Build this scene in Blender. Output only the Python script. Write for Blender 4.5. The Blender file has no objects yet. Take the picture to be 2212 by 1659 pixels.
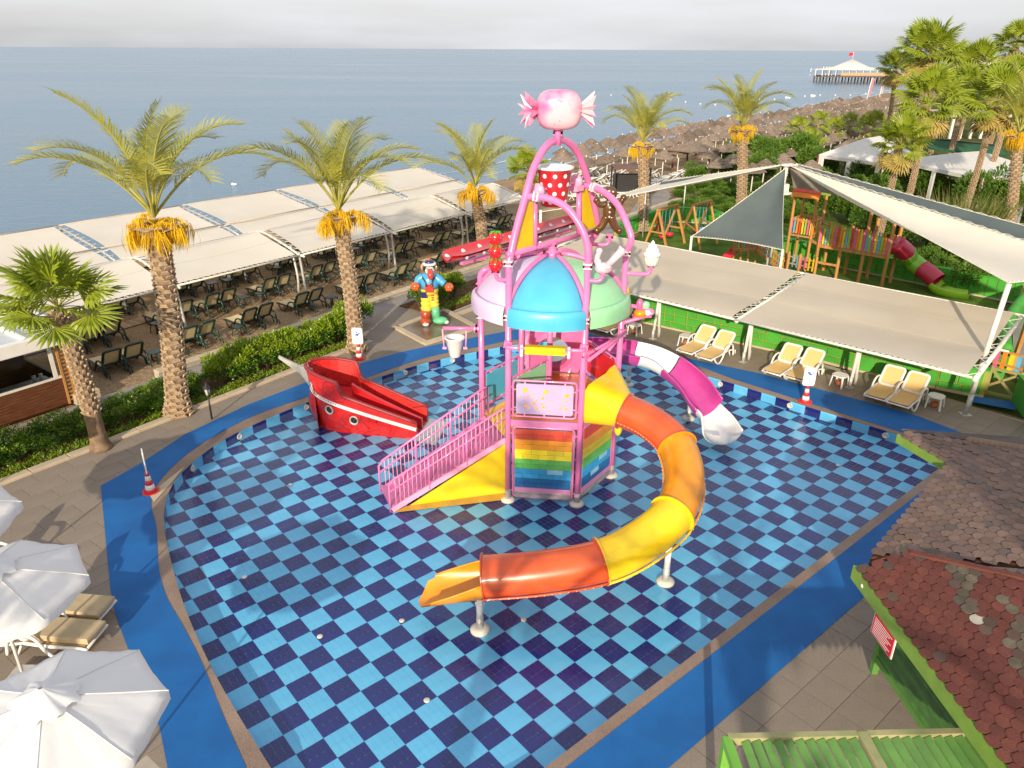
import bpy, math, random
from math import sin, cos, pi, radians, atan2, sqrt, hypot
from mathutils import Vector, Matrix, Quaternion
import mathutils.noise as mnoise
R = random.Random(7)
sc = bpy.context.scene
col = sc.collection

# ------------------------------------------------------------ camera
HC = 10.715
PITCH, ROLL, FPX = radians(24.12), radians(.29), 1616.0
cam_d = bpy.data.cameras.new('camera'); cam = bpy.data.objects.new('camera', cam_d); col.objects.link(cam)
cam_d.sensor_width = 36; cam_d.lens = FPX / 2212 * 36; cam_d.clip_start = .1; cam_d.clip_end = 60000
_F = Vector((0, cos(PITCH), -sin(PITCH))); _R0 = Vector((1, 0, 0)); _U0 = Vector((0, sin(PITCH), cos(PITCH)))
_R = cos(ROLL) * _R0 + sin(ROLL) * _U0; _U = -sin(ROLL) * _R0 + cos(ROLL) * _U0
cam.matrix_world = Matrix(((_R.x, _U.x, -_F.x, 0), (_R.y, _U.y, -_F.y, 0), (_R.z, _U.z, -_F.z, HC), (0, 0, 0, 1)))
sc.camera = cam
# ------------------------------------------------------------ world + sun
SUN_EL, SUN_TO = radians(19), radians(78)
w = bpy.data.worlds.new('World'); sc.world = w; w.use_nodes = True
nt = w.node_tree; bg = nt.nodes['Background']
sky = nt.nodes.new('ShaderNodeTexSky'); sky.sky_type = 'NISHITA'; sky.sun_disc = False
sky.sun_elevation = SUN_EL; sky.sun_rotation = radians(192); sky.air_density = 1.2; sky.dust_density = 3.0; sky.ozone_density = 1.0
tc = nt.nodes.new('ShaderNodeTexCoord'); mp = nt.nodes.new('ShaderNodeMapping'); mp.inputs['Scale'].default_value = (1, 1, 6)
no = nt.nodes.new('ShaderNodeTexNoise'); no.inputs['Scale'].default_value = 1.6; no.inputs['Detail'].default_value = 5
rp = nt.nodes.new('ShaderNodeValToRGB'); rp.color_ramp.elements[0].position = .35; rp.color_ramp.elements[1].position = .62
rp.color_ramp.elements[0].color = (.5, .5, .5, 1); rp.color_ramp.elements[1].color = (.97, .97, .97, 1)
mx = nt.nodes.new('ShaderNodeMixRGB'); mx.inputs['Color2'].default_value = (4.55, 4.62, 4.85, 1)
nt.links.new(tc.outputs['Generated'], mp.inputs['Vector']); nt.links.new(mp.outputs['Vector'], no.inputs['Vector'])
nt.links.new(no.outputs['Fac'], rp.inputs['Fac']); nt.links.new(rp.outputs['Color'], mx.inputs['Fac'])
nt.links.new(sky.outputs['Color'], mx.inputs['Color1']); nt.links.new(mx.outputs['Color'], bg.inputs['Color'])
bg.inputs['Strength'].default_value = .138
sun_d = bpy.data.lights.new('sun', 'SUN'); sun_d.energy = 4.1; sun_d.angle = radians(.6); sun_d.color = (1, .86, .66)
sun = bpy.data.objects.new('sun', sun_d); col.objects.link(sun)
_sd = Vector((cos(SUN_TO) * cos(SUN_EL), sin(SUN_TO) * cos(SUN_EL), -sin(SUN_EL)))
sun.rotation_euler = _sd.to_track_quat('-Z', 'Y').to_euler()
sc.view_settings.view_transform = 'Standard'; sc.view_settings.look = 'None'
sc.view_settings.exposure = 0.46; sc.view_settings.gamma = 1
sc.view_settings.use_curve_mapping = False
sc.cycles.max_bounces = 6; sc.cycles.transparent_max_bounces = 16
sc.cycles.use_denoising = True

# ------------------------------------------------------------ helpers
def K(x, y, z=0.3):
    """photo pixel (on a 2212 px wide copy) -> the point at height z that it shows"""
    d = _F + _R * ((x - 1106) / FPX) - _U * ((y - 829.5) / FPX)
    t = (z - HC) / d.z
    return Vector((d.x * t, d.y * t, z))
def KP(x, y, p0, dr):
    """pixel -> point on the vertical plane through p0 with direction dr (x,y)"""
    d = _F + _R * ((x - 1106) / FPX) - _U * ((y - 829.5) / FPX)
    n = Vector((-dr[1], dr[0], 0)); c = Vector((0, 0, HC))
    t = (Vector((p0[0], p0[1], 0)) - c).dot(n) / d.dot(n)
    return c + d * t
OFF = {}
def link(o): col.objects.link(o); return o
def tag(o, label=None, cat=None, group=None, kind=None):
    if label: o['label'] = label
    if cat: o['category'] = cat
    if group: o['group'] = group
    if kind: o['kind'] = kind
    return o
def thing(name, label, cat, loc=(0, 0, 0), rz=0, group=None):
    o = bpy.data.objects.new(name, None); link(o); o.empty_display_size = .2
    o.location = loc; o.rotation_euler = (0, 0, rz); OFF[o] = Vector(loc)
    return tag(o, label, cat, group)
def kids(o): return [c for c in bpy.data.objects if c.parent == o]
TREE = {}
def _reg(par, o): TREE.setdefault(par, []).append(o)
def dup(o, loc=None, rz=None, label=None, group=None, scale=None, parent=None, name=None):
    c = o.copy(); link(c)
    if parent is not None: c.parent = parent
    if loc is not None: c.location = loc
    if rz is not None: c.rotation_euler = (0, 0, rz)
    if scale is not None: c.scale = (scale,) * 3 if isinstance(scale, (int, float)) else scale
    if label: c['label'] = label
    if group: c['group'] = group
    for ch in TREE.get(o, []): 
        d = dup(ch, parent=c); _reg(c, d)
    return c
class MB:
    def __init__(s): s.v = []; s.f = []; s.m = []; s.sm = []
    def add(s, V, Fc, m=0, sm=False):
        b = len(s.v); s.v.extend([tuple(p) for p in V])
        for f in Fc: s.f.append(tuple(i + b for i in f)); s.m.append(m); s.sm.append(sm)
        return s
    def box(s, c, d, rz=0, m=0):
        cx, cy, cz = c; a, b, h = d[0] / 2, d[1] / 2, d[2] / 2; co, si = cos(rz), sin(rz)
        V = [(cx + x * co - y * si, cy + x * si + y * co, cz + z) for z in (-h, h) for x, y in ((-a, -b), (a, -b), (a, b), (-a, b))]
        return s.add(V, [(3, 2, 1, 0), (4, 5, 6, 7), (0, 1, 5, 4), (1, 2, 6, 5), (2, 3, 7, 6), (3, 0, 4, 7)], m)
    def bbox(s, c, d, rz=0, m=0, b=.02):
        """box with chamfered top edge"""
        cx, cy, cz = c; co, si = cos(rz), sin(rz); V = []
        for z, k in ((-d[2] / 2, 0), (d[2] / 2 - b, 0), (d[2] / 2, b)):
            a, e = d[0] / 2 - k, d[1] / 2 - k
            V += [(cx + x * co - y * si, cy + x * si + y * co, cz + z) for x, y in ((-a, -e), (a, -e), (a, e), (-a, e))]
        Fc = [(8, 9, 10, 11)]
        for r in (0, 4):
            for i in range(4): Fc.append((r + i, r + (i + 1) % 4, r + 4 + (i + 1) % 4, r + 4 + i))
        return s.add(V, Fc, m)
    def bar(s, p, q, w, h, m=0, up=(0, 0, 1)):
        p, q = Vector(p), Vector(q); d = (q - p).normalized(); up = Vector(up)
        x = d.cross(up)
        if x.length < 1e-4: x = d.cross(Vector((1, 0, 0)))
        x.normalize(); y = x.cross(d)
        V = [e + x * (a * w / 2) + y * (b * h / 2) for e in (p, q) for a, b in ((-1, -1), (1, -1), (1, 1), (-1, 1))]
        return s.add(V, [(3, 2, 1, 0), (4, 5, 6, 7), (0, 1, 5, 4), (1, 2, 6, 5), (2, 3, 7, 6), (3, 0, 4, 7)], m)
    def tube(s, pts, r, n=8, m=0, cap=True, sm=True, a0=0, a1=2 * pi, thick=0, flat=1.0, upv=None):
        """swept circle (or open channel when a0/a1 given, angle 0 = up side)"""
        pts = [Vector(p) for p in pts]; N = len(pts)
        rr = r if isinstance(r, (list, tuple)) else [r] * N
        T = [(pts[min(i + 1, N - 1)] - pts[max(i - 1, 0)]).normalized() for i in range(N)]
        up = Vector(upv) if upv else Vector((0, 0, 1)); fr = []
        x = None
        for i in range(N):
            if upv or a1 - a0 < 6.28:
                xx = T[i].cross(up).normalized(); 
            else:
                if x is None:
                    x = T[0].cross(up if abs(T[0].dot(up)) < .95 else Vector((0, 1, 0))).normalized()
                xx = (x - T[i] * x.dot(T[i])).normalized(); x = xx
            fr.append((xx, xx.cross(T[i]).normalized()))
        full = a1 - a0 > 6.28
        k = n if full else n + 1
        def ring(rad_off):
            V = []
            for i in range(N):
                xx, yy = fr[i]
                for j in range(k):
                    a = a0 + (a1 - a0) * j / n
                    V.append(pts[i] + xx * (sin(a) * (rr[i] + rad_off)) + yy * (cos(a) * (rr[i] + rad_off) * flat))
            return V
        V = ring(0); Fc = []
        for i in range(N - 1):
            for j in range(n):
                a, b = i * k + j, i * k + (j + 1) % k
                Fc.append((a, b, b + k, a + k))
        if full and cap: Fc.append(tuple(range(k))[::-1]); Fc.append(tuple((N - 1) * k + j for j in range(k)))
        s.add(V, Fc, m, sm)
        if thick:
            V2 = ring(thick)
            s.add(V2, [f[::-1] for f in Fc if len(f) == 4], m, sm)
            E = []; W = []
            o = len(V)
            W = V + V2
            if not full:
                for i in range(N - 1):
                    for j in (0, k - 1):
                        a = i * k + j; E.append((a, a + k, a + k + o, a + o))
            for i in (0, N - 1):
                for j in range(n):
                    a = i * k + j; b = i * k + (j + 1) % k; E.append((a, b, b + o, a + o))
            s.add(W, E, m, False)
        return s
    def lathe(s, prof, c=(0, 0, 0), n=16, m=0, sm=True, mat=None, a0=0, a1=2 * pi):
        V = []; full = a1 - a0 > 6.28; k = n if full else n + 1
        for r, z in prof:
            for j in range(k):
                a = a0 + (a1 - a0) * j / n; p = Vector((r * cos(a), r * sin(a), z))
                if mat: p = mat @ p
                V.append((p.x + c[0], p.y + c[1], p.z + c[2]))
        Fc = []
        for i in range(len(prof) - 1):
            for j in range(n):
                a, b = i * k + j, i * k + (j + 1) % k; Fc.append((a, b, b + k, a + k))
        if full and prof[0][0] > 1e-4: Fc.append(tuple(range(k))[::-1])
        if full and prof[-1][0] > 1e-4: Fc.append(tuple((len(prof) - 1) * k + j for j in range(k)))
        return s.add(V, Fc, m, sm)
    def ball(s, c, r, n=12, k=8, m=0, mat=None, pw=1.0):
        if isinstance(r, (int, float)): r = (r,) * 3
        V = []
        sg = lambda x: (abs(x) ** pw) * (1 if x >= 0 else -1)
        for i in range(k + 1):
            th = pi * i / k
            for j in range(n):
                a = 2 * pi * j / n
                p = Vector((r[0] * sg(sin(th)) * sg(cos(a)), r[1] * sg(sin(th)) * sg(sin(a)), -r[2] * sg(cos(th))))
                if mat: p = mat @ p
                V.append((p.x + c[0], p.y + c[1], p.z + c[2]))
        Fc = [(i * n + j, i * n + (j + 1) % n, (i + 1) * n + (j + 1) % n, (i + 1) * n + j) for i in range(k) for j in range(n)]
        return s.add(V, Fc, m, True)
    def prism(s, pts, z0, z1, m=0, bottom=True):
        n = len(pts); ar = sum(pts[i][0] * pts[(i + 1) % n][1] - pts[(i + 1) % n][0] * pts[i][1] for i in range(n))
        if ar < 0: pts = pts[::-1]
        V = [(p[0], p[1], z0) for p in pts] + [(p[0], p[1], z1) for p in pts]
        Fc = [tuple(range(n, 2 * n))] + [(i, (i + 1) % n, n + (i + 1) % n, n + i) for i in range(n)]
        if bottom: Fc.append(tuple(range(n))[::-1])
        return s.add(V, Fc, m)
    def panel(s, P, t, m=0):
        """thick flat polygon from 3d points, thickness t along its normal"""
        P = [Vector(p) for p in P]; n = (P[1] - P[0]).cross(P[2] - P[1]).normalized(); N = len(P)
        V = [p + n * t / 2 for p in P] + [p - n * t / 2 for p in P]
        return s.add(V, [tuple(range(N)), tuple(range(2 * N - 1, N - 1, -1))] + [(i + N, (i + 1) % N + N, (i + 1) % N, i) for i in range(N)], m)
    def grid(s, fn, nu, nv, m=0, sm=True, thick=0):
        V = [fn(i / nu, j / nv) for i in range(nu + 1) for j in range(nv + 1)]; k = nv + 1
        Fc = [(i * k + j, (i + 1) * k + j, (i + 1) * k + j + 1, i * k + j + 1) for i in range(nu) for j in range(nv)]
        s.add(V, Fc, m, sm)
        if thick:
            V2 = [Vector(p) - Vector((0, 0, thick)) for p in V]; s.add(V2, [f[::-1] for f in Fc], m, sm)
        return s
    def xform(s, M): s.v = [tuple(M @ Vector(p)) for p in s.v]; return s
    def build(s, name, mats, par=None, label=None, kind=None, cat=None, group=None, sharp=True):
        me = bpy.data.meshes.new(name)
        off = Vector((0, 0, 0))
        if par is not None: off = OFF.get(par, off)
        V = [(p[0] - off.x, p[1] - off.y, p[2] - off.z) for p in s.v] if off.length else s.v
        me.from_pydata(V, [], s.f)
        if not isinstance(mats, (list, tuple)): mats = [mats]
        for m_ in mats: me.materials.append(m_)
        me.polygons.foreach_set('material_index', s.m); me.polygons.foreach_set('use_smooth', s.sm)
        me.update()
        o = bpy.data.objects.new(name, me); link(o)
        if par is not None: o.parent = par; OFF[o] = off; _reg(par, o)
        return tag(o, label, cat, group, kind)
def mesh_obj(name, me, par=None, loc=(0, 0, 0), rot=None, scale=None, **kw):
    o = bpy.data.objects.new(name, me); link(o); o.location = loc
    if rot is not None:
        o.rotation_euler = rot
    if scale is not None: o.scale = scale if isinstance(scale, (tuple, list)) else (scale,) * 3
    if par is not None: o.parent = par; _reg(par, o)
    return tag(o, **kw)

# ------------------------------------------------------------ materials
def mat(name, c, c2=None, scale=3., rough=.5, bump=0., bscale=30., metal=0., trans=0., coat=0., rnd=0., stretch=None, detail=4, lo=.35, hi=.65, spec=.5, speck=None, bdist=.02, coord='Object', backc=None):
    m = bpy.data.materials.new(name); m.use_nodes = True; n = m.node_tree; N = n.nodes; L = n.links
    b = N['Principled BSDF']; b.inputs['Roughness'].default_value = rough; b.inputs['Metallic'].default_value = metal
    b.inputs['Specular IOR Level'].default_value = spec
    if coat: b.inputs['Coat Weight'].default_value = coat; b.inputs['Coat Roughness'].default_value = .08
    t = N.new('ShaderNodeTexCoord'); vec = t.outputs[coord]
    if stretch:
        mpn = N.new('ShaderNodeMapping'); mpn.inputs['Scale'].default_value = stretch; L.new(vec, mpn.inputs['Vector']); vec = mpn.outputs['Vector']
    if c2 is None: c2 = tuple(x * .86 for x in c)
    ns = N.new('ShaderNodeTexNoise'); ns.inputs['Scale'].default_value = scale; ns.inputs['Detail'].default_value = detail
    L.new(vec, ns.inputs['Vector'])
    r = N.new('ShaderNodeValToRGB'); r.color_ramp.elements[0].position = lo; r.color_ramp.elements[1].position = hi
    r.color_ramp.elements[0].color = (*c2, 1); r.color_ramp.elements[1].color = (*c, 1)
    L.new(ns.outputs['Fac'], r.inputs['Fac']); out = r.outputs['Color']
    if speck:
        n2 = N.new('ShaderNodeTexNoise'); n2.inputs['Scale'].default_value = speck[0]; n2.inputs['Detail'].default_value = 2
        L.new(t.outputs[coord], n2.inputs['Vector'])
        r2 = N.new('ShaderNodeMapRange'); r2.inputs[1].default_value = .3; r2.inputs[2].default_value = .7
        r2.inputs[3].default_value = 1 - speck[1]; r2.inputs[4].default_value = 1 + speck[1]; L.new(n2.outputs['Fac'], r2.inputs[0])
        mm = N.new('ShaderNodeVectorMath'); mm.operation = 'SCALE'; L.new(out, mm.inputs[0]); L.new(r2.outputs[0], mm.inputs['Scale']); out = mm.outputs[0]
    if rnd:
        oi = N.new('ShaderNodeObjectInfo'); r3 = N.new('ShaderNodeMapRange'); r3.inputs[3].default_value = 1 - rnd; r3.inputs[4].default_value = 1 + rnd
        L.new(oi.outputs['Random'], r3.inputs[0]); mm = N.new('ShaderNodeVectorMath'); mm.operation = 'SCALE'
        L.new(out, mm.inputs[0]); L.new(r3.outputs[0], mm.inputs['Scale']); out = mm.outputs[0]
    L.new(out, b.inputs['Base Color'])
    if bump:
        n4 = N.new('ShaderNodeTexNoise'); n4.inputs['Scale'].default_value = bscale; n4.inputs['Detail'].default_value = 3; L.new(vec, n4.inputs['Vector'])
        bp = N.new('ShaderNodeBump'); bp.inputs['Strength'].default_value = bump; bp.inputs['Distance'].default_value = bdist
        L.new(n4.outputs['Fac'], bp.inputs['Height']); L.new(bp.outputs['Normal'], b.inputs['Normal'])
    if trans:
        tr = N.new('ShaderNodeBsdfTranslucent'); L.new(out, tr.inputs['Color']); ms = N.new('ShaderNodeMixShader')
        ms.inputs[0].default_value = trans; L.new(b.outputs[0], ms.inputs[1]); L.new(tr.outputs[0], ms.inputs[2])
        L.new(ms.outputs[0], N['Material Output'].inputs['Surface'])
    return m
M = {}
M['pink'] = mat('pink_gloss_paint', (.78, .20, .46), (.70, .17, .40), rough=.3, scale=2, coat=.3)
M['pinkl'] = mat('light_pink_paint', (.86, .38, .56), (.80, .32, .50), rough=.35, scale=2)
M['cuff'] = mat('white_steel_cuff', (.82, .72, .74), rough=.35)
M['sleeve'] = mat('grey_stained_sleeve', (.42, .36, .38), (.30, .26, .28), rough=.6, scale=8)
M['blue'] = mat('sky_blue_fibreglass', (.09, .48, .72), (.07, .42, .66), rough=.38, scale=1.5, coat=.2)
M['blued'] = mat('deep_blue_plastic', (.03, .20, .38), rough=.4)
M['lav'] = mat('lavender_fibreglass', (.62, .52, .73), (.57, .46, .68), rough=.4, scale=1.5, coat=.2)
M['grn'] = mat('mint_green_fibreglass', (.30, .62, .36), (.26, .56, .32), rough=.4, scale=1.5, coat=.2)
M['red'] = mat('red_gloss_fibreglass', (.66, .02, .03), (.55, .015, .02), rough=.28, scale=2, coat=.4)
M['yel'] = mat('yellow_fibreglass', (.86, .62, .01), (.80, .52, .01), rough=.32, scale=2, coat=.3)
M['ora'] = mat('amber_orange_fibreglass', (.78, .30, .008), (.66, .24, .006), rough=.3, scale=2.5, coat=.4)
M['verm'] = mat('red_orange_fibreglass', (.64, .10, .02), (.56, .07, .014), rough=.28, scale=2.5, coat=.5)
M['white'] = mat('white_fibreglass', (.80, .80, .80), (.74, .74, .75), rough=.35, scale=2, coat=.3)
M['magenta'] = mat('magenta_fibreglass', (.52, .06, .30), (.46, .045, .25), rough=.3, scale=2, coat=.4)
M['lavp'] = mat('lavender_print_board', (.46, .37, .62), (.42, .33, .58), rough=.4)
M['bolt'] = mat('steel_bolt', (.75, .72, .68), rough=.3, metal=.6)
M['cream'] = mat('cream_plastic', (.72, .68, .58), rough=.5)
M['fabric'] = mat('beige_shade_cloth', (.68, .60, .49), (.63, .55, .44), scale=.5, rough=.9, trans=.3, bump=.15, bscale=3, bdist=.05)
M['fabricw'] = mat('ivory_shade_cloth', (.82, .77, .68), (.77, .72, .63), scale=.5, rough=.9, trans=.25, bump=.15, bscale=2, bdist=.05)
M['fabricg'] = mat('grey_blue_shade_net', (.105, .135, .14), (.085, .112, .118), scale=.8, rough=.95, trans=.15)
M['galv'] = mat('galvanised_steel', (.56, .55, .52), (.44, .43, .41), scale=6, rough=.45, metal=.3)
M['wpost'] = mat('white_painted_steel', (.72, .69, .63), (.62, .59, .53), scale=3, rough=.45)
M['rope'] = mat('white_rope', (.78, .74, .66), rough=.8)
M['wood'] = mat('honey_timber', (.50, .25, .07), (.38, .17, .04), scale=2, stretch=(3, 3, .6), rough=.6, bump=.2)
M['woodd'] = mat('dark_red_timber', (.16, .055, .02), (.08, .028, .012), scale=3, stretch=(1, 1, 12), rough=.5, bump=.3, bscale=8)
M['black'] = mat('black_paint', (.02, .02, .022), rough=.4)
M['dkgrn'] = mat('dark_green_plastic', (.012, .04, .03), (.008, .028, .02), rough=.35)
M['sling'] = mat('tan_sling_mesh', (.72, .60, .34), (.66, .54, .30), scale=20, rough=.8, trans=.1)
M['slingy'] = mat('golden_tan_sling', (.74, .52, .23), (.68, .47, .19), scale=30, rough=.75)
M['wplast'] = mat('white_resin_plastic', (.78, .77, .74), (.72, .70, .67), rough=.35)
M['terra'] = mat('terracotta', (.45, .12, .04), rough=.7)
# ------------------------------------------------------------ setting
TH = radians(40.17); LS = .5
LA = Vector((cos(TH), sin(TH))); LB = Vector((sin(TH), -cos(TH)))
LO = Vector((-2.78 * LS, 18.70 * LS)) if False else Vector((-1.385, 9.35))
SU = Vector((cos(radians(53.5)), sin(radians(53.5)), 0)); SV = Vector((-SU.y, SU.x, 0)); SO = Vector((-10.43, 20.44, 0))
def ST(s, t, z=.3): p = SO + SU * s + SV * t; return Vector((p.x, p.y, z))
def inside(pt, poly):
    x, y = pt[0], pt[1]; r = False; j = len(poly) - 1
    for i in range(len(poly)):
        xi, yi = poly[i][0], poly[i][1]; xj, yj = poly[j][0], poly[j][1]
        if (yi > y) != (yj > y) and x < (xj - xi) * (y - yi) / (yj - yi) + xi: r = not r
        j = i
    return r
def spline(P, k=6):
    P = [Vector(p) for p in P]; out = []
    for i in range(len(P) - 1):
        p0, p1, p2, p3 = P[max(i - 1, 0)], P[i], P[i + 1], P[min(i + 2, len(P) - 1)]
        for j in range(k):
            t = j / k
            out.append(.5 * ((2 * p1) + (p2 - p0) * t + (2 * p0 - 5 * p1 + 4 * p2 - p3) * t * t + (3 * p1 - p0 - 3 * p2 + p3) * t ** 3))
    out.append(P[-1]); return out
ZD = .30
KK = lambda L, z=ZD: [K(x, y, z) for x, y in L]
# curved side of the pool rim, from the bottom edge of the picture round the back to the straight right side
c_in = KK([(585, 1659), (498, 1516), (450, 1428), (398, 1309), (366, 1197), (354, 1130), (356, 1090), (372, 1048), (402, 1012), (470, 958), (560, 912), (667, 868), (806, 820), (894, 791), (969, 772), (1043, 757), (1110, 745), (1196, 738), (1280, 746), (1360, 766), (1460, 793), (1585, 829)])
c_out = KK([(532, 1659), (478, 1536), (438, 1436), (398, 1357), (358, 1285), (342, 1217), (338, 1138), (326.5, 1086), (345, 1040), (400, 985), (465, 942), (550, 898), (667, 857), (806, 811), (894, 781), (959, 764), (1043, 748), (1110, 735), (1196, 727), (1290, 733), (1370, 754), (1500, 789), (1585, 820)])
m_out = KK([(362, 1659), (346, 1576), (295, 1440), (275, 1397), (250, 1330), (239, 1277), (228, 1160), (218, 1050), (300, 1004), (400, 938.5), (537, 874), (667, 824), (781, 785), (862, 762), (952, 743), (1043, 726), (1110, 713), (1196, 708), (1247, 716), (1382, 746), (1491, 776)])
def fix(L, n=5): return spline(L, n)
c_in, c_out = fix(c_in), fix(c_out)
# extend under the bottom edge of the frame (pool narrows towards the viewer)
far_dir = Vector((cos(radians(-41)), sin(radians(-41)), 0)); rt = Vector((cos(TH), sin(TH), 0))
def isect(p, d, q, e):
    den = d.x * e.y - d.y * e.x; t = ((q.x - p.x) * e.y - (q.y - p.y) * e.x) / den; return Vector((p.x + d.x * t, p.y + d.y * t, ZD))
Rin, Rout = K(1459, 1443.7), K(1459, 1475)
corner_in = isect(c_in[-1], (K(1956, 944) - c_in[-1]).normalized(), Rin, rt)
corner_out = isect(c_out[-1], (K(1956, 937) - c_out[-1]).normalized(), Rout, rt)
near_in = [Rin - rt * 3.6, Rin - rt * 4.6 + Vector((-.5, -.2, 0)), Vector((-1.6, 6.0, ZD)), Vector((-2.9, 6.6, ZD))]
near_out = [Rout - rt * 3.3, Rout - rt * 4.9 + Vector((-.5, -.3, 0)), Vector((-1.8, 5.5, ZD)), Vector((-3.3, 6.3, ZD))]
pool_in = c_in + [corner_in] + near_in
pool_out = c_out + [corner_out] + near_out
for p in pool_in + pool_out: p.z = ZD
B1 = K(1592, 1530); mat_corner = Vector((13.3, 19.3, ZD))
mR = isect(B1, rt, mat_corner, Vector((-sin(radians(35)), cos(radians(35)), 0)))
mat_out = m_out + KK([(1645, 808), (1757, 838), (1870, 868), (1979, 898), (2076, 935)]) + [mR] + [B1 - rt * 5.6, Vector((-.8, 3.4, ZD)), Vector((-4.4, 5.0, ZD))]
for p in mat_out: p.z = ZD

def ring_mesh(name, outer, inner, z, m, par=None, **kw):
    """planar ring between two closed outlines, via bmesh triangulation"""
    import bmesh
    bm = bmesh.new()
    def loop(P):
        vs = [bm.verts.new((p[0], p[1], z)) for p in P]
        return [bm.edges.new((vs[i], vs[(i + 1) % len(vs)])) for i in range(len(vs))]
    E_ = loop(outer) + (loop(inner) if inner else [])
    bmesh.ops.triangle_fill(bm, use_beauty=True, use_dissolve=False, edges=E_)
    for f in bm.faces:
        if f.normal.z < 0: f.normal_flip()
    # drop any faces inside the hole
    if inner:
        for f in list(bm.faces):
            if inside(f.calc_center_median(), inner): bm.faces.remove(f)
    me = bpy.data.meshes.new(name); bm.to_mesh(me); bm.free(); me.materials.append(m)
    o = bpy.data.objects.new(name, me); link(o)
    if par: o.parent = par; _reg(par, o)
    return tag(o, **kw)

M['grout'] = mat('pale_blue_grout', (.30, .50, .60), rough=.6)
M['tiled'] = mat('navy_glazed_tile', (.013, .021, .17), (.010, .015, .13), rough=.25, scale=1.2, rnd=.05)
M['tilel'] = mat('aqua_glazed_tile', (.13, .50, .78), (.105, .43, .72), rough=.25, scale=1.2, rnd=.03)
M['coping'] = mat('brown_pebble_coping', (.29, .21, .165), (.22, .155, .12), scale=.9, rough=.8, speck=(70, .35), bump=.3, bscale=80)
M['mat'] = mat('blue_rubber_mat', (.003, .125, .40), (.002, .098, .33), scale=1.3, rough=.75, speck=(90, .18), bump=.3, bscale=120)
M['pave'] = mat('grey_brown_paving', (.255, .21, .17), (.225, .185, .15), scale=1.1, rough=.75, speck=(40, .15), bump=.15, bscale=60, rnd=.03)
M['paveg'] = mat('paving_joint', (.44, .40, .34), rough=.9)
M['kerb'] = mat('beige_kerb_stone', (.50, .41, .29), (.42, .34, .24), scale=1.5, rough=.8, speck=(50, .12), rnd=.06)
M['path'] = mat('grey_concrete_path', (.30, .265, .24), (.24, .21, .19), scale=.8, rough=.85, speck=(30, .1))
M['sand'] = mat('coarse_tan_sand', (.33, .235, .145), (.25, .175, .105), scale=.35, rough=1, speck=(14, .28), bump=.8, bscale=5, bdist=.12, spec=.1, detail=8)
M['soil'] = mat('brown_bed_soil', (.16, .09, .045), (.09, .05, .028), scale=3, rough=1, bump=.6, bscale=20, spec=.1)
M['land'] = mat('dry_ground', (.27, .22, .15), (.17, .16, .08), scale=.05, rough=1, spec=.1)
M['lawn'] = mat('lawn_grass', (.10, .17, .018), (.05, .10, .012), scale=.9, rough=.95, speck=(30, .4), bump=.8, bscale=40, spec=.15)
M['gwall'] = mat('green_painted_stone', (.055, .34, .028), (.045, .28, .024), scale=1.6, rough=.7, bump=.5, bscale=9, rnd=.07)
M['gjoint'] = mat('tan_painted_joint', (.30, .32, .05), rough=.8)

pool = tag(MB().prism([(p.x, p.y) for p in pool_out], -.12, -.012).build('pool_basin', M['grout']), kind='structure')
# checker floor: 300 squares that show largest as parts, the rest joined
cam0 = Vector((0, 0, HC))
def square(mb, c, dark, shift=None):
    for a in range(2):
        for b in range(4):
            g_ = 1 if dark else .25; x0, x1 = -.25 + a * .25 + .004 * g_, -.25 + (a + 1) * .25 - .004 * g_
            y0, y1 = -.25 + b * .125 + .0035 * g_, -.25 + (b + 1) * .125 - .0035 * g_
            mb.add([(c[0] + LA.x * y + LB.x * x, c[1] + LA.y * y + LB.y * x, c[2]) for x, y in ((x0, y0), (x1, y0), (x1, y1), (x0, y1))], [(0, 1, 2, 3)], 1 if dark else 0)
sq = []
for i in range(-30, 50):
    for j in range(-45, 30):
        c = LO + LA * ((i + .5) * LS) + LB * ((j + .5) * LS)
        vs = [c + LA * (a * .25) + LB * (b * .25) for a in (-1, 1) for b in (-1, 1)]
        n_in = sum(inside(v, pool_in) for v in vs)
        if n_in or inside(c, pool_in): sq.append((c, (i + j) % 2 == 0, n_in))
DARK0 = True
sq.sort(key=lambda q: (q[0] - Vector((0, 0))).length if True else 0)
def seen(c):
    v = Vector((c.x, c.y, 0)) - cam0; d = v.dot(_F); return d > 1 and abs(v.dot(_R)) / d < .72 and abs(v.dot(_U)) / d < .54
vis = [q for q in sq if seen(q[0])]; hid = [q for q in sq if not seen(q[0])]
me_t = {}
for dk in (0, 1):
    mb = MB(); square(mb, (0, 0, 0), dk); me = bpy.data.meshes.new('floor_tile'); me.from_pydata(mb.v, [], mb.f)
    me.materials.append(M['tiled'] if dk else M['tilel']); me_t[dk] = me
rest = MB()
cnt = 0
for q in vis + hid:
    # clip squares that cross the outline to their share by leaving them whole: the wall stands in front of the overhang
    if cnt < 300 and q in vis[:600] and q[2] == 4:
        mesh_obj('floor_tile', me_t[1 if q[1] else 0], pool, (q[0].x, q[0].y, 0)); cnt += 1
    else: square(rest, (q[0].x, q[0].y, 0), q[1])
o = rest.build('distant_floor_tile', [M['tilel'], M['tiled']], pool, kind='stuff')
# ground ring that hides the overhang: basin walls stand on the outline, deck slab lies on top
wl = MB(); acc = 0; wt = 0
P = pool_in; dd = 0; seg = []
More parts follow.
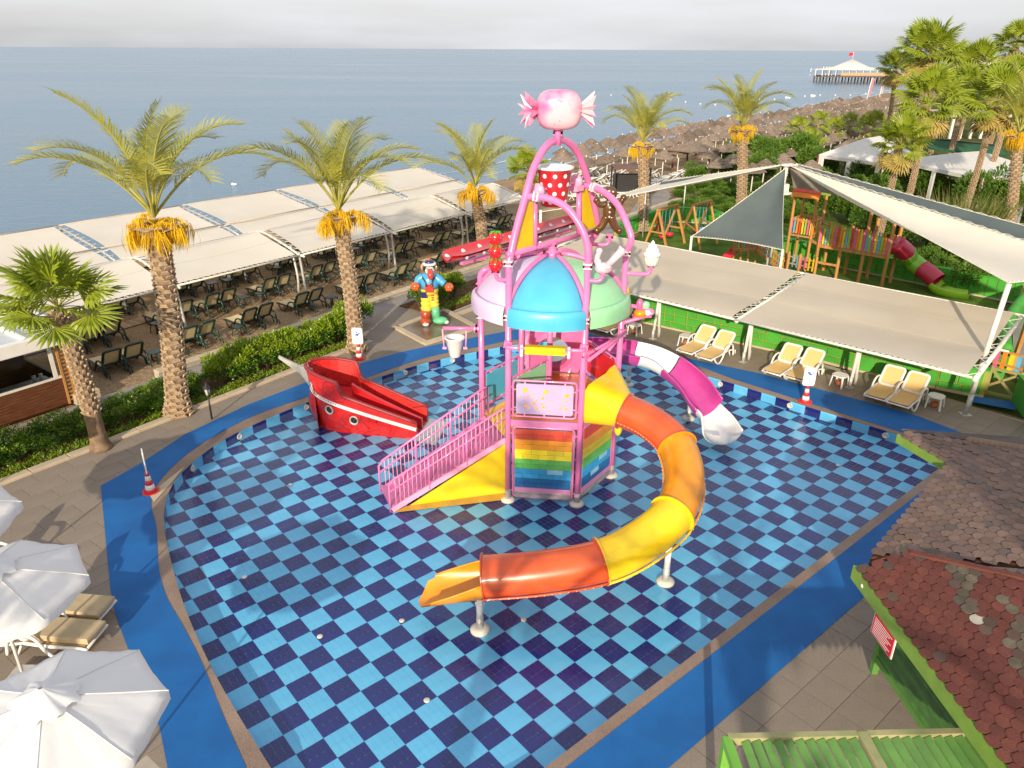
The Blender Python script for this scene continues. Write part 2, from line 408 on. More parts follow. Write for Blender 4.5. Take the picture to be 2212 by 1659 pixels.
# resample outline at .5 m
pts = [Vector((p.x, p.y, 0)) for p in P] + [Vector((P[0].x, P[0].y, 0))]
rs = [pts[0]]; left = .5
for a, b in zip(pts, pts[1:]):
    L = (b - a).length; s0 = 0
    while L - s0 >= left: s0 += left; rs.append(a + (b - a) * (s0 / L)); left = .5
    left -= L - s0
wl2 = MB()
for i in range(len(rs)):
    a, b = rs[i], rs[(i + 1) % len(rs)]
    wl2.add([(a.x, a.y, -.02), (b.x, b.y, -.02), (b.x, b.y, ZD - .006), (a.x, a.y, ZD - .006)], [(0, 1, 2, 3), (3, 2, 1, 0)][:1], i % 2)
wl2.build('wall_tile_band', [M['tilel'], M['tiled']], pool, kind='stuff')
deck_outer = [(-60, -25), (60, -25), (60, 13), (26, 13), ST(60, .0).xy.to_tuple() if False else (17.2, 19.3), (5.0, 31.6), ST(16, 0).xy.to_tuple(), ST(-70, 0).xy.to_tuple()]
ring_mesh('coping', pool_out, [Vector((p.x, p.y, ZD)) for p in rs], ZD + .004, M['coping'], kind='structure')
ring_mesh('blue_matting', mat_out, [p.copy() for p in pool_out], ZD + .012, M['mat'], kind='structure')
deck = ring_mesh('pool_deck', [Vector((p[0], p[1], 0)) for p in deck_outer], [Vector((p.x, p.y, ZD)) for p in rs], ZD - .012, M['paveg'], kind='structure')
# paving slabs
sl = .6
def slab_mesh(w_, h_):
    mb = MB(); g = .011
    mb.box((0, 0, -.004), (w_ - g, h_ - g, .014)); me = bpy.data.meshes.new('paving_slab'); me.from_pydata(mb.v, [], mb.f); me.materials.append(M['pave']); return me
cand = []
def_out = [Vector(p) for p in mat_out]; cx_, cy_ = 3.0, 16.0
def shrink(p, k=.5):
    v = Vector((p.x - cx_, p.y - cy_, 0)); return Vector((p.x, p.y, 0)) - v.normalized() * k
mat_in = [shrink(p) for p in def_out]
for reg in ('left', 'right'):
    ang = radians(-37 + 90) if reg == 'left' else TH
    ua = Vector((cos(ang), sin(ang))); ub = Vector((-sin(ang), cos(ang))); sx, sy = (.9, .6) if reg == 'left' else (.62, .62)
    o0 = Vector((-10.43, 20.44)) if reg == 'left' else Vector((6.63, 11.18))
    for i in range(-60, 60):
        for j in range(-60, 60):
            off = (.5 * (j % 2)) if reg == 'left' else 0
            c = o0 + ua * ((i + .5 + off) * sx) + ub * ((j + .5) * sy)
            if inside(c, mat_in): continue
            is_left = c.x < 3.0 - (c.y - 16) * .0 and not (c.y > 20 and c.x > 2.5) and not (c.y < 10 and c.x > 0)
            if (reg == 'left') != is_left: continue
            st = Vector((c.x, c.y, 0)) - SO; t_ = st.dot(SV); s_ = st.dot(SU)
            if t_ > -.25: continue
            if not inside(c, deck_outer): continue
            if (Vector((c.x, c.y))).length > 45: continue
            cand.append((c, ang, reg))
mes = {'left': slab_mesh(.9, .6), 'right': slab_mesh(.62, .62)}
visc = [q for q in cand if seen(q[0])]; visc.sort(key=lambda q: q[0].length)
rest = MB(); n_ = 0
for q in visc:
    if n_ < 300: mesh_obj('paving_slab', mes[q[2]], deck, (q[0].x, q[0].y, ZD), (0, 0, q[1])); n_ += 1
    else:
        sx, sy = (.9, .6) if q[2] == 'left' else (.62, .62)
        rest.box((q[0].x, q[0].y, ZD - .004), (sx - .006, sy - .006, .014), q[1])
rest.build('distant_paving_slab', M['pave'], deck, kind='stuff')
# water surface
wm = bpy.data.materials.new('clear_pool_water'); wm.use_nodes = True; n = wm.node_tree; n.nodes.remove(n.nodes['Principled BSDF'])
lw = n.nodes.new('ShaderNodeLayerWeight'); lw.inputs['Blend'].default_value = .5
pw5 = n.nodes.new('ShaderNodeMath'); pw5.operation = 'POWER'; pw5.inputs[1].default_value = 5; n.links.new(lw.outputs['Facing'], pw5.inputs[0])
fr = n.nodes.new('ShaderNodeMapRange'); fr.inputs[3].default_value = .02; fr.inputs[4].default_value = .75; n.links.new(pw5.outputs[0], fr.inputs[0])
tr = n.nodes.new('ShaderNodeBsdfTransparent'); tr.inputs['Color'].default_value = (.985, .998, 1, 1)
gl = n.nodes.new('ShaderNodeBsdfGlossy'); gl.inputs['Roughness'].default_value = .02
ms = n.nodes.new('ShaderNodeMixShader'); t = n.nodes.new('ShaderNodeTexCoord')
n1 = n.nodes.new('ShaderNodeTexNoise'); n1.inputs['Scale'].default_value = 5; n1.inputs['Detail'].default_value = 3; n1.inputs['Distortion'].default_value = .6
n2 = n.nodes.new('ShaderNodeTexNoise'); n2.inputs['Scale'].default_value = .35
mu = n.nodes.new('ShaderNodeMath'); mu.operation = 'MULTIPLY'
bp = n.nodes.new('ShaderNodeBump'); bp.inputs['Strength'].default_value = .6; bp.inputs['Distance'].default_value = .02
L = n.links
L.new(t.outputs['Object'], n1.inputs['Vector']); L.new(t.outputs['Object'], n2.inputs['Vector'])
L.new(n1.outputs['Fac'], mu.inputs[0]); L.new(n2.outputs['Fac'], mu.inputs[1]); L.new(mu.outputs[0], bp.inputs['Height'])
L.new(bp.outputs['Normal'], lw.inputs['Normal']); L.new(bp.outputs['Normal'], gl.inputs['Normal'])
L.new(fr.outputs[0], ms.inputs[0]); L.new(tr.outputs[0], ms.inputs[1]); L.new(gl.outputs[0], ms.inputs[2]); L.new(ms.outputs[0], n.nodes['Material Output'].inputs['Surface'])
ring_mesh('pool_water', [Vector((p.x, p.y, 0)) for p in rs], None, .248, wm, kind='structure')
# pool lights and drains
for px, py in [(418, 68), (160, 280)]: pass
def disc_at(p, r, name, label, cat, group, vertical=None):
    mb = MB(); mb.lathe([(r, 0), (r, .012), (r * .75, .02), (r * .7, .012), (.001, .012)], (0, 0, 0), 16)
    return mb
LP = [(633, 873), (500, 944), (415, 1014), (1720, 876), (1895, 935), (1556, 833), (963, 778), (862, 803)]
for i, (px, py) in enumerate(LP):
    p = K(px, py, .16)
    # nearest outline point
    q = min(rs, key=lambda a: (a.xy - p.xy).length); k = rs.index(q); tdir = (rs[(k + 1) % len(rs)] - rs[k - 1]).normalized(); nn = Vector((tdir.y, -tdir.x, 0))
    if (Vector((cx_, cy_, 0)) - q).dot(nn) < 0: nn = -nn
    mb = MB(); mb.lathe([(.095, 0), (.095, .02), (.07, .03), (.065, .02), (.001, .022)], (0, 0, 0), 18)
    M4 = nn.to_track_quat('Z', 'Y').to_matrix().to_4x4(); mb.xform(M4)
    mb.v = [(a + q.x, b + q.y, c + .15) for a, b, c in mb.v]
    desc = ['white round pool light in the left wall nearest the red ship', 'white round pool light below the left coping between ship and cone', 'white round pool light in the pool wall beside the left striped cone',
            'white round pool light in the far wall beneath the no-diving cone', 'white round pool light in the far wall nearest the shingle roof', 'white round pool light in the far wall behind the white slide exit', 'white round pool light in the back wall under the hanging white bucket', 'white round pool light in the back wall behind the red ship stern'][i]
    tag(mb.build('pool_light', M['cream']), desc, 'pool light', 'pool lights in the wall')
DR = [((868, 1341), 'near the orange slide outlet support'), ((691, 1375), 'in the near left of the chequered floor'), ((922, 1513), 'on the aqua square nearest the camera'), ((1131, 1339), 'right of the slide outlet'), ((528, 1247), 'beside the left rippled water'), ((627, 1047), 'in front of the red ship left side'), ((1810, 1305 - 300), 'in the right half of the pool')]
for (px, py), dsc in DR:
    p = K(px, py, 0); mb = MB(); mb.lathe([(.06, .0), (.06, .012), (.045, .02), (.001, .02)], (p.x, p.y, 0), 12)
    tag(mb.build('floor_inlet', M['cream']), 'small round cream floor inlet ' + dsc, 'floor inlet', 'round inlets in the pool floor')
# ------------------------------------------------------------ water play tower
FLp, FRp = Vector((-.09, 16.54)), Vector((1.68, 16.34))
e_ = (FRp - FLp).normalized(); n_ = Vector((-e_.y, e_.x)); sd = (FRp - FLp).length
CT = (FLp + FRp) / 2 + n_ * sd * .866
HX = {k: CT + (e_ * cos(a) + n_ * sin(a)) * sd for k, a in dict(R=0, BR=pi / 3, BL=2 * pi / 3, L=pi, FL=4 * pi / 3, FR=5 * pi / 3).items()}
def hv(k, z, r=1.0): p = CT + (HX[k] - CT) * r if k in HX else CT; return Vector((p.x, p.y, z))
tw = thing('play_tower', 'tall pink water play tower with coloured dome roof, red bucket and giant sweet on top', 'play tower', (CT.x, CT.y, 0))
DZ, LZ = 2.36, 1.72      # main deck, lower landing
def flange(mb, p, r=.19):
    mb.lathe([(r, 0), (r, .05), (r * .62, .10), (r * .5, .10)], (p.x, p.y, 0), 16)
def cuff(mb, p, r=.105, ax=(0, 0, 1)):
    q = Vector(ax).to_track_quat('Z', 'Y').to_matrix().to_4x4()
    for dz in (-.045, .045):
        m2 = MB(); m2.lathe([(r * .7, dz - .02), (r, dz - .02), (r, dz + .02), (r * .7, dz + .02)], (0, 0, 0), 10)
        for a in range(4): m2.box((cos(a * pi / 2 + .6) * r * 1.15, sin(a * pi / 2 + .6) * r * 1.15, dz * .3), (.03, .03, .09))
        m2.xform(q); mb.add([(v[0] + p[0], v[1] + p[1], v[2] + p[2]) for v in m2.v], m2.f)
tops = dict(FL=6.3, FR=6.3, R=6.24, BR=5.7, BL=5.2, L=5.35)
for k, z in tops.items():
    mb = MB(); mb.tube([hv(k, .35), hv(k, z)], .075, 12)
    ps = mb.build('post', M['pink'], tw)
    mb = MB(); mb.tube([hv(k, 0), hv(k, .36)], .079, 12); mb.build('post_sleeve', M['sleeve'], ps)
    mb = MB(); flange(mb, hv(k, 0)); mb.build('base_flange', M['cream'], ps)
    mb = MB()
    for zc in (5.02, z if k in ('FL', 'FR', 'R') else 4.5): cuff(mb, hv(k, zc))
    mb.build('cuff', M['cuff'], ps, kind='stuff')
mb = MB(); mb.tube([hv('C', 0), hv('C', 6.42)], .075, 12); mb.build('centre_post', M['pink'], tw)
# main arch over FL - BR
MD = (HX['BR'] - HX['FL']).normalized()
arch_px = [(1099, 572), (1104, 545), (1114.6, 498.5), (1132.7, 433.6), (1148, 376.6), (1163.9, 340), (1182, 313.5), (1205, 302), (1228.7, 308), (1249.4, 332.5), (1265, 374), (1278, 418), (1287.6, 464.8), (1290.5, 498.5), (1289.6, 542), (1287, 580)]
APt = [KP(x, y, FLp, MD) for x, y in arch_px]; APt[0] = hv('FL', 6.3)
APt[-1] = hv('BR', 5.7); APt[-2] = hv('BR', 6.1)
mb = MB(); mb.tube(spline(APt, 4), .085, 12); mb.build('main_arch', M['pink'], tw)
def subarch(pxs, q, foot, nm='side_arch'):
    d = Vector((foot.x - q.x, foot.y - q.y)).normalized()
    Pp = [q] + [KP(x, y, (q.x, q.y), d) for x, y in pxs] + [foot]
    mb = MB(); mb.tube(spline(Pp, 4), .08, 12); o = mb.build(nm, M['pink'], tw)
    c = MB(); cuff(c, Pp[1], ax=(Pp[2] - Pp[1])); c.build('cuff', M['cuff'], o, kind='stuff')
subarch([(1160, 425), (1185, 429), (1218, 444), (1244, 472.5), (1262, 506), (1270.5, 540)], KP(1137, 425, FLp, MD), hv('FR', 6.3))
subarch([(1283, 405), (1309, 418), (1335, 444), (1354, 483), (1363.8, 516.6)], KP(1262, 402, FLp, MD), hv('R', 6.24))
# truss beam, gussets, uprights
mp_ = lambda x, y: KP(x, y, FLp, MD)
mb = MB(); mb.tube([mp_(1096, 550), mp_(1292, 497)], .07, 10)
for x, y0, y1 in ((1155, 431, 538), (1250.7, 406, 508)): mb.tube([mp_(x, y0), mp_(x, y1)], .07, 10)
mb.build('truss_frame', M['pink'], tw)
for P_ in ([(1133, 437), (1150, 435), (1150, 534), (1107, 545)], [(1257, 408), (1268, 411), (1286, 490), (1257, 498)]):
    mb = MB(); mb.panel([mp_(*p) for p in P_], .05); mb.build('gusset_panel', M['yel'], tw)
mb = MB(); mb.tube([mp_(1203, 520), hv('C', 6.2)], .06, 10); cuff(mb, hv('C', 6.38)); mb.build('beam_strut', M['pink'], tw)
# bearings of the bucket
for (x, y) in ((1162, 412), (1245, 392)):
    c = mp_(x, y); mb = MB()
    q = Vector((MD.x, MD.y, 0)).to_track_quat('Z', 'Y').to_matrix().to_4x4()
    m2 = MB(); m2.lathe([(.001, -.06), (.16, -.06), (.17, 0), (.16, .06), (.001, .06)], (0, 0, 0), 16); m2.xform(q)
    mb.add([(v[0] + c.x, v[1] + c.y, v[2] + c.z) for v in m2.v], m2.f, 0, True); mb.box((c.x, c.y, c.z - .16), (.3, .26, .12), atan2(MD.y, MD.x))
    mb.build('bucket_bearing', M['pinkl'], tw)
# red spotted tipping bucket
bc = Vector((CT.x, CT.y, 7.33))
def dots(mb, fn, N, r, m=1):
    for (u_, v_) in N:
        c, nrm = fn(u_, v_); q = nrm.to_track_quat('Z', 'Y').to_matrix()
        V = [c + nrm * .006 + q @ Vector((cos(a * pi / 5) * r, sin(a * pi / 5) * r, 0)) for a in range(10)]
        mb.add(V, [tuple(range(10))], m)
mb = MB(); mb.lathe([(.001, 0), (.29, 0), (.30, .02), (.41, .84), (.44, .86), (.44, .89), (.40, .89), (.28, .06), (.001, .05)], bc, 32)
bk = mb.build('tipping_bucket', M['red'], tw)
mb = MB(); mb.lathe([(.455, .85), (.455, .9), (.40, .9), (.28, .07), (.001, .06)], bc, 32); mb.build('bucket_rim', M['white'], bk)
mb = MB(); r0, sl_ = .30, .11 / .84
def onb(a, z): r = .30 + (z / .84) * .115; return (Vector((bc.x + r * cos(a), bc.y + r * sin(a), bc.z + z)), Vector((cos(a), sin(a), -.13)).normalized())
N_ = [(a * pi / 5 + (.3 if k % 2 else 0), .12 + k * .2) for k in range(4) for a in range(10)]
dots(mb, onb, N_, .052, 0); mb.build('white_dot', M['white'], bk, kind='stuff')
ax = Vector((MD.x, MD.y, 0)); mb = MB(); mb.tube([bc + Vector((0, 0, .42)) - ax * .85, bc + Vector((0, 0, .42)) + ax * .85], .03, 8); mb.build('bucket_axle', M['pinkl'], bk)
# giant wrapped sweet
cz = Vector((KP(1207, 236, (CT.x, CT.y), (1, 0)).x, CT.y, 9.47))
mb = MB(); mb.tube([Vector((cz.x, cz.y, 8.7)), Vector((cz.x, cz.y, 9.1))], .075, 12); cuff(mb, (cz.x, cz.y, 8.98)); mb.build('sweet_mast', M['pink'], tw)
M['candy'] = mat('pale_pink_candy', (.78, .46, .53), (.66, .14, .36), scale=1.3, rough=.3, coat=.3, lo=.38, hi=.56)
mb = MB(); mb.ball(cz, (.50, .44, .43), 28, 18, pw=.62); sw = mb.build('giant_sweet', M['candy'], tw)
mb = MB(); rr = random.Random(3)
def oncandy(a, z): return (Vector((cz.x + .475 * sin(a), cz.y - .42 * cos(a), cz.z + z)), Vector((sin(a), -cos(a), 0)))
for i in range(46):
    c, nr = oncandy(rr.uniform(-.9, 1.3), rr.uniform(-.3, .3)); q = nr.to_track_quat('Z', 'Y').to_matrix(); r_ = rr.choice((.008, .012, .02))
    if r_ > .015:
        V = [c + nr * .012 + q @ Vector((cos(a * pi / 4) * s_, sin(a * pi / 4) * s_, 0)) for s_ in (r_, r_ * .6) for a in range(8)]
        mb.add(V, [(a, (a + 1) % 8, 8 + (a + 1) % 8, 8 + a) for a in range(8)])
    else: mb.add([c + nr * .012 + q @ Vector((cos(a * pi / 3) * r_, sin(a * pi / 3) * r_, 0)) for a in range(6)], [tuple(range(6))])
mb.build('candy_speckle', M['magenta'], sw, kind='stuff')
for s_ in (-1, 1):
    mb = MB(); V = []; nn = 20
    c0 = cz + Vector((s_ * .42, 0, 0)); c1 = cz + Vector((s_ * .80, -.05 if s_ < 0 else .02, 0))
    if s_ < 0: c1 = c1 + Vector((.03, -.12, 0))
    axd = (c1 - c0).normalized(); q = axd.to_track_quat('Z', 'Y').to_matrix()
    for c, r1, r2 in ((c0, .07, .05), (c1, .40, .17)):
        for j in range(nn): a = 2 * pi * j / nn; r_ = r1 if j % 2 else r2; V.append(c + q @ Vector((cos(a) * r_, sin(a) * r_, 0)) - axd * (0.06 if (j % 2 == 0 and r1 > .1) else 0))
    V.append(c1 - axd * .22)
    Fc = [(j, (j + 1) % nn, nn + (j + 1) % nn, nn + j) for j in range(nn)] + [(nn + j, nn + (j + 1) % nn, 2 * nn) for j in range(nn)]
    mb.add(V, Fc); mb.build('wrapper_twist', M['candy'], sw)
# long red spotted trough
T0, T1 = K(965, 563, 6.32), K(1252, 477, 6.32)
td = (T1 - T0).normalized(); tn = Vector((-td.y, td.x, 0))
def tr_fn(u_, v_):
    w_ = .35 * min(1, .45 + 3 * min(u_, 1 - u_) ** .6); s_ = (v_ - .5) * 2
    return T0 + (T1 - T0) * u_ + tn * (s_ * w_) + Vector((0, 0, .13 * (abs(s_) ** 2.2)))
mb = MB(); mb.grid(tr_fn, 24, 10, thick=.05); tro = mb.build('water_trough', M['red'], tw)
mb = MB()
for i in range(9):
    for s_ in (-.6, .5):
        u_ = (i + (.3 if s_ > 0 else .8)) / 9.2; v_ = .5 + s_ / 2
        if u_ > .98: continue
        c = tr_fn(u_, v_) + Vector((0, 0, .012)); mb.add([c + td * (cos(a * pi / 5) * .07) + tn * (sin(a * pi / 5) * .05) + Vector((0, 0, .05 * sin(a * pi / 5) * (1 if s_ > 0 else -1))) for a in range(10)], [tuple(range(10))])
for i in range(9):   # outer flank dots
    c = tr_fn((i + .5) / 9.2, 0); q_ = Vector((0, 0, -.07)) + c - tn * .008
    mb.add([q_ + td * (cos(a * pi / 5) * .055) + Vector((0, 0, sin(a * pi / 5) * .035)) for a in range(10)], [tuple(range(10))])
mb.build('white_dot', M['white'], tro, kind='stuff')
mb = MB(); mb.bar(T0 + td * .5 - Vector((0, 0, .17)), T1 - td * .4 - Vector((0, 0, .17)), .1, .08); mb.build('trough_rail', M['pink'], tro)
# dome roof: six bulged panels with skirts, six ribs
ez, az, rimr = 5.14, 6.14, 1.80
def dome_pt(a, t, dr=0):   # t: 0 apex .. 1 rim
    r = rimr * sin(t * pi / 2 * .86) / sin(pi / 2 * .86); z = ez + (az - ez) * (cos(t * pi / 2 * .86) - cos(pi / 2 * .86)) / (1 - cos(pi / 2 * .86))
    return Vector((CT.x + (r + dr) * cos(a), CT.y + (r + dr) * sin(a), z))
base_a = atan2(e_.y, e_.x)
cols = {4.5: ('blue', 'blue_roof_panel'), 5.5: ('grn', 'green_roof_panel'), 3.5: ('lav', 'lavender_roof_panel'), .5: ('yel', 'yellow_roof_panel'), 1.5: ('red', 'red_roof_panel'), 2.5: ('red', 'red_roof_panel')}
for k, (mk, nm) in cols.items():
    am = base_a + k * pi / 3; hw = radians(28.2)
    def fn(u_, v_):
        a = am - hw + 2 * hw * v_
        edge = 1 - abs(2 * v_ - 1) ** 6
        if u_ < .72:
            t = .10 + (u_ / .72) * .80; p = dome_pt(a, t); p += Vector((cos(am), sin(am), .35)) * (.10 * t * edge)
            return p
        w_ = (u_ - .72) / .28
        prof = [(0, .0, 0), (.15, .10, -.04), (.25, .09, .02), (.35, .13, .03), (.5, .19, -.03), (.7, .22, -.16), (1, .21, -.40)]
        for q0, q1 in zip(prof, prof[1:]):
            if w_ <= q1[0] + 1e-6:
                f_ = (w_ - q0[0]) / (q1[0] - q0[0]); dr = q0[1] + (q1[1] - q0[1]) * f_; dz = q0[2] + (q1[2] - q0[2]) * f_; break
        p = dome_pt(a, .90); p += Vector((cos(am), sin(am), .35)) * (.10 * .9 * edge)
        return p + Vector((cos(a) * dr * .9, sin(a) * dr * .9, dz - .06))
    mb = MB(); mb.grid(fn, 34, 20, thick=.02); mb.build(nm, M[mk], tw)
for k in range(6):
    a = base_a + k * pi / 3
    mb = MB(); mb.tube([dome_pt(a, t / 12, .02) + Vector((0, 0, .05)) for t in range(1, 12)], .055, 8); mb.build('roof_rib', M['pink'], tw)
mb = MB(); mb.lathe([(.22, 6.12), (.16, 6.2), (.1, 6.26), (.08, 6.4)], (CT.x, CT.y, 0), 14); mb.build('apex_collar', M['pink'], tw)
ring = [hv(k, 4.93) for k in ('L', 'FL', 'FR', 'R', 'BR', 'BL', 'L')]
mb = MB()
for a, b in zip(ring, ring[1:]): mb.tube([a, b], .05, 8)
mb.build('eaves_ring', M['pink'], tw, kind='stuff')
# decks and fascias
hexp = lambda r, ks=('L', 'FL', 'FR', 'R', 'BR', 'BL'): [(hv(k, 0, r).x, hv(k, 0, r).y) for k in ks]
mb = MB(); mb.prism([(CT.x, CT.y)] + hexp(.98, ('FL', 'FR', 'R', 'BR', 'BL')), DZ - .14, DZ); dk = mb.build('deck_plate', M['ora'], tw)
mb = MB(); mb.prism([(CT.x, CT.y)] + hexp(.98, ('BL', 'L', 'FL')), LZ - .12, LZ); mb.build('landing_plate', M['yel'], tw)
M['fascia'] = mat('mauve_steel_fascia', (.62, .20, .42), (.56, .17, .38), rough=.35)
for a, b, z in (('FL', 'FR', DZ), ('FR', 'R', DZ), ('R', 'BR', DZ), ('BR', 'BL', DZ), ('BL', 'L', LZ), ('L', 'FL', LZ)):
    mb = MB(); mb.bar(hv(a, z - .09), hv(b, z - .09), .05, .18); mb.build('deck_fascia', M['fascia'], tw)
# framed panels
def rframe(a, b, z0, z1, inset=.12, r=.028, rc=.09, mk='pink', out=0.0):
    """rounded tube frame between two points"""
    d = (b - a).normalized(); L_ = (b - a).length; nrm = Vector((d.y, -d.x, 0))
    x0, x1 = inset, L_ - inset; P = []
    for cx, cz_, a0 in ((x1 - rc, z0 + rc, -90), (x1 - rc, z1 - rc, 0), (x0 + rc, z1 - rc, 90), (x0 + rc, z0 + rc, 180)):
        for j in range(5): t_ = radians(a0 + j * 22.5); P.append(a + d * (cx + cos(t_) * rc) + Vector((0, 0, cz_ + sin(t_) * rc)) + nrm * out)
    P.append(P[0]); mb = MB(); mb.tube([Vector((p.x, p.y, p.z)) for p in P], r, 8, cap=False)
    for zf in (z0 + .18, z1 - .18):
        for x0_, x1_ in ((0, x0), (x1, L_)): mb.tube([a + d * x0_ + Vector((0, 0, zf)), a + d * x1_ + Vector((0, 0, zf))], .022, 6)
    return mb, d, nrm, x0, x1
def fpt(a, z): return Vector((a.x, a.y, z))
def flat_panel(a, b, z0, z1, mk, name, slope=0, frame=True, inset=.12, t=.03):
    a = fpt(a, 0); b = fpt(b, 0); mb, d, nrm, x0, x1 = rframe(a, b, z0, z1, inset)
    fr_ = mb.build(name, M['pink'], tw)
    m2 = MB(); g = .075; rc = .06; P = []
    for cx, cz_, a0 in ((x1 - g - rc, z0 + g + rc, -90), (x1 - g - rc, z1 - g - rc, 0), (x0 + g + rc, z1 - g - rc, 90), (x0 + g + rc, z0 + g + rc, 180)):
        for j in range(4): t_ = radians(a0 + j * 30); P.append(a + d * (cx + cos(t_) * rc) + Vector((0, 0, cz_ + sin(t_) * rc)))
    m2.panel(P, t); pn = m2.build('infill_panel', M[mk], fr_)
    m3 = MB()
    for f_ in (.15, .5, .85):
        x = x0 + g + (x1 - x0 - 2 * g) * f_
        for z, zz in ((z0, z0 + g + .01), (z1 - g - .01, z1)): m3.bar(a + d * x + Vector((0, 0, z)), a + d * x + Vector((0, 0, zz)), .035, .02, up=(nrm.x, nrm.y, 0))
    for zf in (.25, .75):
        z = z0 + (z1 - z0) * zf
        for xa, xb in ((x0, x0 + g + .01), (x1 - g - .01, x1)): m3.bar(a + d * xa + Vector((0, 0, z)), a + d * xb + Vector((0, 0, z)), .03, .02)
    m3.build('bracket', M['pinkl'], fr_, kind='stuff')
    return fr_, a, d, nrm, x0, x1
fr_, a, d, nrm, x0, x1 = flat_panel(hv('FL', 0), hv('FR', 0), DZ + .1, 3.42, 'lavp', 'sweet_print_panel')
M['bean'] = mat('orange_printed_bean', (.85, .48, .03), rough=.4); M['beanp'] = mat('peach_printed_sweet', (.80, .46, .30), rough=.4)
mb = MB(); rr = random.Random(5); g = .12
def deco(c, rx, rz_, rot, m, bend=0):
    V = []
    for j in range(12):
        t_ = 2 * pi * j / 12; x = cos(t_) * rx; z = sin(t_) * rz_ - bend * (x / rx) ** 2 * rz_
        V.append(c + d * (x * cos(rot) - z * sin(rot)) + Vector((0, 0, x * sin(rot) + z * cos(rot))) + nrm * .022)
    mb.add(V, [tuple(range(12))], m)
for fx, fz, s_ in ((.13, .83, 1), (.52, .80, 1), (.91, .70, 1), (.47, .58, .6), (.15, .28, .65), (.48, .25, .65), (.9, .22, .65), (.6, .1, .45)):
    deco(a + d * (x0 + g + (x1 - x0 - 2 * g) * fx) + Vector((0, 0, DZ + .2 + .75 * fz)), .075 * s_, .052 * s_, rr.uniform(-.6, .6), 0, .35)
for i in range(34):
    fx, fz = rr.uniform(.03, .97), rr.uniform(.04, .75)
    deco(a + d * (x0 + g + (x1 - x0 - 2 * g) * fx) + Vector((0, 0, DZ + .2 + .75 * fz)), rr.choice((.02, .03, .04)), rr.choice((.015, .02, .03)), rr.uniform(0, 3), rr.choice((0, 1, 1)))
for fx, fz in ((.2, .62), (.7, .78), (.82, .55), (.76, .22), (.35, .3)):
    c = a + d * (x0 + g + (x1 - x0 - 2 * g) * fx) + Vector((0, 0, DZ + .2 + .75 * fz))
    for k in range(12):
        t_ = k * pi / 6; p = c + d * (cos(t_) * .07) + Vector((0, 0, sin(t_) * .07)); 
        V = [p + d * (cos(t_ + q) * .016) + Vector((0, 0, sin(t_ + q) * .016)) + nrm * .022 for q in (0, 1.57, 3.14, 4.71)]; mb.add(V, [(0, 1, 2, 3)], 1)
mb.build('printed_sweets', [M['bean'], M['beanp']], fr_, kind='stuff')
# rainbow brick panels
RB = [('brick_pink', (.62, .24, .46)), ('brick_navy', (.02, .14, .38)), ('brick_navy', (.02, .16, .42)), ('brick_blue', (.04, .33, .66)), ('brick_blue', (.05, .36, .68)), ('brick_green', (.13, .50, .10)), ('brick_green', (.15, .52, .12)),
      ('brick_yellow', (.84, .66, .02)), ('brick_yellow', (.86, .68, .03)), ('brick_orange', (.80, .30, .02)), ('brick_orange', (.80, .33, .02)), ('brick_red', (.60, .06, .03)), ('brick_red', (.60, .07, .03))]
bm_ = {}
for nm, c in RB:
    if nm not in bm_: bm_[nm] = mat(nm + '_paint', c, tuple(x * .9 for x in c), rough=.35, coat=.2, rnd=.12)
bm_['lightb'] = mat('brick_light_blue_paint', (.30, .55, .80), rough=.35)
for ka, kb in (('FL', 'FR'), ('FR', 'R')):
    a, b = hv(ka, 0), hv(kb, 0); mbf, d, nrm, x0, x1 = rframe(a, b, .14, 2.16, .13)
    fr_ = mbf.build('rainbow_brick_panel', M['pink'], tw)
    m2 = MB(); c = a + d * ((x0 + x1) / 2) + Vector((0, 0, 1.14)); m2.bar(a + d * (x0 + .03) + Vector((0, 0, 1.14)), a + d * (x1 - .03) + Vector((0, 0, 1.14)), .02, 1.94)
    m2.build('backing_board', M['sleeve'], fr_)
    nrow = 13; z0, z1 = .30, 2.11; rh = (z1 - z0) / nrow; W_ = x1 - x0 - .09
    for r_ in range(nrow):
        z = z0 + rh * (r_ + .5); nm = RB[r_][0]
        cuts = [0, W_] if r_ == 0 else [0] + [x for x in [W_ * (k + (.5 if r_ % 2 else .05)) / 3.55 for k in range(5)] if .08 < x < W_ - .08] + [W_]
        for xa, xb in zip(cuts, cuts[1:]):
            m2 = MB(); p0 = a + d * (x0 + .045 + xa + .004) + nrm * .015 + Vector((0, 0, z)); p1 = a + d * (x0 + .045 + xb - .004) + nrm * .015 + Vector((0, 0, z))
            m2.bar(p0, p1, .03 + rr.uniform(0, .006), rh - .006)
            mk = bm_[nm]
            if (ka == 'FL' and r_ == 4 and .55 < xa / W_ < .75) or (ka == 'FR' and ((r_ == 2 and .2 < xa / W_ < .5) or (r_ == 4 and xa / W_ > .4 and xa / W_ < .6))): mk = bm_['lightb']
            m2.build('brick', mk, fr_)
    m2 = MB(); m2.bar(a + d * (x0 + .04) + nrm * .03 + Vector((0, 0, .2)), a + d * (x1 - .04) + nrm * .03 + Vector((0, 0, .2)), .02, .1); m2.build('skirting', M['sleeve'], fr_)
flat_panel(hv('L', 0), hv('BL', 0), LZ + .18, 2.85, 'blue', 'blue_side_panel')
flat_panel(hv('FL', 0), hv('C', 0), DZ + .1, 3.42, 'grn', 'green_inner_panel', inset=.1)
flat_panel(hv('BR', 0), hv('R', 0), DZ + .1, 3.42, 'red', 'red_side_panel')
M['hotpink'] = mat('hot_pink_fibreglass', (.78, .14, .36), (.72, .12, .32), rough=.35, coat=.2)
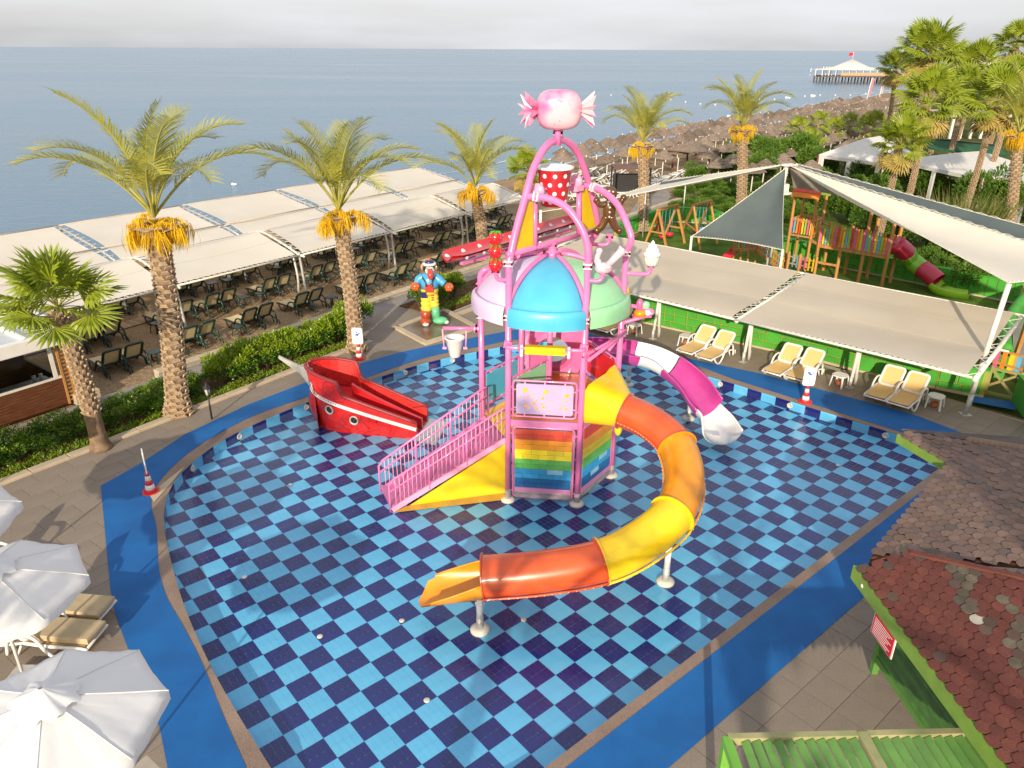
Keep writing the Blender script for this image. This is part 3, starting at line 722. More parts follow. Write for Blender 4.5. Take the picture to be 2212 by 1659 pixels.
# back entry of the white slide: moulded pink wall with a round opening
a, b = hv('BL', 0), hv('BR', 0); d = (b - a).normalized(); nrm = Vector((d.y, -d.x, 0)); L_ = (b - a).length
cxm, czm, hr = L_ * .5, DZ + .62, .46
mb = MB(); N_ = 32; V = []
for j in range(N_):
    t_ = 2 * pi * (j + .5) / N_; cx, sx = cos(t_), sin(t_)
    k_ = min((L_ / 2 - .1) / abs(cx) if abs(cx) > 1e-6 else 9, (.85 if sx > 0 else .6) / abs(sx) if abs(sx) > 1e-6 else 9)
    for rr_, dy in ((k_, 0), (hr + .12, 0), (hr, .06), (hr - .02, -.35)):
        V.append(a + d * (cxm + cx * rr_) + Vector((0, 0, czm + sx * rr_)) + nrm * dy)
Fc = [(j * 4 + i, ((j + 1) % N_) * 4 + i, ((j + 1) % N_) * 4 + i + 1, j * 4 + i + 1) for j in range(N_) for i in range(3)]
mb.add(V, Fc, 0); mb.build('slide_entry_wall', M['hotpink'], tw)
mb = MB(); mb.box((HX['BL'].x * .5 + CT.x * .5 + .1, (HX['BL'].y + CT.y) / 2 - .2, DZ + .5), (.03, .9, .95), .5); mb.build('inner_pink_wall', M['hotpink'], tw)
# yellow funnel at FR - R
a, b = hv('FR', 0), hv('R', 0); d = (b - a).normalized(); nrm = Vector((d.y, -d.x, 0)); L_ = (b - a).length
SLs = K(1348, 887, 2.78)   # centre of the first tube ring
sdir = (Vector((SLs.x, SLs.y, 0)) - (a + b) / 2).normalized()
def ringp(c, dr, r, j, n, up=(0, 0, 1)):
    x = Vector(dr).cross(Vector(up)).normalized(); y = x.cross(Vector(dr)).normalized(); t_ = 2 * pi * j / n
    return Vector(c) + x * (r * cos(t_)) + y * (r * sin(t_))
OS = spline([SLs, K(1410, 917, 2.62), K(1462, 965, 2.38), K(1479, 1038, 2.1), K(1452, 1112, 1.84), K(1385, 1170, 1.64), K(1297, 1213, 1.46), K(1170, 1236, 1.28), K(1043, 1247, 1.14)], 8)
# funnel: rounded square at the face -> round ring
mb = MB(); n = 28; d_s = (OS[1] - OS[0]).normalized(); V = []; st_ = 7
fc = (a + b) / 2; fz0, fz1 = DZ - .12, 3.32
for i in range(st_ + 1):
    t_ = i / st_; tt = t_ * t_ * (3 - 2 * t_)
    for j in range(n):
        th = 2 * pi * j / n; cx, sx = cos(th), sin(th)
        k_ = 1 / max(abs(cx), abs(sx)); k_ = k_ * .8 + .2 * 1.1
        p = Vector((fc.x, fc.y, (fz0 + fz1) / 2)) + d * (cx * k_ * (L_ / 2 - .07)) + Vector((0, 0, sx * k_ * (fz1 - fz0) / 2)) + nrm * .03
        if sx > .2 and cx > .3: p.z += .22 * (sx) * cx
        q = ringp(OS[0], d_s, .42, 0, 1)
        xx = -Vector(d_s).cross(Vector((0, 0, 1))).normalized(); xx = xx if xx.dot(d) > 0 else -xx; yy = Vector((0, 0, 1)) - d_s * d_s.z; yy.normalize()
        q = Vector(OS[0]) + xx * (cx * .43) + yy * (sx * .43)
        V.append(p.lerp(q, tt))
Fc = [(i * n + j, i * n + (j + 1) % n, (i + 1) * n + (j + 1) % n, (i + 1) * n + j) for i in range(st_) for j in range(n)]
mb.add(V, Fc, 0, True); fn_ = mb.build('yellow_slide_funnel', M['yel'], tw)
mb = MB(); c = V[(st_ - 1) * n + int(n * .78)]; mb.ball((c.x, c.y, c.z - .1), (.10, .10, .2), 10, 8); mb.build('funnel_spout', M['yel'], fn_)
# closed orange slide
slide = thing('tube_slide', 'curved closed tube slide in red orange, amber and yellow sections on white legs', 'water slide', (OS[0].x, OS[0].y, 0))
secs = [(0, 16, 'verm', .42), (16, 32, 'ora', .43), (32, 48, 'yel', .44), (48, 64, 'verm', .43)]
def frame_at(Pp, i):
    T = (Pp[min(i + 1, len(Pp) - 1)] - Pp[max(i - 1, 0)]).normalized(); x = T.cross(Vector((0, 0, 1))).normalized(); return T, x, x.cross(T).normalized()
for i0, i1, mk, r in secs:
    mb = MB(); mb.tube(OS[i0:i1 + 1], r, 28, cap=False, upv=(0, 0, 1)); mb.tube(OS[i0:i1 + 1], r - .012, 28, cap=False, upv=(0, 0, 1))
    # rolled end flanges
    for i in (i0, i1):
        T, x, y = frame_at(OS, i); V = []
        sg = 1 if i == i0 else -1
        for dr, dl in ((-.005, 0), (.055, 0), (.055, .025), (0, .03)):
            for j in range(28): t_ = 2 * pi * j / 28; V.append(OS[i] + T * dl * sg + (x * cos(t_) + y * sin(t_)) * (r + dr))
        mb.add(V, [(k * 28 + j, k * 28 + (j + 1) % 28, (k + 1) * 28 + (j + 1) % 28, (k + 1) * 28 + j) for k in range(3) for j in range(28)], 0, False)
    se = mb.build('slide_section', M[mk], slide)
    # lengthwise seam rib with bolts
    mb = MB()
    for sg in (-1, 1):
        pts = []
        for i in range(i0, i1 + 1):
            T, x, y = frame_at(OS, i); pts.append(OS[i] + x * sg * (r + .012) - y * (.12 if sg > 0 else .2))
        mb.tube(pts, .026, 6)
    mb.build('seam_rib', M[mk], se)
    mb = MB()
    for i in range(i0, i1 + 1, 1):
        T, x, y = frame_at(OS, i)
        for sg in (-1, 1): mb.ball(OS[i] + x * sg * (r + .035) - y * (.12 if sg > 0 else .2), .014, 6, 4)
    T, x, y = frame_at(OS, i0)
    for j in range(22): t_ = 2 * pi * j / 22; mb.ball(OS[i0] - T * .01 + (x * cos(t_) + y * sin(t_)) * (r + .03), .013, 6, 4)
    mb.build('flange_bolts', M['bolt'], se, kind='stuff')
T, x, y = frame_at(OS, 64); T2 = Vector((T.x, T.y, -.12)).normalized()
OP = [OS[64] + T2 * (.16 * i) + Vector((0, 0, -.02 * i * .3)) for i in range(8)]
mb = MB(); V = []; nn = 18
for i, c in enumerate(OP):
    f_ = i / 7
    for j in range(nn + 1):
        s_ = -1 + 2 * j / nn; al = s_ * (105 - 35 * f_) * pi / 180
        r = .42; px_ = sin(al) * r * (1 + .12 * f_); pz_ = -cos(al) * r
        pz_ = max(pz_, -.42 + .0)
        V.append(c + x * px_ + Vector((0, 0, pz_ + .0)) + T2 * ((.10 * (1 - abs(s_))) * f_ * 2 - (.12 * (1 if abs(s_) > .8 else 0) * f_)))
Fc = [(i * (nn + 1) + j, i * (nn + 1) + j + 1, (i + 1) * (nn + 1) + j + 1, (i + 1) * (nn + 1) + j) for i in range(7) for j in range(nn)]
mb.add(V, Fc, 0, True); V2 = [p - Vector((0, 0, .02)) for p in V]; mb.add(V2, [f[::-1] for f in Fc], 0, True)
mb.tube([V[i * (nn + 1)] for i in range(8)], .022, 6); mb.tube([V[i * (nn + 1) + nn] for i in range(8)], .022, 6)
mb.build('open_outlet_chute', M['ora'], slide)
def leg(par, px, py, top, brk=True):
    p = K(px, py, 0); mb = MB(); mb.tube([Vector((p.x, p.y, .36)), Vector((p.x, p.y, top))], .07, 12)
    if brk: mb.box((p.x, p.y, top + .04), (.1, .16, .14)); mb.tube([Vector((p.x - .09, p.y, top - .02)), Vector((p.x + .09, p.y, top - .02))], .03, 8)
    o = mb.build('support_leg', M['white'], par)
    mb = MB(); mb.tube([Vector((p.x, p.y, 0)), Vector((p.x, p.y, .37))], .074, 12); mb.build('leg_sleeve', M['galv'], o)
    mb = MB(); flange(mb, p, .2); mb.build('base_flange', M['cream'], o)
leg(slide, 1037, 1362, .72); leg(slide, 1437, 1258, 1.25)
# open magenta and white flume
WS = spline([Vector((1.15, 19.3, 2.52)), Vector((1.5, 20.6, 2.42)), Vector((2.35, 21.7, 2.25)), K(1330, 752, 2.05), K(1401, 764, 1.85), K(1449, 787.6, 1.6), K(1494, 825, 1.32), K(1523, 865.6, 1.05), K(1548, 895, .85), K(1562, 925, .74)], 6)
ws = thing('open_slide', 'open magenta and white flume slide curling from the back of the tower into the pool', 'water slide', (WS[0].x, WS[0].y, 0))
for i0, i1, mk in ((0, 13, 'white'), (13, 22, 'magenta'), (22, 30, 'white'), (30, 44, 'magenta'), (44, 54, 'white')):
    mb = MB(); N_ = i1 - i0 + 1; rad = [.44 + (.03 if mk == 'magenta' else 0)] * N_
    if i1 == 54: rad = [.45 + .12 * max(0, (k - 3) / (N_ - 4)) for k in range(N_)]
    mb.tube(WS[i0:i1 + 1], rad, 18, a0=radians(95), a1=radians(288 if i1 < 54 else 262), thick=.03, upv=(0, 0, 1))
    if i1 == 54:
        T, x, y = frame_at(WS, 54)
        V = [];
        for k in range(6):
            f_ = k / 5
            for j in range(13):
                al = radians(95 + (262 - 95) * j / 12); r = .57 * cos(f_ * 1.35)
                V.append(WS[54] + T * (.35 * sin(f_ * 1.35)) + x * (sin(al) * r) + y * (cos(al) * (.57 - .25 * f_) ))
        mb.add(V, [(k * 13 + j, k * 13 + j + 1, (k + 1) * 13 + j + 1, (k + 1) * 13 + j) for k in range(5) for j in range(12)], 0, True)
    o = mb.build('flume_section', M[mk], ws)
    for sg, al in ((1, radians(95)), (-1, radians(288 if i1 < 54 else 262))):
        mb = MB(); pts = []
        for i in range(i0, i1 + 1): T, x, y = frame_at(WS, i); r = rad[i - i0] + .01; pts.append(WS[i] + x * (sin(al) * r) + y * (cos(al) * r))
        mb.tube(pts, .035, 8); mb.build('rolled_rim', M[mk], o)
mb = MB()
T0_, x0_, y0_ = frame_at(WS, 3)
for k in range(10):
    al = radians(-80 + 160 * k / 9)
mb.tube(WS[2:7], [.47, .49, .5, .49, .47], 20, a0=radians(-90), a1=radians(90), thick=.02, upv=(0, 0, 1)); mb.build('slide_hood', M['white'], ws)
leg(ws, 1487, 905, .66, False); leg(ws, 1357, 832, 1.35, False)
# stairs
stw = tw
t0 = Vector((-.52, 17.0)); t1 = Vector((-.80, 18.1))   # top edge (near, far)
f0, f1 = K(848, 1106, 0), K(826, 1062, 0)                # foot (near, far)
near_top = hv('FL', LZ) + Vector((-.06, .05, 0)); far_top = hv('L', LZ) + Vector((.12, -.35, 0))
f0 = Vector((f0.x, f0.y, 0)); f1 = Vector((f1.x, f1.y, 0))
mb = MB(); NS = 9
M['tread'] = mat('pink_checker_plate', (.62, .20, .40), (.50, .14, .33), scale=30, rough=.5, bump=.6, bscale=60)
for i in range(NS):
    fa, fb = i / NS, (i + 1) / NS; z = LZ * (i + 1) / (NS + 0)
    A_, B_ = f0.lerp(near_top, fa), f0.lerp(near_top, fb + .01); C_, D_ = f1.lerp(far_top, fa), f1.lerp(far_top, fb + .01)
    m2 = MB(); V = [(q.x, q.y, zz) for zz in (z - .05, z) for q in (A_, B_, D_, C_)]
    m2.add(V, [(3, 2, 1, 0), (4, 5, 6, 7), (0, 1, 5, 4), (1, 2, 6, 5), (2, 3, 7, 6), (3, 0, 4, 7)])
    V = [(A_.x, A_.y, z - LZ / NS), (C_.x, C_.y, z - LZ / NS), (C_.x, C_.y, z - .05), (A_.x, A_.y, z - .05)]; m2.add(V, [(0, 1, 2, 3)])
    m2.build('stair_tread', M['tread'], tw)
for (f_, t_, nm) in ((f0, near_top, 1), (f1, far_top, 0)):
    mb = MB(); mb.bar(f_ + Vector((0, 0, .06)), t_ + Vector((0, 0, .03)), .05, .13); mb.build('stair_stringer', M['pinkl'] if nm else M['pink'], tw)
    # handrails
    hgt = .95; dirv = (t_ - f_); rl = MB(); P = []
    fo = f_ - dirv.normalized() * .05
    top = t_ + Vector((0, 0, hgt)); bot = fo + Vector((0, 0, hgt - .05))
    rl.tube([fo, bot + Vector((0, 0, -.08)), bot + Vector((.05, .02, -.02)) + dirv * .01, bot + dirv * .03, top - dirv * .02, top + Vector((.04, 0, -.03)), t_ + Vector((.06, 0, .1))], .028, 8)
    rl.tube([fo + Vector((0, 0, .62)), t_ + Vector((0, 0, .66))], .022, 8)
    for fr__ in (.33, .66): q = f_.lerp(t_, fr__); rl.tube([q, q + Vector((0, 0, hgt - .02))], .03, 8)
    ro = rl.build('stair_handrail', M['pink'], tw)
    for k in range(1, 27):
        fr__ = k / 27; q = f_.lerp(t_, fr__)
        b_ = MB(); b_.tube([q + Vector((0, 0, .08)), q + Vector((0, 0, hgt - .02))], .011, 6); b_.build('baluster', M['pinkl'], ro)
mb = MB(); P = [Vector((f0.x, f0.y - .0, .02)) + (near_top - f0) * .08, Vector((near_top.x, near_top.y, .02)), near_top - Vector((0, 0, .06)), ]
P[0].z = .03; off = Vector((.0, -.03, 0)); mb.panel([p + off for p in P], .03); mb.build('yellow_stair_side', M['yel'], tw)
mb = MB(); q0 = Vector((f0.x, f0.y, .03)) + (near_top - f0) * .02; q0.z = .02
mb.panel([q0 + off * 1.8, Vector((near_top.x, near_top.y, .02)) + off * 1.8, Vector((near_top.x, near_top.y, .22)) + off * 1.8, q0.lerp(Vector((near_top.x, near_top.y, .22)), .1) + off * 1.8 + Vector((0, 0, .12))], .02)
M['amber_st'] = mat('stained_amber_paint', (.52, .27, .02), (.44, .2, .02), rough=.5); mb.build('stained_lower_strip', M['amber_st'], tw)
mb = MB(); mb.panel([f1.lerp(far_top, .08) - Vector((0, 0, .1)), Vector((far_top.x, far_top.y, .02)), far_top - Vector((0, 0, .06))], .03); mb.build('yellow_stair_side', M['yel'], tw)
# small yellow riser panel between landing and upper deck, inner steps
mb = MB(); pA, pB = hv('FL', 0, .9), hv('BL', 0, .9)
mb.panel([Vector((CT.x - .05, CT.y, LZ)), Vector((pA.x, pA.y, LZ)), Vector((pA.x, pA.y, DZ - .14)), Vector((CT.x - .05, CT.y, DZ - .14))], .03); mb.build('yellow_riser_panel', M['yel'], tw)
mb = MB(); mb.panel([hv('L', .25) + Vector((.06, -.15, 0)), hv('FL', .25) + Vector((-.0, .3, 0)), hv('FL', LZ - .15) + Vector((0, .3, 0)), hv('L', LZ - .15) + Vector((.06, -.15, 0))], .03); mb.build('orange_under_panel', M['ora'], tw)
# water spray bars
def sbar(ka, kb, z, out=.26, box=True):
    a, b = hv(ka, z), hv(kb, z); d = (b - a).normalized(); nrm = Vector((d.y, -d.x, 0))
    mb = MB(); pts = [a, a + nrm * out * .8, a + nrm * out + d * .08 , a + nrm * out + d * .3] ; mb.tube(spline(pts, 3), .05, 10)
    pts = [b, b + nrm * out * .8, b + nrm * out - d * .08, b + nrm * out - d * .3]; mb.tube(spline(pts, 3), .05, 10)
    mb.tube([a + nrm * out + d * .2, b + nrm * out - d * .2], .035, 8)
    for p in (a + nrm * .05, b + nrm * .05): cuff(mb, p, .1, nrm)
    o = mb.build('spray_bar', M['pink'], tw)
    if box:
        m2 = MB(); L_ = (b - a).length; p0, p1 = a + nrm * out + d * .42, b + nrm * out - d * .42
        m2.bar(p0, p1, .16, .13); m2.bar(p0 + Vector((0, 0, -.07)) + nrm * .02, p1 + Vector((0, 0, -.07)) + nrm * .02, .12, .1)
        m2.build('yellow_water_wheel', M['yel'], o)
        m2 = MB()
        for p in (p0 - d * .08, p1 + d * .08): m2.bar(p - Vector((0, 0, .16)), p + Vector((0, 0, .08)), .06, .06); m2.ball(p - Vector((0, 0, .18)), .045, 8, 6)
        m2.build('wheel_bearing', M['cuff'], o)
sbar('FL', 'FR', 4.36)
sbar('FR', 'R', 4.2, .1, False)
a, b = hv('FR', 4.05), hv('R', 4.25); mb = MB(); mb.tube([a + Vector((.1, -.1, 0)), b + Vector((.12, -.1, 0))], .045, 8); mb.tube([hv('FR', 3.9).lerp(hv('R', 4.1), .55) + Vector((.1, -.1, 0)), hv('R', 4.1)], .04, 8); mb.build('spray_bar', M['pink'], tw)
# small gray jets on the back rail
for f_ in (.25, .75):
    p = hv('BL', 4.3).lerp(hv('BR', 4.3), f_); mb = MB(); mb.tube([p, p + Vector((0, 0, .35))], .03, 8); mb.build('jet_nozzle', M['pinkl'], tw)
mb = MB(); mb.tube([hv('BL', 4.3), hv('BR', 4.3)], .045, 8); mb.build('back_rail', M['pink'], tw)
# white hanging bucket on the left arm
p0 = hv('L', 4.14); p1 = Vector((KP(957, 718, (p0.x, p0.y), (1, 0)).x, p0.y, 4.14))
mb = MB(); mb.tube([p0, p1], .05, 10); cuff(mb, p0 + Vector((-.12, 0, 0)), .09, (1, 0, 0)); arm = mb.build('bucket_arm', M['pink'], tw)
xb = (KP(983, 760, (p0.x, p0.y), (1, 0))).x; mb = MB()
for s_ in (-1, 1):
    mb.tube([Vector((xb + s_ * .31, p0.y, 4.12)), Vector((xb + s_ * .28, p0.y, 3.60))], .02, 6); mb.box((xb + s_ * .27, p0.y, 3.60), (.1, .06, .05))
mb.build('bucket_hanger', M['pinkl'], arm)
mb = MB(); mb.lathe([(.001, 3.36), (.12, 3.36), (.145, 3.39), (.24, 3.86), (.27, 3.88), (.27, 3.9), (.22, 3.9), (.13, 3.42), (.001, 3.40)], (xb, p0.y, 0), 24); mb.build('white_tipping_bucket', M['white'], arm)
# gooseneck at L
p = hv('L', 5.3); mb = MB(); mb.tube(spline([p, p + Vector((0, 0, .25)), p + Vector((.12, .0, .4)), p + Vector((.3, .05, .42))], 4), .075, 12); cuff(mb, p); mb.build('gooseneck_pipe', M['pink'], tw)
# toy arms
def toy_arm(k, z, px, py, zt):
    p0 = hv(k, z); c = Vector((CT.x, CT.y, z)); dirv = (p0 - c).normalized()
    tgt = KP(px, py, (p0.x, p0.y), (1, 0))
    tgt = Vector((tgt.x, p0.y - .02, z)); dx = 1 if tgt.x > p0.x else -1
    mb = MB(); mb.tube(spline([p0, Vector((tgt.x - dx * .14, tgt.y, z - .02)), Vector((tgt.x - dx * .03, tgt.y, z + .03)), Vector((tgt.x, tgt.y, z + .16)), Vector((tgt.x, tgt.y, zt))], 4), .05, 10)
    cuff(mb, (tgt.x, tgt.y, z + .2), .085)
    mb.build('toy_arm', M['pink'], tw); return Vector((tgt.x, tgt.y, zt))
def toyz(k, px, py): p0 = hv(k, 0); return KP(px, py, (p0.x, p0.y), (1, 0)).z
# strawberries
sg_ = toy_arm('FL', toyz('FL', 1070, 603), 1071, 603, toyz('FL', 1071, 588))
M['leafg'] = mat('painted_leaf_green', (.10, .38, .04), rough=.4)
for i, y_ in enumerate((575, 546, 517)):
    z = toyz('FL', 1072, y_); st = MB(); st.lathe([(.001, -.19), (.06, -.16), (.13, -.06), (.165, .05), (.14, .14), (.06, .17), (.001, .17)], (sg_.x, sg_.y, z), 18)
    o = st.build('strawberry', M['red'], tw)
    st = MB()
    for k in range(8):
        a = k * pi / 4; b_ = Vector((sg_.x, sg_.y, z + .19)); q = b_ + Vector((cos(a) * .16, sin(a) * .16, -.07)); s_ = Vector((-sin(a), cos(a), 0)) * .05; m_ = b_ + Vector((cos(a) * .1, sin(a) * .1, -.0))
        st.add([b_, m_ - s_, q, m_ + s_], [(0, 1, 2, 3)])
    st.build('leafy_cap', M['leafg'], o)
    st = MB()
    for k in range(22):
        a = k * 2.4; zz = -.12 + .22 * k / 22; rr_ = .07 + (zz + .12) * .45; rr_ = min(rr_ + .02, .165)
        st.ball((sg_.x + cos(a) * rr_, sg_.y + sin(a) * rr_, z + zz), .008, 5, 4)
    st.build('strawberry_seeds', M['cream'], o, kind='stuff')
# gingerbread man
gp = toy_arm('BR', toyz('BR', 1312, 527), 1316, 525, toyz('BR', 1316, 505))
M['ginger'] = mat('glossy_brown_gingerbread', (.10, .042, .012), rough=.25, coat=.5); gz = gp.z + .1
mb = MB(); y_ = gp.y
mb.ball((gp.x - .05, y_, gz + .78), (.15, .08, .15), 14, 10); mb.ball((gp.x - .05, y_, gz + .42), (.14, .08, .26), 14, 10)
for s_ in (-1, 1):
    mb.tube(spline([Vector((gp.x - .05 + s_ * .06, y_, gz + .56)), Vector((gp.x - .05 + s_ * .2, y_, gz + .54)), Vector((gp.x - .05 + s_ * .27, y_, gz + .62 + .05 * (s_ > 0)))], 4), .065, 10)
    mb.tube(spline([Vector((gp.x - .05 + s_ * .05, y_, gz + .3)), Vector((gp.x - .05 + s_ * .12, y_, gz + .12)), Vector((gp.x - .05 + s_ * .22, y_, gz))], 4), [.085] * 8 + [.07], 10)
    mb.ball((gp.x - .05 + s_ * .29, y_, gz + .64 + .05 * (s_ > 0)), .075, 10, 8); mb.ball((gp.x - .05 + s_ * .24, y_, gz - .01), .085, 10, 8)
gpv = Vector((gp.x - .05, y_, gz)); mb.v = [tuple(gpv + (Vector(v) - gpv) * 1.2) for v in mb.v]; gb = mb.build('gingerbread_figure', M['ginger'], tw)
mb = MB()
for x_, z_, r_ in ((-.1, .83, .02), (0, .83, .02), (-.05, .5, .022), (-.05, .4, .022), (-.05, .3, .022)): mb.ball((gp.x + x_, y_ - .08, gz + z_), r_, 8, 6)
mb.tube([Vector((gp.x - .05 + cos(t_) * .07, y_ - .085, gz + .76 + sin(t_) * .04)) for t_ in [pi + k * pi / 6 for k in range(7)]], .01, 5)
for s_ in (-1, 1): mb.ball((gp.x - .05 + s_ * .04, y_ - .09, gz + .62), (.035, .02, .025), 6, 5)
mb.v = [tuple(gpv + (Vector(v) - gpv) * 1.2) for v in mb.v]; mb.build('white_icing', M['white'], gb)
# white bird jelly toy
bp_ = toy_arm('FR', toyz('FR', 1300, 605), 1302, 600, toyz('FR', 1302, 590)); bx, by, bz = bp_.x, bp_.y, bp_.z + .12
M['bird'] = mat('pale_pink_toy_gloss', (.82, .62, .66), (.74, .45, .55), scale=3, rough=.25, coat=.5)
mb = MB(); mb.ball((bx, by, bz), (.2, .16, .13), 16, 10); mb.tube(spline([Vector((bx - .1, by, bz + .05)), Vector((bx - .15, by, bz + .22)), Vector((bx - .11, by, bz + .36))], 5), [.08] * 5 + [.06] * 6, 10); mb.ball((bx - .11, by, bz + .39), (.075, .07, .07), 10, 8)
mb.tube([Vector((bx + .08, by, bz + .05)), Vector((bx + .36, by, bz + .36))], [.07, .09], 12); mb.ball((bx + .37, by, bz + .37), (.1, .09, .1), 12, 8); bo = mb.build('bird_toy', M['bird'], tw)
mb = MB()
for k in range(3): mb.ball((bx + .34 + k * .035, by - .02, bz + .46 - k * .03), (.035, .05, .06), 8, 6)
mb.ball((bx + .06, by - .13, bz + .05), (.1, .05, .06), 10, 6); mb.build('bird_wing', M['bird'], bo)
# cupcake
cp = toy_arm('R', toyz('R', 1390, 590), 1405, 588, toyz('R', 1405, 572)); cx2, cy2, cz2 = cp.x, cp.y, cp.z
mb = MB()
mb.lathe([(.15, .0), (.19, .24), (.001, .24)], (cx2, cy2, cz2), 28); co_ = mb.build('cupcake_case', M['cream'], tw)
mb = MB()
for k in range(14):
    a = 2 * pi * k / 14; a2 = a + .24; mb.add([(cx2 + cos(t_) * r_, cy2 + sin(t_) * r_, cz2 + z_) for t_, r_, z_ in ((a, .158, .02), (a2, .158, .02), (a2, .202, .23), (a, .202, .23))], [(0, 1, 2, 3)])
mb.build('case_pleats', M['white'], co_, kind='stuff')
mb = MB(); mb.lathe([(.20, .22), (.215, .27), (.20, .31), (.16, .32), (.165, .37), (.14, .41), (.105, .42), (.11, .47), (.085, .5), (.05, .52), (.04, .57), (.001, .61)], (cx2, cy2, cz2), 20); mb.build('whipped_icing', M['white'], co_)
# ice cream toy on a bent arm at the right post
p = hv('R', 4.95); q = Vector((KP(1400, 700, (p.x, p.y), (1, 0)).x, p.y, 4.55)); mb = MB(); mb.tube(spline([p, Vector((q.x, q.y, 4.8)), Vector((q.x + .02, q.y, 4.68)), Vector((p.x + .02, q.y, 4.45))], 5), .05, 10); mb.build('toy_arm', M['pink'], tw)
iz = toyz('R', 1378, 683); ix = KP(1385, 683, (p.x, p.y), (1, 0)).x
mb = MB(); mb.bar((ix - .22, p.y, iz), (ix + .24, p.y, iz + .02), .22, .04); io = mb.build('toy_tray', M['hotpink'], tw)
mb = MB(); mb.lathe([(.16, .02), (.15, .12), (.1, .17), (.001, .18)], (ix - .04, p.y, iz), 14); mb.build('orange_jelly', M['ora'], io)
mb = MB(); mb.ball((ix - .06, p.y, iz + .3), (.09, .09, .16), 12, 8); mb.build('pink_jelly', M['hotpink'], io)
mb = MB(); mb.ball((ix + .1, p.y, iz + .28), (.1, .07, .11), 12, 8); mb.build('green_jelly', M['grn'], io)
mb = MB(); mb.ball((ix + .15, p.y, iz + .1), (.09, .08, .09), 12, 8); mb.build('white_jelly', M['white'], io)
# ------------------------------------------------------------ land, beach, sea
SHO = [(-420, -560), (-160, -165), (-80, -42), (-28, 40), (-1, 79), (9.9, 96.6), (27.6, 119.6), (44.4, 140), (76.7, 191), (112.7, 247), (150, 297), (190, 345), (250, 410), (340, 500), (520, 640), (900, 840), (1600, 1060), (3000, 1200)]
sh = spline([Vector((x, y, 0)) for x, y in SHO], 5)
def shoff(o, z):
    out = []
    for i, p in enumerate(sh):
        T = (sh[min(i + 1, len(sh) - 1)] - sh[max(i - 1, 0)]).normalized(); n_ = Vector((T.y, -T.x, 0)); q = p + n_ * o; out.append(Vector((q.x, q.y, z)))
    return out
mb = MB(); prof = [(-6, -2.0), (0, -1.52), (2, -1.25), (5, -.75), (8, -.3), (11, -.02), (12.5, .1)]
V = []; nn = len(sh)
for o_, z in prof: V += shoff(o_, z)
M['sandw'] = mat('wet_and_dry_beach_sand', (.36, .235, .13), (.27, .17, .10), scale=.25, rough=.9, speck=(6, .2), bump=.6, bscale=3, bdist=.1, spec=.2)
mb.add(V, [(k * nn + i, (k + 1) * nn + i, (k + 1) * nn + i + 1, k * nn + i + 1) for k in range(len(prof) - 1) for i in range(nn - 1)], 0, True)
mb.build('beach', M['sandw'], kind='structure')
inl = shoff(12.5, 0)
ring_mesh('ground', inl + [Vector((3000, -800, 0)), Vector((-420, -800, 0))], [p.copy() for p in pool_out], .1, M['sand'], kind='structure')
# sea
sm = bpy.data.materials.new('calm_sea_water'); sm.use_nodes = True; n = sm.node_tree; b = n.nodes['Principled BSDF']; L = n.links
b.inputs['Roughness'].default_value = .18; b.inputs['Specular IOR Level'].default_value = .5
t = n.nodes.new('ShaderNodeTexCoord'); mpn = n.nodes.new('ShaderNodeMapping'); mpn.inputs['Rotation'].default_value = (0, 0, radians(10)); mpn.inputs['Scale'].default_value = (.35, 1.6, 1)
L.new(t.outputs['Object'], mpn.inputs['Vector'])
def nz(sc_, det, vec, dist=0):
    q = n.nodes.new('ShaderNodeTexNoise'); q.inputs['Scale'].default_value = sc_; q.inputs['Detail'].default_value = det; q.inputs['Distortion'].default_value = dist; L.new(vec, q.inputs['Vector']); return q.outputs['Fac']
a1, a2, a3 = nz(.9, 6, mpn.outputs['Vector'], .4), nz(.11, 4, mpn.outputs['Vector']), nz(.012, 5, mpn.outputs['Vector'], .8)
ad = n.nodes.new('ShaderNodeMath'); ad.operation = 'MULTIPLY_ADD'; L.new(a2, ad.inputs[0]); ad.inputs[1].default_value = 2.2; L.new(a1, ad.inputs[2])
bp = n.nodes.new('ShaderNodeBump'); bp.inputs['Strength'].default_value = .55; bp.inputs['Distance'].default_value = .28; L.new(ad.outputs[0], bp.inputs['Height']); L.new(bp.outputs['Normal'], b.inputs['Normal'])
r = n.nodes.new('ShaderNodeValToRGB'); r.color_ramp.elements[0].position = .35; r.color_ramp.elements[1].position = .68
r.color_ramp.elements[0].color = (.065, .155, .245, 1); r.color_ramp.elements[1].color = (.10, .205, .30, 1); L.new(a3, r.inputs['Fac']); L.new(r.outputs['Color'], b.inputs['Base Color'])
rr2 = n.nodes.new('ShaderNodeMapRange'); rr2.inputs[1].default_value = .35; rr2.inputs[2].default_value = .65; rr2.inputs[3].default_value = .2; rr2.inputs[4].default_value = .28; L.new(a3, rr2.inputs[0]); L.new(rr2.outputs[0], b.inputs['Roughness'])
mb = MB(); mb.add([(-30000, -3000, -1.5), (30000, -3000, -1.5), (30000, 50000, -1.5), (-30000, 50000, -1.5)], [(0, 1, 2, 3)]); mb.build('sea', sm, kind='structure')
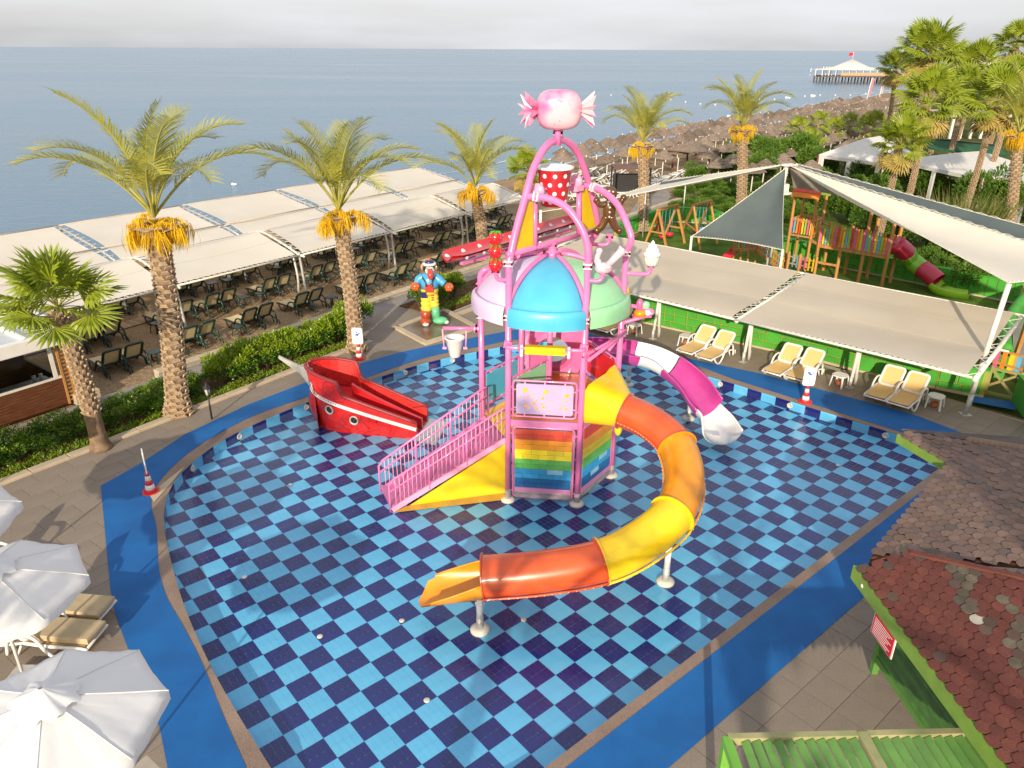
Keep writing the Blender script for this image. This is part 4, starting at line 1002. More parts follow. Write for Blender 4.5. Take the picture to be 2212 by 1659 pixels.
# surf line
rr = random.Random(2); mb = MB(); pts = shoff(.3, -1.47); dense = []
for a_, b_ in zip(pts[10:70], pts[11:71]):
    L_ = (b_ - a_).length; k = max(1, int(L_ / 1.2))
    for i in range(k): dense.append(a_.lerp(b_, i / k))
for off0, wd in ((0, .8), (-3.5, .35), (-7.5, .25)):
    L1, L2 = [], []
    for i, p in enumerate(dense):
        T = (dense[min(i + 1, len(dense) - 1)] - dense[max(i - 1, 0)]).normalized(); n_ = Vector((T.y, -T.x, 0))
        w_ = max(.02, wd * (.25 + 1.5 * mnoise.noise(Vector((i * .11, off0, 0))) + .5 * mnoise.noise(Vector((i * .5, off0, 3))))); o2 = off0 + .8 * mnoise.noise(Vector((i * .07, off0, 7)))
        L1.append(p + n_ * (o2 - w_)); L2.append(p + n_ * (o2 + w_))
    V = [(p.x, p.y, -1.47) for p in L1 + L2]; k = len(L1)
    mb.add(V, [(i, k + i, k + i + 1, i + 1) for i in range(k - 1)])
mb.build('surf_foam', mat('white_foam', (.75, .76, .76), rough=.8), kind='stuff')
# buoys and far boats
for i, (px, py, s_, dsc) in enumerate([(407, 382, 1, 'left white float on the sea above the date palm crown'), (506, 400, 1.15, 'white float on the sea nearer the canopies'), (1575, 252, .9, 'white float off the thatched umbrella beach'), (1610, 226, .9, 'white float left of the right date palm crown'), (1756, 208, 1, 'white float off the pier'), (1700, 212, .8, 'white float beside the buoy line'), (1892, 251, 1.1, 'white float near the surf line'), (1857, 214, .7, 'white float in front of the pier')]):
    p = K(px, py, -1.45); d_ = hypot(p.x, p.y); s2 = .0031 * d_ * s_
    mb = MB(); mb.ball((p.x, p.y, -1.4 + s2 * .12), (s2 * 1.0, s2 * .45, s2 * .35), 10, 6, pw=.6); mb.ball((p.x - s2 * .5, p.y, -1.4 + s2 * .4), (s2 * .35, s2 * .3, s2 * .25), 8, 5)
    tag(mb.build('sea_float', M['white']), dsc, 'float', 'floats on the sea')
M['buoyy'] = mat('pale_buoy', (.75, .74, .70), rough=.5)
for (xa, ya, xb, yb, k_) in ((1320, 206, 1545, 226, 8), (1640, 215, 1870, 202, 8)):
    for i in range(k_):
        f_ = i / (k_ - 1); p = K(xa + (xb - xa) * f_, ya + (yb - ya) * f_ + 2 * sin(f_ * 9), -1.45); mb = MB(); mb.ball((p.x, p.y, -1.4), .22, 8, 5)
        tag(mb.build('buoy', M['buoyy']), 'small white marker buoy on the swimming line off the beach', 'buoy', 'marker buoys on the swimming line')
# ------------------------------------------------------------ left side
kerb = tag(MB().prism([ST(s, t).xy.to_tuple() for s, t in ((-14, -.02), (-14, .24), (8.45, .24), (8.45, -.02))], .1, .33).build('bed_kerb', M['paveg']), kind='structure')
def stones(par, s0, s1, t0, t1, z0, z1, L_=1.0, mk='kerb', nm='kerb_stone'):
    mb0 = MB(); mb0.bbox((0, 0, 0), (L_ - .012, t1 - t0, z1 - z0)); me = bpy.data.meshes.new(nm); me.from_pydata(mb0.v, [], mb0.f); me.materials.append(M[mk])
    k = int((s1 - s0) / L_)
    for i in range(k):
        p = ST(s0 + (i + .5) * L_, (t0 + t1) / 2, (z0 + z1) / 2); mesh_obj(nm, me, par, p, (R.uniform(-.004, .004), 0, radians(53.5) + R.uniform(-.004, .004)))
stones(kerb, -14, 8.4, -.03, .25, .3, .385)
bed = tag(MB().prism([ST(s, t).xy.to_tuple() for s, t in ((-14, .24), (-14, 2.3), (8.4, 2.3), (8.4, .24))], .1, .33).build('planting_bed', M['soil']), kind='structure')
tag(MB().prism([ST(s, t).xy.to_tuple() for s, t in ((12.2, .24), (12.2, 2.3), (20, 2.3), (20, .24))], .1, .335).build('planting_bed', M['soil']), kind='structure')
tag(MB().prism([ST(s, t).xy.to_tuple() for s, t in ((-16, 2.3), (-16, 3.42), (44, 3.42), (44, 2.3))], .1, .27).build('concrete_path', M['path']), kind='structure')
lw = tag(MB().prism([ST(s, t).xy.to_tuple() for s, t in ((1.6, 3.44), (1.6, 3.74), (44, 3.74), (44, 3.44))], .1, .40).build('low_kerb_wall', M['paveg']), kind='structure')
stones(lw, 1.6, 44, 3.41, 3.77, .40, .47, 1.05)
# terrace slabs between deck and path on the far left, and behind the statue
tag(MB().prism([ST(s, t).xy.to_tuple() for s, t in ((8.4, -.3), (8.4, 2.29), (12.2, 2.29), (12.2, -.3))], .1, .30).build('statue_terrace', M['pave']), kind='structure')
c4p = [K(866.5, 707, .36), K(922, 736.5, .36), K(1021, 706, .36), K(956.8, 671, .36)]
tag(MB().prism([p.xy.to_tuple() for p in c4p], .29, .345).build('statue_plinth', mat('wet_brown_tile', (.20, .145, .10), (.14, .10, .07), scale=1.2, rough=.22)), kind='structure')
for a_, b_ in zip(c4p, c4p[1:] + c4p[:1]):
    n_ = (b_ - a_).normalized().cross(Vector((0, 0, 1))); mid = (a_ + b_) / 2
    cc_ = sum(c4p, Vector()) / 4
    if (mid - cc_).dot(n_) < 0: n_ = -n_
    mb = MB(); d_ = (b_ - a_).normalized(); mb.bar(a_ + n_ * .13 - d_ * .25 + Vector((0, 0, -.02)), b_ + n_ * .13 + d_ * .02 + Vector((0, 0, -.02)), .25, .09); tag(mb.build('plinth_kerb', M['kerb']), kind='structure')
mb = MB(); mb.bar(K(983, 681, .34), K(1060, 652, .34), .25, .1); tag(mb.build('bed_kerb', M['kerb']), kind='structure')
# boardwalk planks across the sand
bwk = tag(MB().prism([ST(s, t).xy.to_tuple() for s, t in ((-12, 9.62), (-12, 10.28), (40, 10.28), (40, 9.62))], .1, .118).build('boardwalk', M['soil']), kind='structure')
M['plank'] = mat('weathered_plank', (.46, .32, .20), (.34, .23, .14), scale=3, rough=.85, stretch=(6, .6, 1), rnd=.2)
mb0 = MB(); mb0.box((0, 0, 0), (.17, .78, .03)); me = bpy.data.meshes.new('plank'); me.from_pydata(mb0.v, [], mb0.f); me.materials.append(M['plank'])
rest = MB()
for i in range(250):
    p = ST(-10 + i * .185, 9.95, .14); mesh_obj('plank', me, bwk, p, (0, 0, radians(53.5) + R.uniform(-.01, .01)))
# footprints / ruts relief of the sand strip handled by material; lacing helper
def lacing(mb, a, b, c, d, k, r=.012):
    """zigzag rope between edge a-b and edge c-d"""
    pts = []
    for i in range(k + 1):
        f_ = i / k; p, q = Vector(a).lerp(Vector(b), f_), Vector(c).lerp(Vector(d), f_); pts.append(p if i % 2 else q)
    for p, q in zip(pts, pts[1:]): mb.tube([p, q], r, 4, cap=False)
# left canopy: each bay is one canopy thing
posts_s = [-7.2, -1.3, 4.65, 10.7, 16.5, 22.4, 28.2]
M['fcan'] = M['fabricw']
names = ['leftmost', 'second from left', 'third from left', 'fourth from left', 'fifth from left', 'far right']
for i in range(6):
    s0, s1 = posts_s[i] + .2, posts_s[i + 1] - .2
    c = thing('shade_canopy', f'ivory fabric beach canopy over green loungers, {names[i]} of the front row', 'canopy', ST((s0 + s1) / 2, 7, .1), 0, 'front row of beach canopies')
    def fn(u_, v_):
        s = s0 + (s1 - s0) * u_; t = 6.95 + 3.4 * v_; bow = 1 - (2 * u_ - 1) ** 2
        z = 2.25 + .72 * min(1, v_ / .72) ** .85 - .22 * max(0, (v_ - .72) / .28) - .10 * bow * sin(v_ * pi) - .02 * (1 - v_) * bow
        t += .10 * bow * (1 - v_) - .08 * bow * v_
        ss = s + (.12 * (1 - 2 * u_) * sin(v_ * pi)); return ST(ss, t, z)
    mb = MB(); mb.grid(fn, 16, 12); mb.build('fabric_panel', M['fcan'], c)
    mb = MB()
    for v_ in (.4, .75): mb.tube([fn(k / 12, v_) + Vector((0, 0, .002)) for k in range(13)], .005, 4, cap=False)
    mb.build('cloth_seam', M['kerb'], c, kind='stuff')
    mb = MB(); mb.tube([ST(s0 - .2, 6.82, 2.2), ST(s1 + .2, 6.82, 2.2)], .035, 8); mb.build('front_tube', M['wpost'], c)
    mb = MB(); lacing(mb, ST(s0, 6.82, 2.21), ST(s1, 6.82, 2.21), fn(0, 0), fn(1, 0), 44, .01)
    q = [fn(0, k / 10) for k in range(11)]; w_ = [ST(s0 - .36, 6.95 + 3.4 * k / 10, fn(0, k / 10).z) for k in range(11)]
    for k in range(10): mb.tube([q[k], w_[k + 1]], .01, 4, cap=False); mb.tube([q[k + 1], w_[k + 1]], .01, 4, cap=False)
    mb.build('lacing', M['rope'], c, kind='stuff')
    # V post at the right end
    for dv, s_ in ((.55, -.12), (-.5, .12)):
        p0 = ST(s1 + .2 + s_, 7.0 + dv * .3, .1); mb = MB(); mb.tube(spline([p0, ST(s1 + .2 + s_ * .6, 7.0 + dv * .2, 1.2), ST(s1 + .2, 6.95 + dv * .05 + (0 if dv < 0 else .5), 2.3 if dv < 0 else 2.55)], 5), .055, 10); mb.build('canopy_post', M['galv'], c)
    mb = MB(); mb.tube([ST(s1 + .2, 6.55, 2.17)] + [ST(s1 + .2, 6.95 + 3.4 * k / 8, fn(1, k / 8).z - .06) for k in range(9)], .05, 8); mb.build('rafter', M['wpost'], c)
for i in range(6):
    s0, s1 = posts_s[i] + .22, posts_s[i + 1] - .22
    c = thing('shade_canopy', f'ivory fabric canopy of the back row beside the sea, {names[i]} one', 'canopy', ST((s0 + s1) / 2, 13, .1), 0, 'back row of beach canopies')
    def fn(u_, v_):
        s = s0 + (s1 - s0) * u_; t = 11.3 + 4.6 * v_; bow = 1 - (2 * u_ - 1) ** 2
        z = 2.5 + .85 * v_ ** .8 - .07 * bow * sin(v_ * pi); return ST(s + .14 * (1 - 2 * u_) * sin(v_ * pi), t, z)
    mb = MB(); mb.grid(fn, 14, 12); mb.build('fabric_panel', M['fcan'], c)
    mb = MB(); mb.tube([ST(s0 - .2, 11.2, 2.5), ST(s1 + .2, 11.2, 2.5)], .035, 8); mb.tube([ST(s0 - .2, 12.4, 2.86), ST(s1 + .2, 12.4, 2.86)], .03, 8); mb.tube([ST(s0 - .2, 15.95, 3.36), ST(s1 + .2, 15.95, 3.36)], .03, 8); mb.build('purlin', M['kerb'], c)
    mb = MB()
    for k in range(10): p, q = fn(1, k / 10), fn(1, (k + 1) / 10); w_ = ST(s1 + .40, 11.3 + .46 * (k + 1), q.z); mb.tube([p, w_], .01, 4, cap=False); mb.tube([q, w_], .01, 4, cap=False)
    mb.build('lacing', M['rope'], c, kind='stuff')
    for t_, z_ in ((11.3, 2.5), (15.8, 3.3)): mb = MB(); mb.tube([ST(s1 + .22, t_, .1), ST(s1 + .22, t_, z_)], .05, 8); mb.build('canopy_post', M['galv'], c)
    mb = MB(); mb.tube([ST(s1 + .22, 11.2 + 4.8 * k / 6, 2.44 + .85 * (k / 6) ** .8) for k in range(7)], .05, 8); mb.build('rafter', M['galv'], c)
# lawn of the garden on the right and earth behind the deck
gl_ = [(5.6, 31.4), (17.6, 19.9), (60, 24), (140, 90), (160, 190), (100, 190), (70, 150), (38, 100), (22, 75), (12, 56), (7.5, 44)]
tag(MB().prism(gl_, .05, .135).build('garden_ground', mat('dark_green_planting', (.05, .085, .012), (.10, .10, .03), scale=.25, rough=1, bump=.6, bscale=3, spec=.1)), kind='structure')
LWN = [K(1215 + 110, 540, .2), K(1382, 505, .2), K(1460, 455, .2), K(1600, 440, .2), K(1800, 478, .2), K(2000, 540, .2), K(2150, 640, .2), K(2180, 720, .2), K(2080, 740, .2), K(1700, 640, .2), K(1420, 600, .2)]
tag(MB().prism([p.xy.to_tuple() for p in LWN], .12, .2).build('playground_lawn', M['lawn']), kind='structure')
tag(MB().prism([K(x, y, .25).xy.to_tuple() for x, y in ((1230, 600), (1215, 560), (1345, 480), (1380, 430), (1440, 405), (1450, 425), (1400, 470), (1370, 505), (1330, 540))], .14, .22).build('garden_path', M['path']), kind='structure')
# ------------------------------------------------------------ right side: green stone wall, canopy, loungers
wb = [K(x, y, .3).xy + Vector((.09, .11)) for x, y in ((1300, 676), (1382, 695), (1484, 718), (1575, 737), (1776, 781), (1843, 799), (2019, 838), (2122, 858))]
def green_wall(P, z0, z1, label, th=.28, face=-1, sw=.55, hrow=.24):
    c = thing('stone_wall', label, 'wall', (P[0].x, P[0].y, z0)); rg = random.Random(len(P) * 7 + int(P[0].x * 10))
    for a, b in zip(P, P[1:]):
        mb = MB(); mb.bar(Vector((a.x, a.y, (z0 + z1) / 2)), Vector((b.x, b.y, (z0 + z1) / 2)), th, z1 - z0); mb.build('wall_core', M['gjoint'], c)
    # irregular blocks on the front face
    D_ = []; tot = sum((b - a).length for a, b in zip(P, P[1:]))
    def at(s):
        for a, b in zip(P, P[1:]):
            L_ = (b - a).length
            if s <= L_ or (b is P[-1]): d = (b - a).normalized(); return a + d * s, d
            s -= L_
    rows = int((z1 - z0) / hrow); hh = (z1 - z0) / rows; stones_ = []
    r_ = 0
    filled = [[False] * int(tot / .14 + 1) for _ in range(rows)]
    nc = int(tot / .14)
    for r_ in range(rows):
        k = 0
        while k < nc:
            if filled[r_][k]: k += 1; continue
            w_ = rg.choice((2, 3, 4, 4, 5)); h_ = 1 if rg.random() < .75 or r_ == rows - 1 else 2
            w_ = min(w_, nc - k)
            for q in range(w_):
                if filled[r_][k + q]: w_ = q; break
            for q in range(w_):
                for y in range(h_): filled[r_ + y][k + q] = True
            stones_.append((k * .14, w_ * .14, r_ * hh, h_ * hh)); k += w_
    rest = MB(); cnt = 0
    for s_, w_, z, h_ in stones_:
        p, d = at(s_ + w_ / 2); nrm = Vector((d.y, -d.x)) * (1 if face < 0 else -1); q = p + nrm * (th / 2 + .012)
        mb = MB() if cnt < 300 else rest; n0 = Vector((nrm.x, nrm.y, 0))
        dd = Vector((d.x, d.y, 0)); cc_ = Vector((q.x, q.y, z0 + z + h_ / 2)); V = []
        for k_, dep in ((1, -.02), (1, .012), (.88, .035 + rg.uniform(0, .012))):
            for a_, b_ in ((-1, -1), (1, -1), (1, 1), (-1, 1)): V.append(cc_ + dd * (a_ * (w_ / 2 - .018) * (k_ if k_ == 1 else 1 - .03 / w_)) + Vector((0, 0, b_ * (h_ / 2 - .016) * (k_ if k_ == 1 else 1 - .03 / h_))) + n0 * dep)
        mb.add(V, [(8, 9, 10, 11)] + [(r0 + i, r0 + (i + 1) % 4, r0 + 4 + (i + 1) % 4, r0 + 4 + i) for r0 in (0, 4) for i in range(4)])
        if cnt < 300: mb.build('stone', M['gwall'], c)
        cnt += 1
    if cnt > 300: rest.build('distant_stone', M['gwall'], c, kind='stuff')
    mb = MB()
    for a, b in zip(P, P[1:]): mb.bar(Vector((a.x, a.y, z1 + .015)), Vector((b.x, b.y, z1 + .015)), th + .08, .04)
    mb.build('wall_cap', M['gwall'], c)
    mb = MB()
    for a, b in zip(P, P[1:]):
        d = (b - a).normalized(); nrm = Vector((d.y, -d.x)) * (1 if face < 0 else -1) * (th / 2 + .05); mb.bar(Vector((a.x + nrm.x, a.y + nrm.y, z0 + .03)), Vector((b.x + nrm.x, b.y + nrm.y, z0 + .03)), .06, .09)
    mb.build('beige_plinth', M['kerb'], c); return c
green_wall(wb, .3, 1.22, 'long green painted stone wall behind the tan pool loungers')
fw = [K(1400, 505, .2).xy, K(1560, 505, .2).xy, K(1700, 560, .2).xy, K(1850, 618, .2).xy, K(2010, 655, .2).xy, K(2130, 700, .2).xy]
fw = [Vector(p) for p in fw]
fwz = [K(x, y, .2).xy for x, y in ((1330, 520), (1375, 500), (1440, 478), (1530, 482), (1700, 552), (1850, 584), (2036, 622), (2125, 640), (2200, 655))]
green_wall([Vector(p) for p in fwz], .2, 1.15, 'green stone wall behind the wooden playhouse and tube slide', sw=.6)
# right side wall with rounded top running away
mb = MB(); P_ = [K(2173, 800, .3)]
g2 = thing('stone_wall', 'bulging green hedge-topped wall beside the gate at the right edge', 'wall', P_[0])
pp = spline([K(2173, 760, 1.2), K(2171, 725, 1.2), K(2180, 692, 1.2), K(2196, 664, 1.2), K(2232, 625, 1.2)], 5)
mb = MB(); mb.tube([Vector((p.x, p.y, 1.25)) for p in pp], .2, 12); mb.build('rounded_top', M['gwall'], g2)
mb = MB()
for a_, b_ in zip(pp, pp[1:]): mb.bar(Vector((a_.x, a_.y, .75)), Vector((b_.x, b_.y, .75)), .3, 1.1)
mb.build('wall_core', M['gwall'], g2)
mb = MB(); pq = [K(2193, 868, .3), K(2300, 1000, .3)]; mb.bar(pq[0] + Vector((0, 0, .45)), pq[1] + Vector((0, 0, .45)), .25, .9); mb.bar(pq[0] + Vector((0, 0, .93)), pq[1] + Vector((0, 0, .93)), .3, .06); tag(mb.build('stone_wall', M['gwall']), 'plain dark green side wall right of the gate', 'wall')
# gate with coloured pickets behind
ga, gb_ = K(2126, 852, .3), K(2189, 867, .3); gt = thing('garden_gate', 'green timber gate with a cross brace at the end of the stone wall', 'gate', ga)
d_ = (gb_ - ga).normalized(); hz_ = .95; M['gatew'] = mat('mossy_green_timber', (.20, .26, .07), (.30, .22, .09), scale=3, rough=.7)
for z in (.1, hz_): mb = MB(); mb.bar(ga + Vector((0, 0, z)), gb_ + Vector((0, 0, z)), .05, .09); mb.build('gate_rail', M['gatew'], gt)
for p in (ga, gb_): mb = MB(); mb.bar(p + Vector((0, 0, .02)), p + Vector((0, 0, hz_ + .08)), .08, .08); mb.build('gate_stile', M['gatew'], gt)
for a_, b_ in ((ga + Vector((0, 0, hz_)), gb_ + Vector((0, 0, .1))), (ga.lerp(gb_, .05) + Vector((0, 0, .35)), gb_ + Vector((0, 0, hz_)))): mb = MB(); mb.bar(a_, b_, .04, .08); mb.build('cross_brace', M['gatew'], gt)
PC = [('pink', (.70, .12, .32)), ('orange', (.80, .25, .02)), ('yellow', (.80, .58, .02)), ('blue', (.12, .42, .66)), ('green', (.30, .52, .08)), ('red', (.62, .05, .03))]
pm = {k: mat(k + '_picket_paint', c, rough=.45) for k, c in PC}
def picket(par, p, h, mk, d, w_=.09):
    mb = MB(); d = Vector((d.x, d.y, 0)).normalized(); n_ = Vector((d.y, -d.x, 0)) * .012; V = []
    sh_ = [(-w_ / 2, 0), (w_ / 2, 0), (w_ / 2, h - .04), (w_ * .3, h), (-w_ * .3, h), (-w_ / 2, h - .04)]
    for s_ in (1, -1): V += [p + d * x + Vector((0, 0, z)) + n_ * s_ for x, z in sh_]
    mb.add(V, [tuple(range(6)), tuple(range(11, 5, -1))] + [(i, i + 6, (i + 1) % 6 + 6, (i + 1) % 6) for i in range(6)]); return mb.build('picket', pm[mk], par)
fa, fb = K(2133, 812, .5), K(2182, 826, .5); pf = thing('picket_fence', 'short fence of pink, orange, yellow and blue pickets behind the gate', 'fence', fa); d_ = (fb - fa).normalized()
for i, mk in enumerate(('pink', 'orange', 'yellow', 'blue')): picket(pf, fa + d_ * (.12 + i * .22) + Vector((0, 0, .3)), .7, mk, d_, .14)
for z in (.55, 1.0): mb = MB(); mb.bar(fa + Vector((0, 0, z)), fb + d_ * .25 + Vector((0, 0, z)), .05, .07); mb.build('fence_rail', M['wood'], pf)
mb = MB(); pz = [K(x, y, .3) for x, y in ((2097, 856), (2190, 868), (2195, 886), (2096, 868))]; mb.prism([p.xy.to_tuple() for p in pz], .3, .318); tag(mb.build('blue_doormat', M['mat']), kind='structure')
mb = MB(); mb.prism([K(x, y, .2).xy.to_tuple() for x, y in ((2185, 660), (2330, 560), (2500, 900), (2230, 900), (2190, 800))], .1, .213); tag(mb.build('side_path', M['path']), kind='structure')
# timber poles by the gate
for i, (x0, y0, x1, y1) in enumerate(((2183, 800, 2180, 640), (2205, 830, 2222, 690))):
    p = K(x0, y0, .25); mb = MB(); mb.bar(p, Vector((p.x + .1, p.y, 2.9)), .12, .12); tag(mb.build('timber_pole', M['wood']), ['tall timber pole just right of the gate', 'tall timber pole at the right edge of the photo'][i], 'pole')
# right pool canopy: two bays
cdir = Vector((cos(radians(-42.3)), sin(radians(-42.3)), 0)); cn = Vector((-cdir.y, cdir.x, 0))   # cn points away from the pool
C0 = Vector((14.0, 20.5, 0))
def CC(s, t, z): p = C0 - cdir * s + cn * t; return Vector((p.x, p.y, z))
def solve_s(px, py, z):
    p = K(px, py, z) - C0; p.z = 0; return -(p.dot(cdir)), p.dot(cn)
sR, tR = solve_s(2097, 800, 2.3); sM, tM = solve_s(1578, 692, 2.3); sF, tF = solve_s(1382, 640, 2.3)
bR = solve_s(2160, 672, 2.75); bM = solve_s(1692, 585, 2.75)
tf_, tb_ = (tR + tM) / 2, (bR[1] + bM[1]) / 2
PC1 = solve_s(2085, 895, .3)
for i, (s0, s1, lb) in enumerate(((sR, sM - .15, 'beige shade cloth canopy over the right loungers, bay nearest the gate'), (sM + .15, sM + 10.2, 'beige shade cloth canopy over the pool loungers, bay behind the tower dome'))):
    c = thing('shade_canopy', lb, 'canopy', CC((s0 + s1) / 2, tf_, .3), 0, 'beige canopies along the pool')
    def fn(u_, v_):
        s = s0 + (s1 - s0) * u_; t = tf_ + (tb_ - tf_) * v_; bow = 1 - (2 * u_ - 1) ** 2
        z = 2.28 + .47 * v_ - .10 * sin(v_ * pi) + .10 * math.exp(-((v_ - .45) / .05) ** 2) * 0 - .07 * bow * sin(v_ * pi) + .02 * sin(v_ * 9 + u_ * 4)
        z += .05 * (abs(sin(v_ * pi * 2.5)) ** .5) ; return CC(s, t, z)
    mb = MB(); mb.grid(fn, 24, 24); mb.build('fabric_panel', M['fabric'], c)
    mb = MB()
    for v_ in (.44, .74): mb.tube([fn(k / 16, v_) + Vector((0, 0, .002)) for k in range(17)], .005, 4, cap=False)
    mb.build('cloth_seam', M['kerb'], c, kind='stuff')
    mb = MB(); mb.tube([CC(s0 - .15, tf_ - .08, 2.26), CC(s1 + .15, tf_ - .08, 2.26)], .04, 8); mb.tube([CC(s0 - .3, tb_ + .06, 2.76), CC(s1 + .1, tb_ + .06, 2.76)], .04, 8)
    mb.tube([CC(s0 - .5, (tf_ + tb_) / 2, 2.34), CC(s1, (tf_ + tb_) / 2, 2.34)], .035, 8); mb.build('edge_tube', M['wpost'], c)
    mb = MB()
    for v_, t_, z_ in ((0, tf_ - .08, 2.26), (1, tb_ + .06, 2.76)):
        k = 40
        for j in range(k): p, q = fn(j / k, v_), CC(s0 + (s1 - s0) * (j + .5) / k, t_, z_ + .03); mb.tube([p, q], .01, 4, cap=False); mb.tube([q, fn((j + 1) / k, v_)], .01, 4, cap=False)
    for u_, ds in ((0, -.3), (1, .3)):
        for j in range(0, 16, 2):
            p, q = fn(u_, j / 16), fn(u_, (j + 1) / 16) - cdir * 0 + (-cdir * ds); mb.tube([p, q], .011, 4, cap=False); mb.tube([q, fn(u_, (j + 2) / 16)], .011, 4, cap=False)
    mb.build('lacing', M['rope'], c, kind='stuff')
    mb = MB(); mb.tube([CC(s0 - .22, tf_ - .1, 2.2), CC(s0 - .22, (tf_ + tb_) / 2, 2.40), CC(s0 - .22, tb_ + .1, 2.72)], .07, 10); mb.build('rafter', M['wpost'], c)
    if i == 1:
        mb = MB(); mb.tube([CC(s1 + .2, tf_ - .1, 2.2), CC(s1 + .2, tb_ + .1, 2.72)], .07, 10); mb.build('rafter', M['wpost'], c)
    for (px, py) in (((1605, 782), (1835, 837)) if i == 0 else ((1410, 732),)):
        p = K(px, py, .3)
        for k_, off in enumerate((0, .16)):
            mb = MB(); q = p + cn * (off * 2.2) + cdir * off * .3; mb.tube([q, Vector((p.x + cn.x * .25, p.y + cn.y * .25, 2.25))], .055, 10); mb.build('canopy_post', M['wpost'], c)
            mb = MB(); mb.tube([q, q + Vector((0, 0, .38))], .058, 10); mb.build('post_sleeve', M['galv'], c)
        mb = MB(); mb.box((p.x, p.y, .31), (.22, .22, .015), .7); mb.build('base_plate', M['galv'], c)
# tall leaning sail pole at the right
p0 = K(2085, 895, .3); p1 = Vector((p0.x + .25, p0.y + .35, 4.56)); p1 = K(2180, 613, 4.54)
sp = thing('sail_pole', 'tall leaning white pole at the gate corner holding the big sail', 'pole', p0)
mb = MB(); mb.tube([p0 + (p1 - p0) * .16, p1], .075, 12); mb.build('pole_shaft', M['wpost'], sp)
mb = MB(); mb.tube([p0, p0 + (p1 - p0) * .165], .08, 12); mb.box((p0.x, p0.y, .31), (.3, .3, .015)); mb.build('grey_pole_foot', M['galv'], sp)
# sails
MZ = 5.75; mbase = K(1682, 590, .2); mtop = K(1699, 356, MZ)
mx_ = K(1697, 358, 0)
md = thing('sail_mast', 'thick white centre mast under the raised peak of the shade sails', 'mast', (mtop.x, mtop.y, .2))
mb = MB(); mb.tube([Vector((mtop.x - .25, mtop.y - .1, .2)), Vector((mtop.x, mtop.y, MZ))], .11, 12); mb.build('mast_shaft', M['wpost'], md)
mb = MB(); mb.box((mtop.x + .02, mtop.y - .15, MZ - 1.05), (.32, .3, .36)); mb.lathe([(.4, MZ - 1.35), (.4, MZ - 1.28), (.1, MZ - 1.24)], (mtop.x + .05, mtop.y, 0), 14); mb.lathe([(.28, MZ - .05), (.3, MZ), (.1, MZ + .05)], (mtop.x, mtop.y, 0), 12); mb.build('mast_fittings', M['wpost'], md)
def sail(name, label, corners, m, mid=None, k=18, sag=.5, edge=.12, rope=True):
    c = thing('shade_sail', label, 'shade sail', corners[0]); A, B_, C_, D_ = [Vector(p) for p in corners]
    def fn(u_, v_):
        p = A.lerp(B_, u_).lerp(D_.lerp(C_, u_), v_); cen = (A + B_ + C_ + D_) / 4
        # hollow edges
        eu, ev = 4 * u_ * (1 - u_), 4 * v_ * (1 - v_)
        pull = edge * (eu * (1 - ev * .5) * abs(2 * v_ - 1) + ev * (1 - eu * .5) * abs(2 * u_ - 1))
        p = p.lerp(cen, pull); p.z -= sag * eu * ev * .5 + .0; return p
    mb = MB(); mb.grid(fn, k, k); mb.build('sail_cloth', m, c)
    if rope:
        mb = MB()
        for e_, nn_ in ((lambda f: fn(f, 0), 30), (lambda f: fn(1, f), 30), (lambda f: fn(f, 1), 30), (lambda f: fn(0, f), 30)):
            pts = [e_(i / nn_) + Vector((0, 0, .01)) for i in range(nn_ + 1)]
            if (pts[0] - pts[-1]).length < .3: continue
            for i in range(nn_): mb.tube([pts[i], (pts[i] + pts[i + 1]) / 2 + Vector((0, 0, .05))], .008, 4, cap=False); mb.tube([(pts[i] + pts[i + 1]) / 2 + Vector((0, 0, .05)), pts[i + 1]], .008, 4, cap=False)
            mb.tube(pts, .012, 5, cap=False)
        mb.build('edge_rope', M['rope'], c, kind='stuff')
    return c
top = Vector((mtop.x, mtop.y, MZ))
C1_ = K(2520, 622, 4.5)
sail('shade_sail', 'big ivory shade sail sloping from the mast peak to the right leaning pole', [top + Vector((.05, -.1, 0)), K(2178, 612, 4.54), C1_, C1_.lerp(top, .985)], M['fabricw'], edge=.05, sag=.9, k=22)
sail('shade_sail', 'grey blue net shade sail beyond the big ivory sail at the right', [top + Vector((.2, .2, .0)), C1_ + Vector((-.2, .2, .05)), K(2600, 592, 4.9), K(2600, 592, 4.9).lerp(top, .98) + Vector((.3, .3, .05))], M['fabricg'], edge=.04, sag=.25)
M['fabricu'] = mat('shaded_taupe_cloth', (.30, .26, .22), rough=.9, trans=.2)  # sail underside: its shade is put into this darker cloth colour
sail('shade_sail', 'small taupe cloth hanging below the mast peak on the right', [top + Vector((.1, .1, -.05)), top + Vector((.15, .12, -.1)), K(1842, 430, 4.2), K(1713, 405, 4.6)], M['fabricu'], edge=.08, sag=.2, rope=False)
a_, b_ = K(1494, 512, 2.6), K(1691, 541, 2.6)
sail('shade_sail', 'dark grey triangular net sail hanging from the centre mast over the lawn', [top - Vector((.05, .1, .15)), top - Vector((.05, .1, .16)), b_, a_], M['fabricg'], edge=.05, sag=.9, k=20)
sp3 = thing('sail_pole', 'short white pole at the left corner of the dark grey sail', 'pole', K(1483, 548, .3))
for (px, py, tpx, z, lb) in ((1480, 549, a_, 2.6, 0), (1685, 586, b_, 2.6, 1)):
    pb = Vector((tpx.x, tpx.y, .3)); mb = MB(); mb.tube([pb, Vector((tpx.x, tpx.y, z + .05))], .06, 10)
    if lb == 0: mb.build('pole_shaft', M['wpost'], sp3)
    else:
        t_ = thing('sail_pole', 'short white pole where the dark sail meets the beige canopy', 'pole', pb); mb.build('pole_shaft', M['wpost'], t_)
lt = K(1253, 444, 3.6)
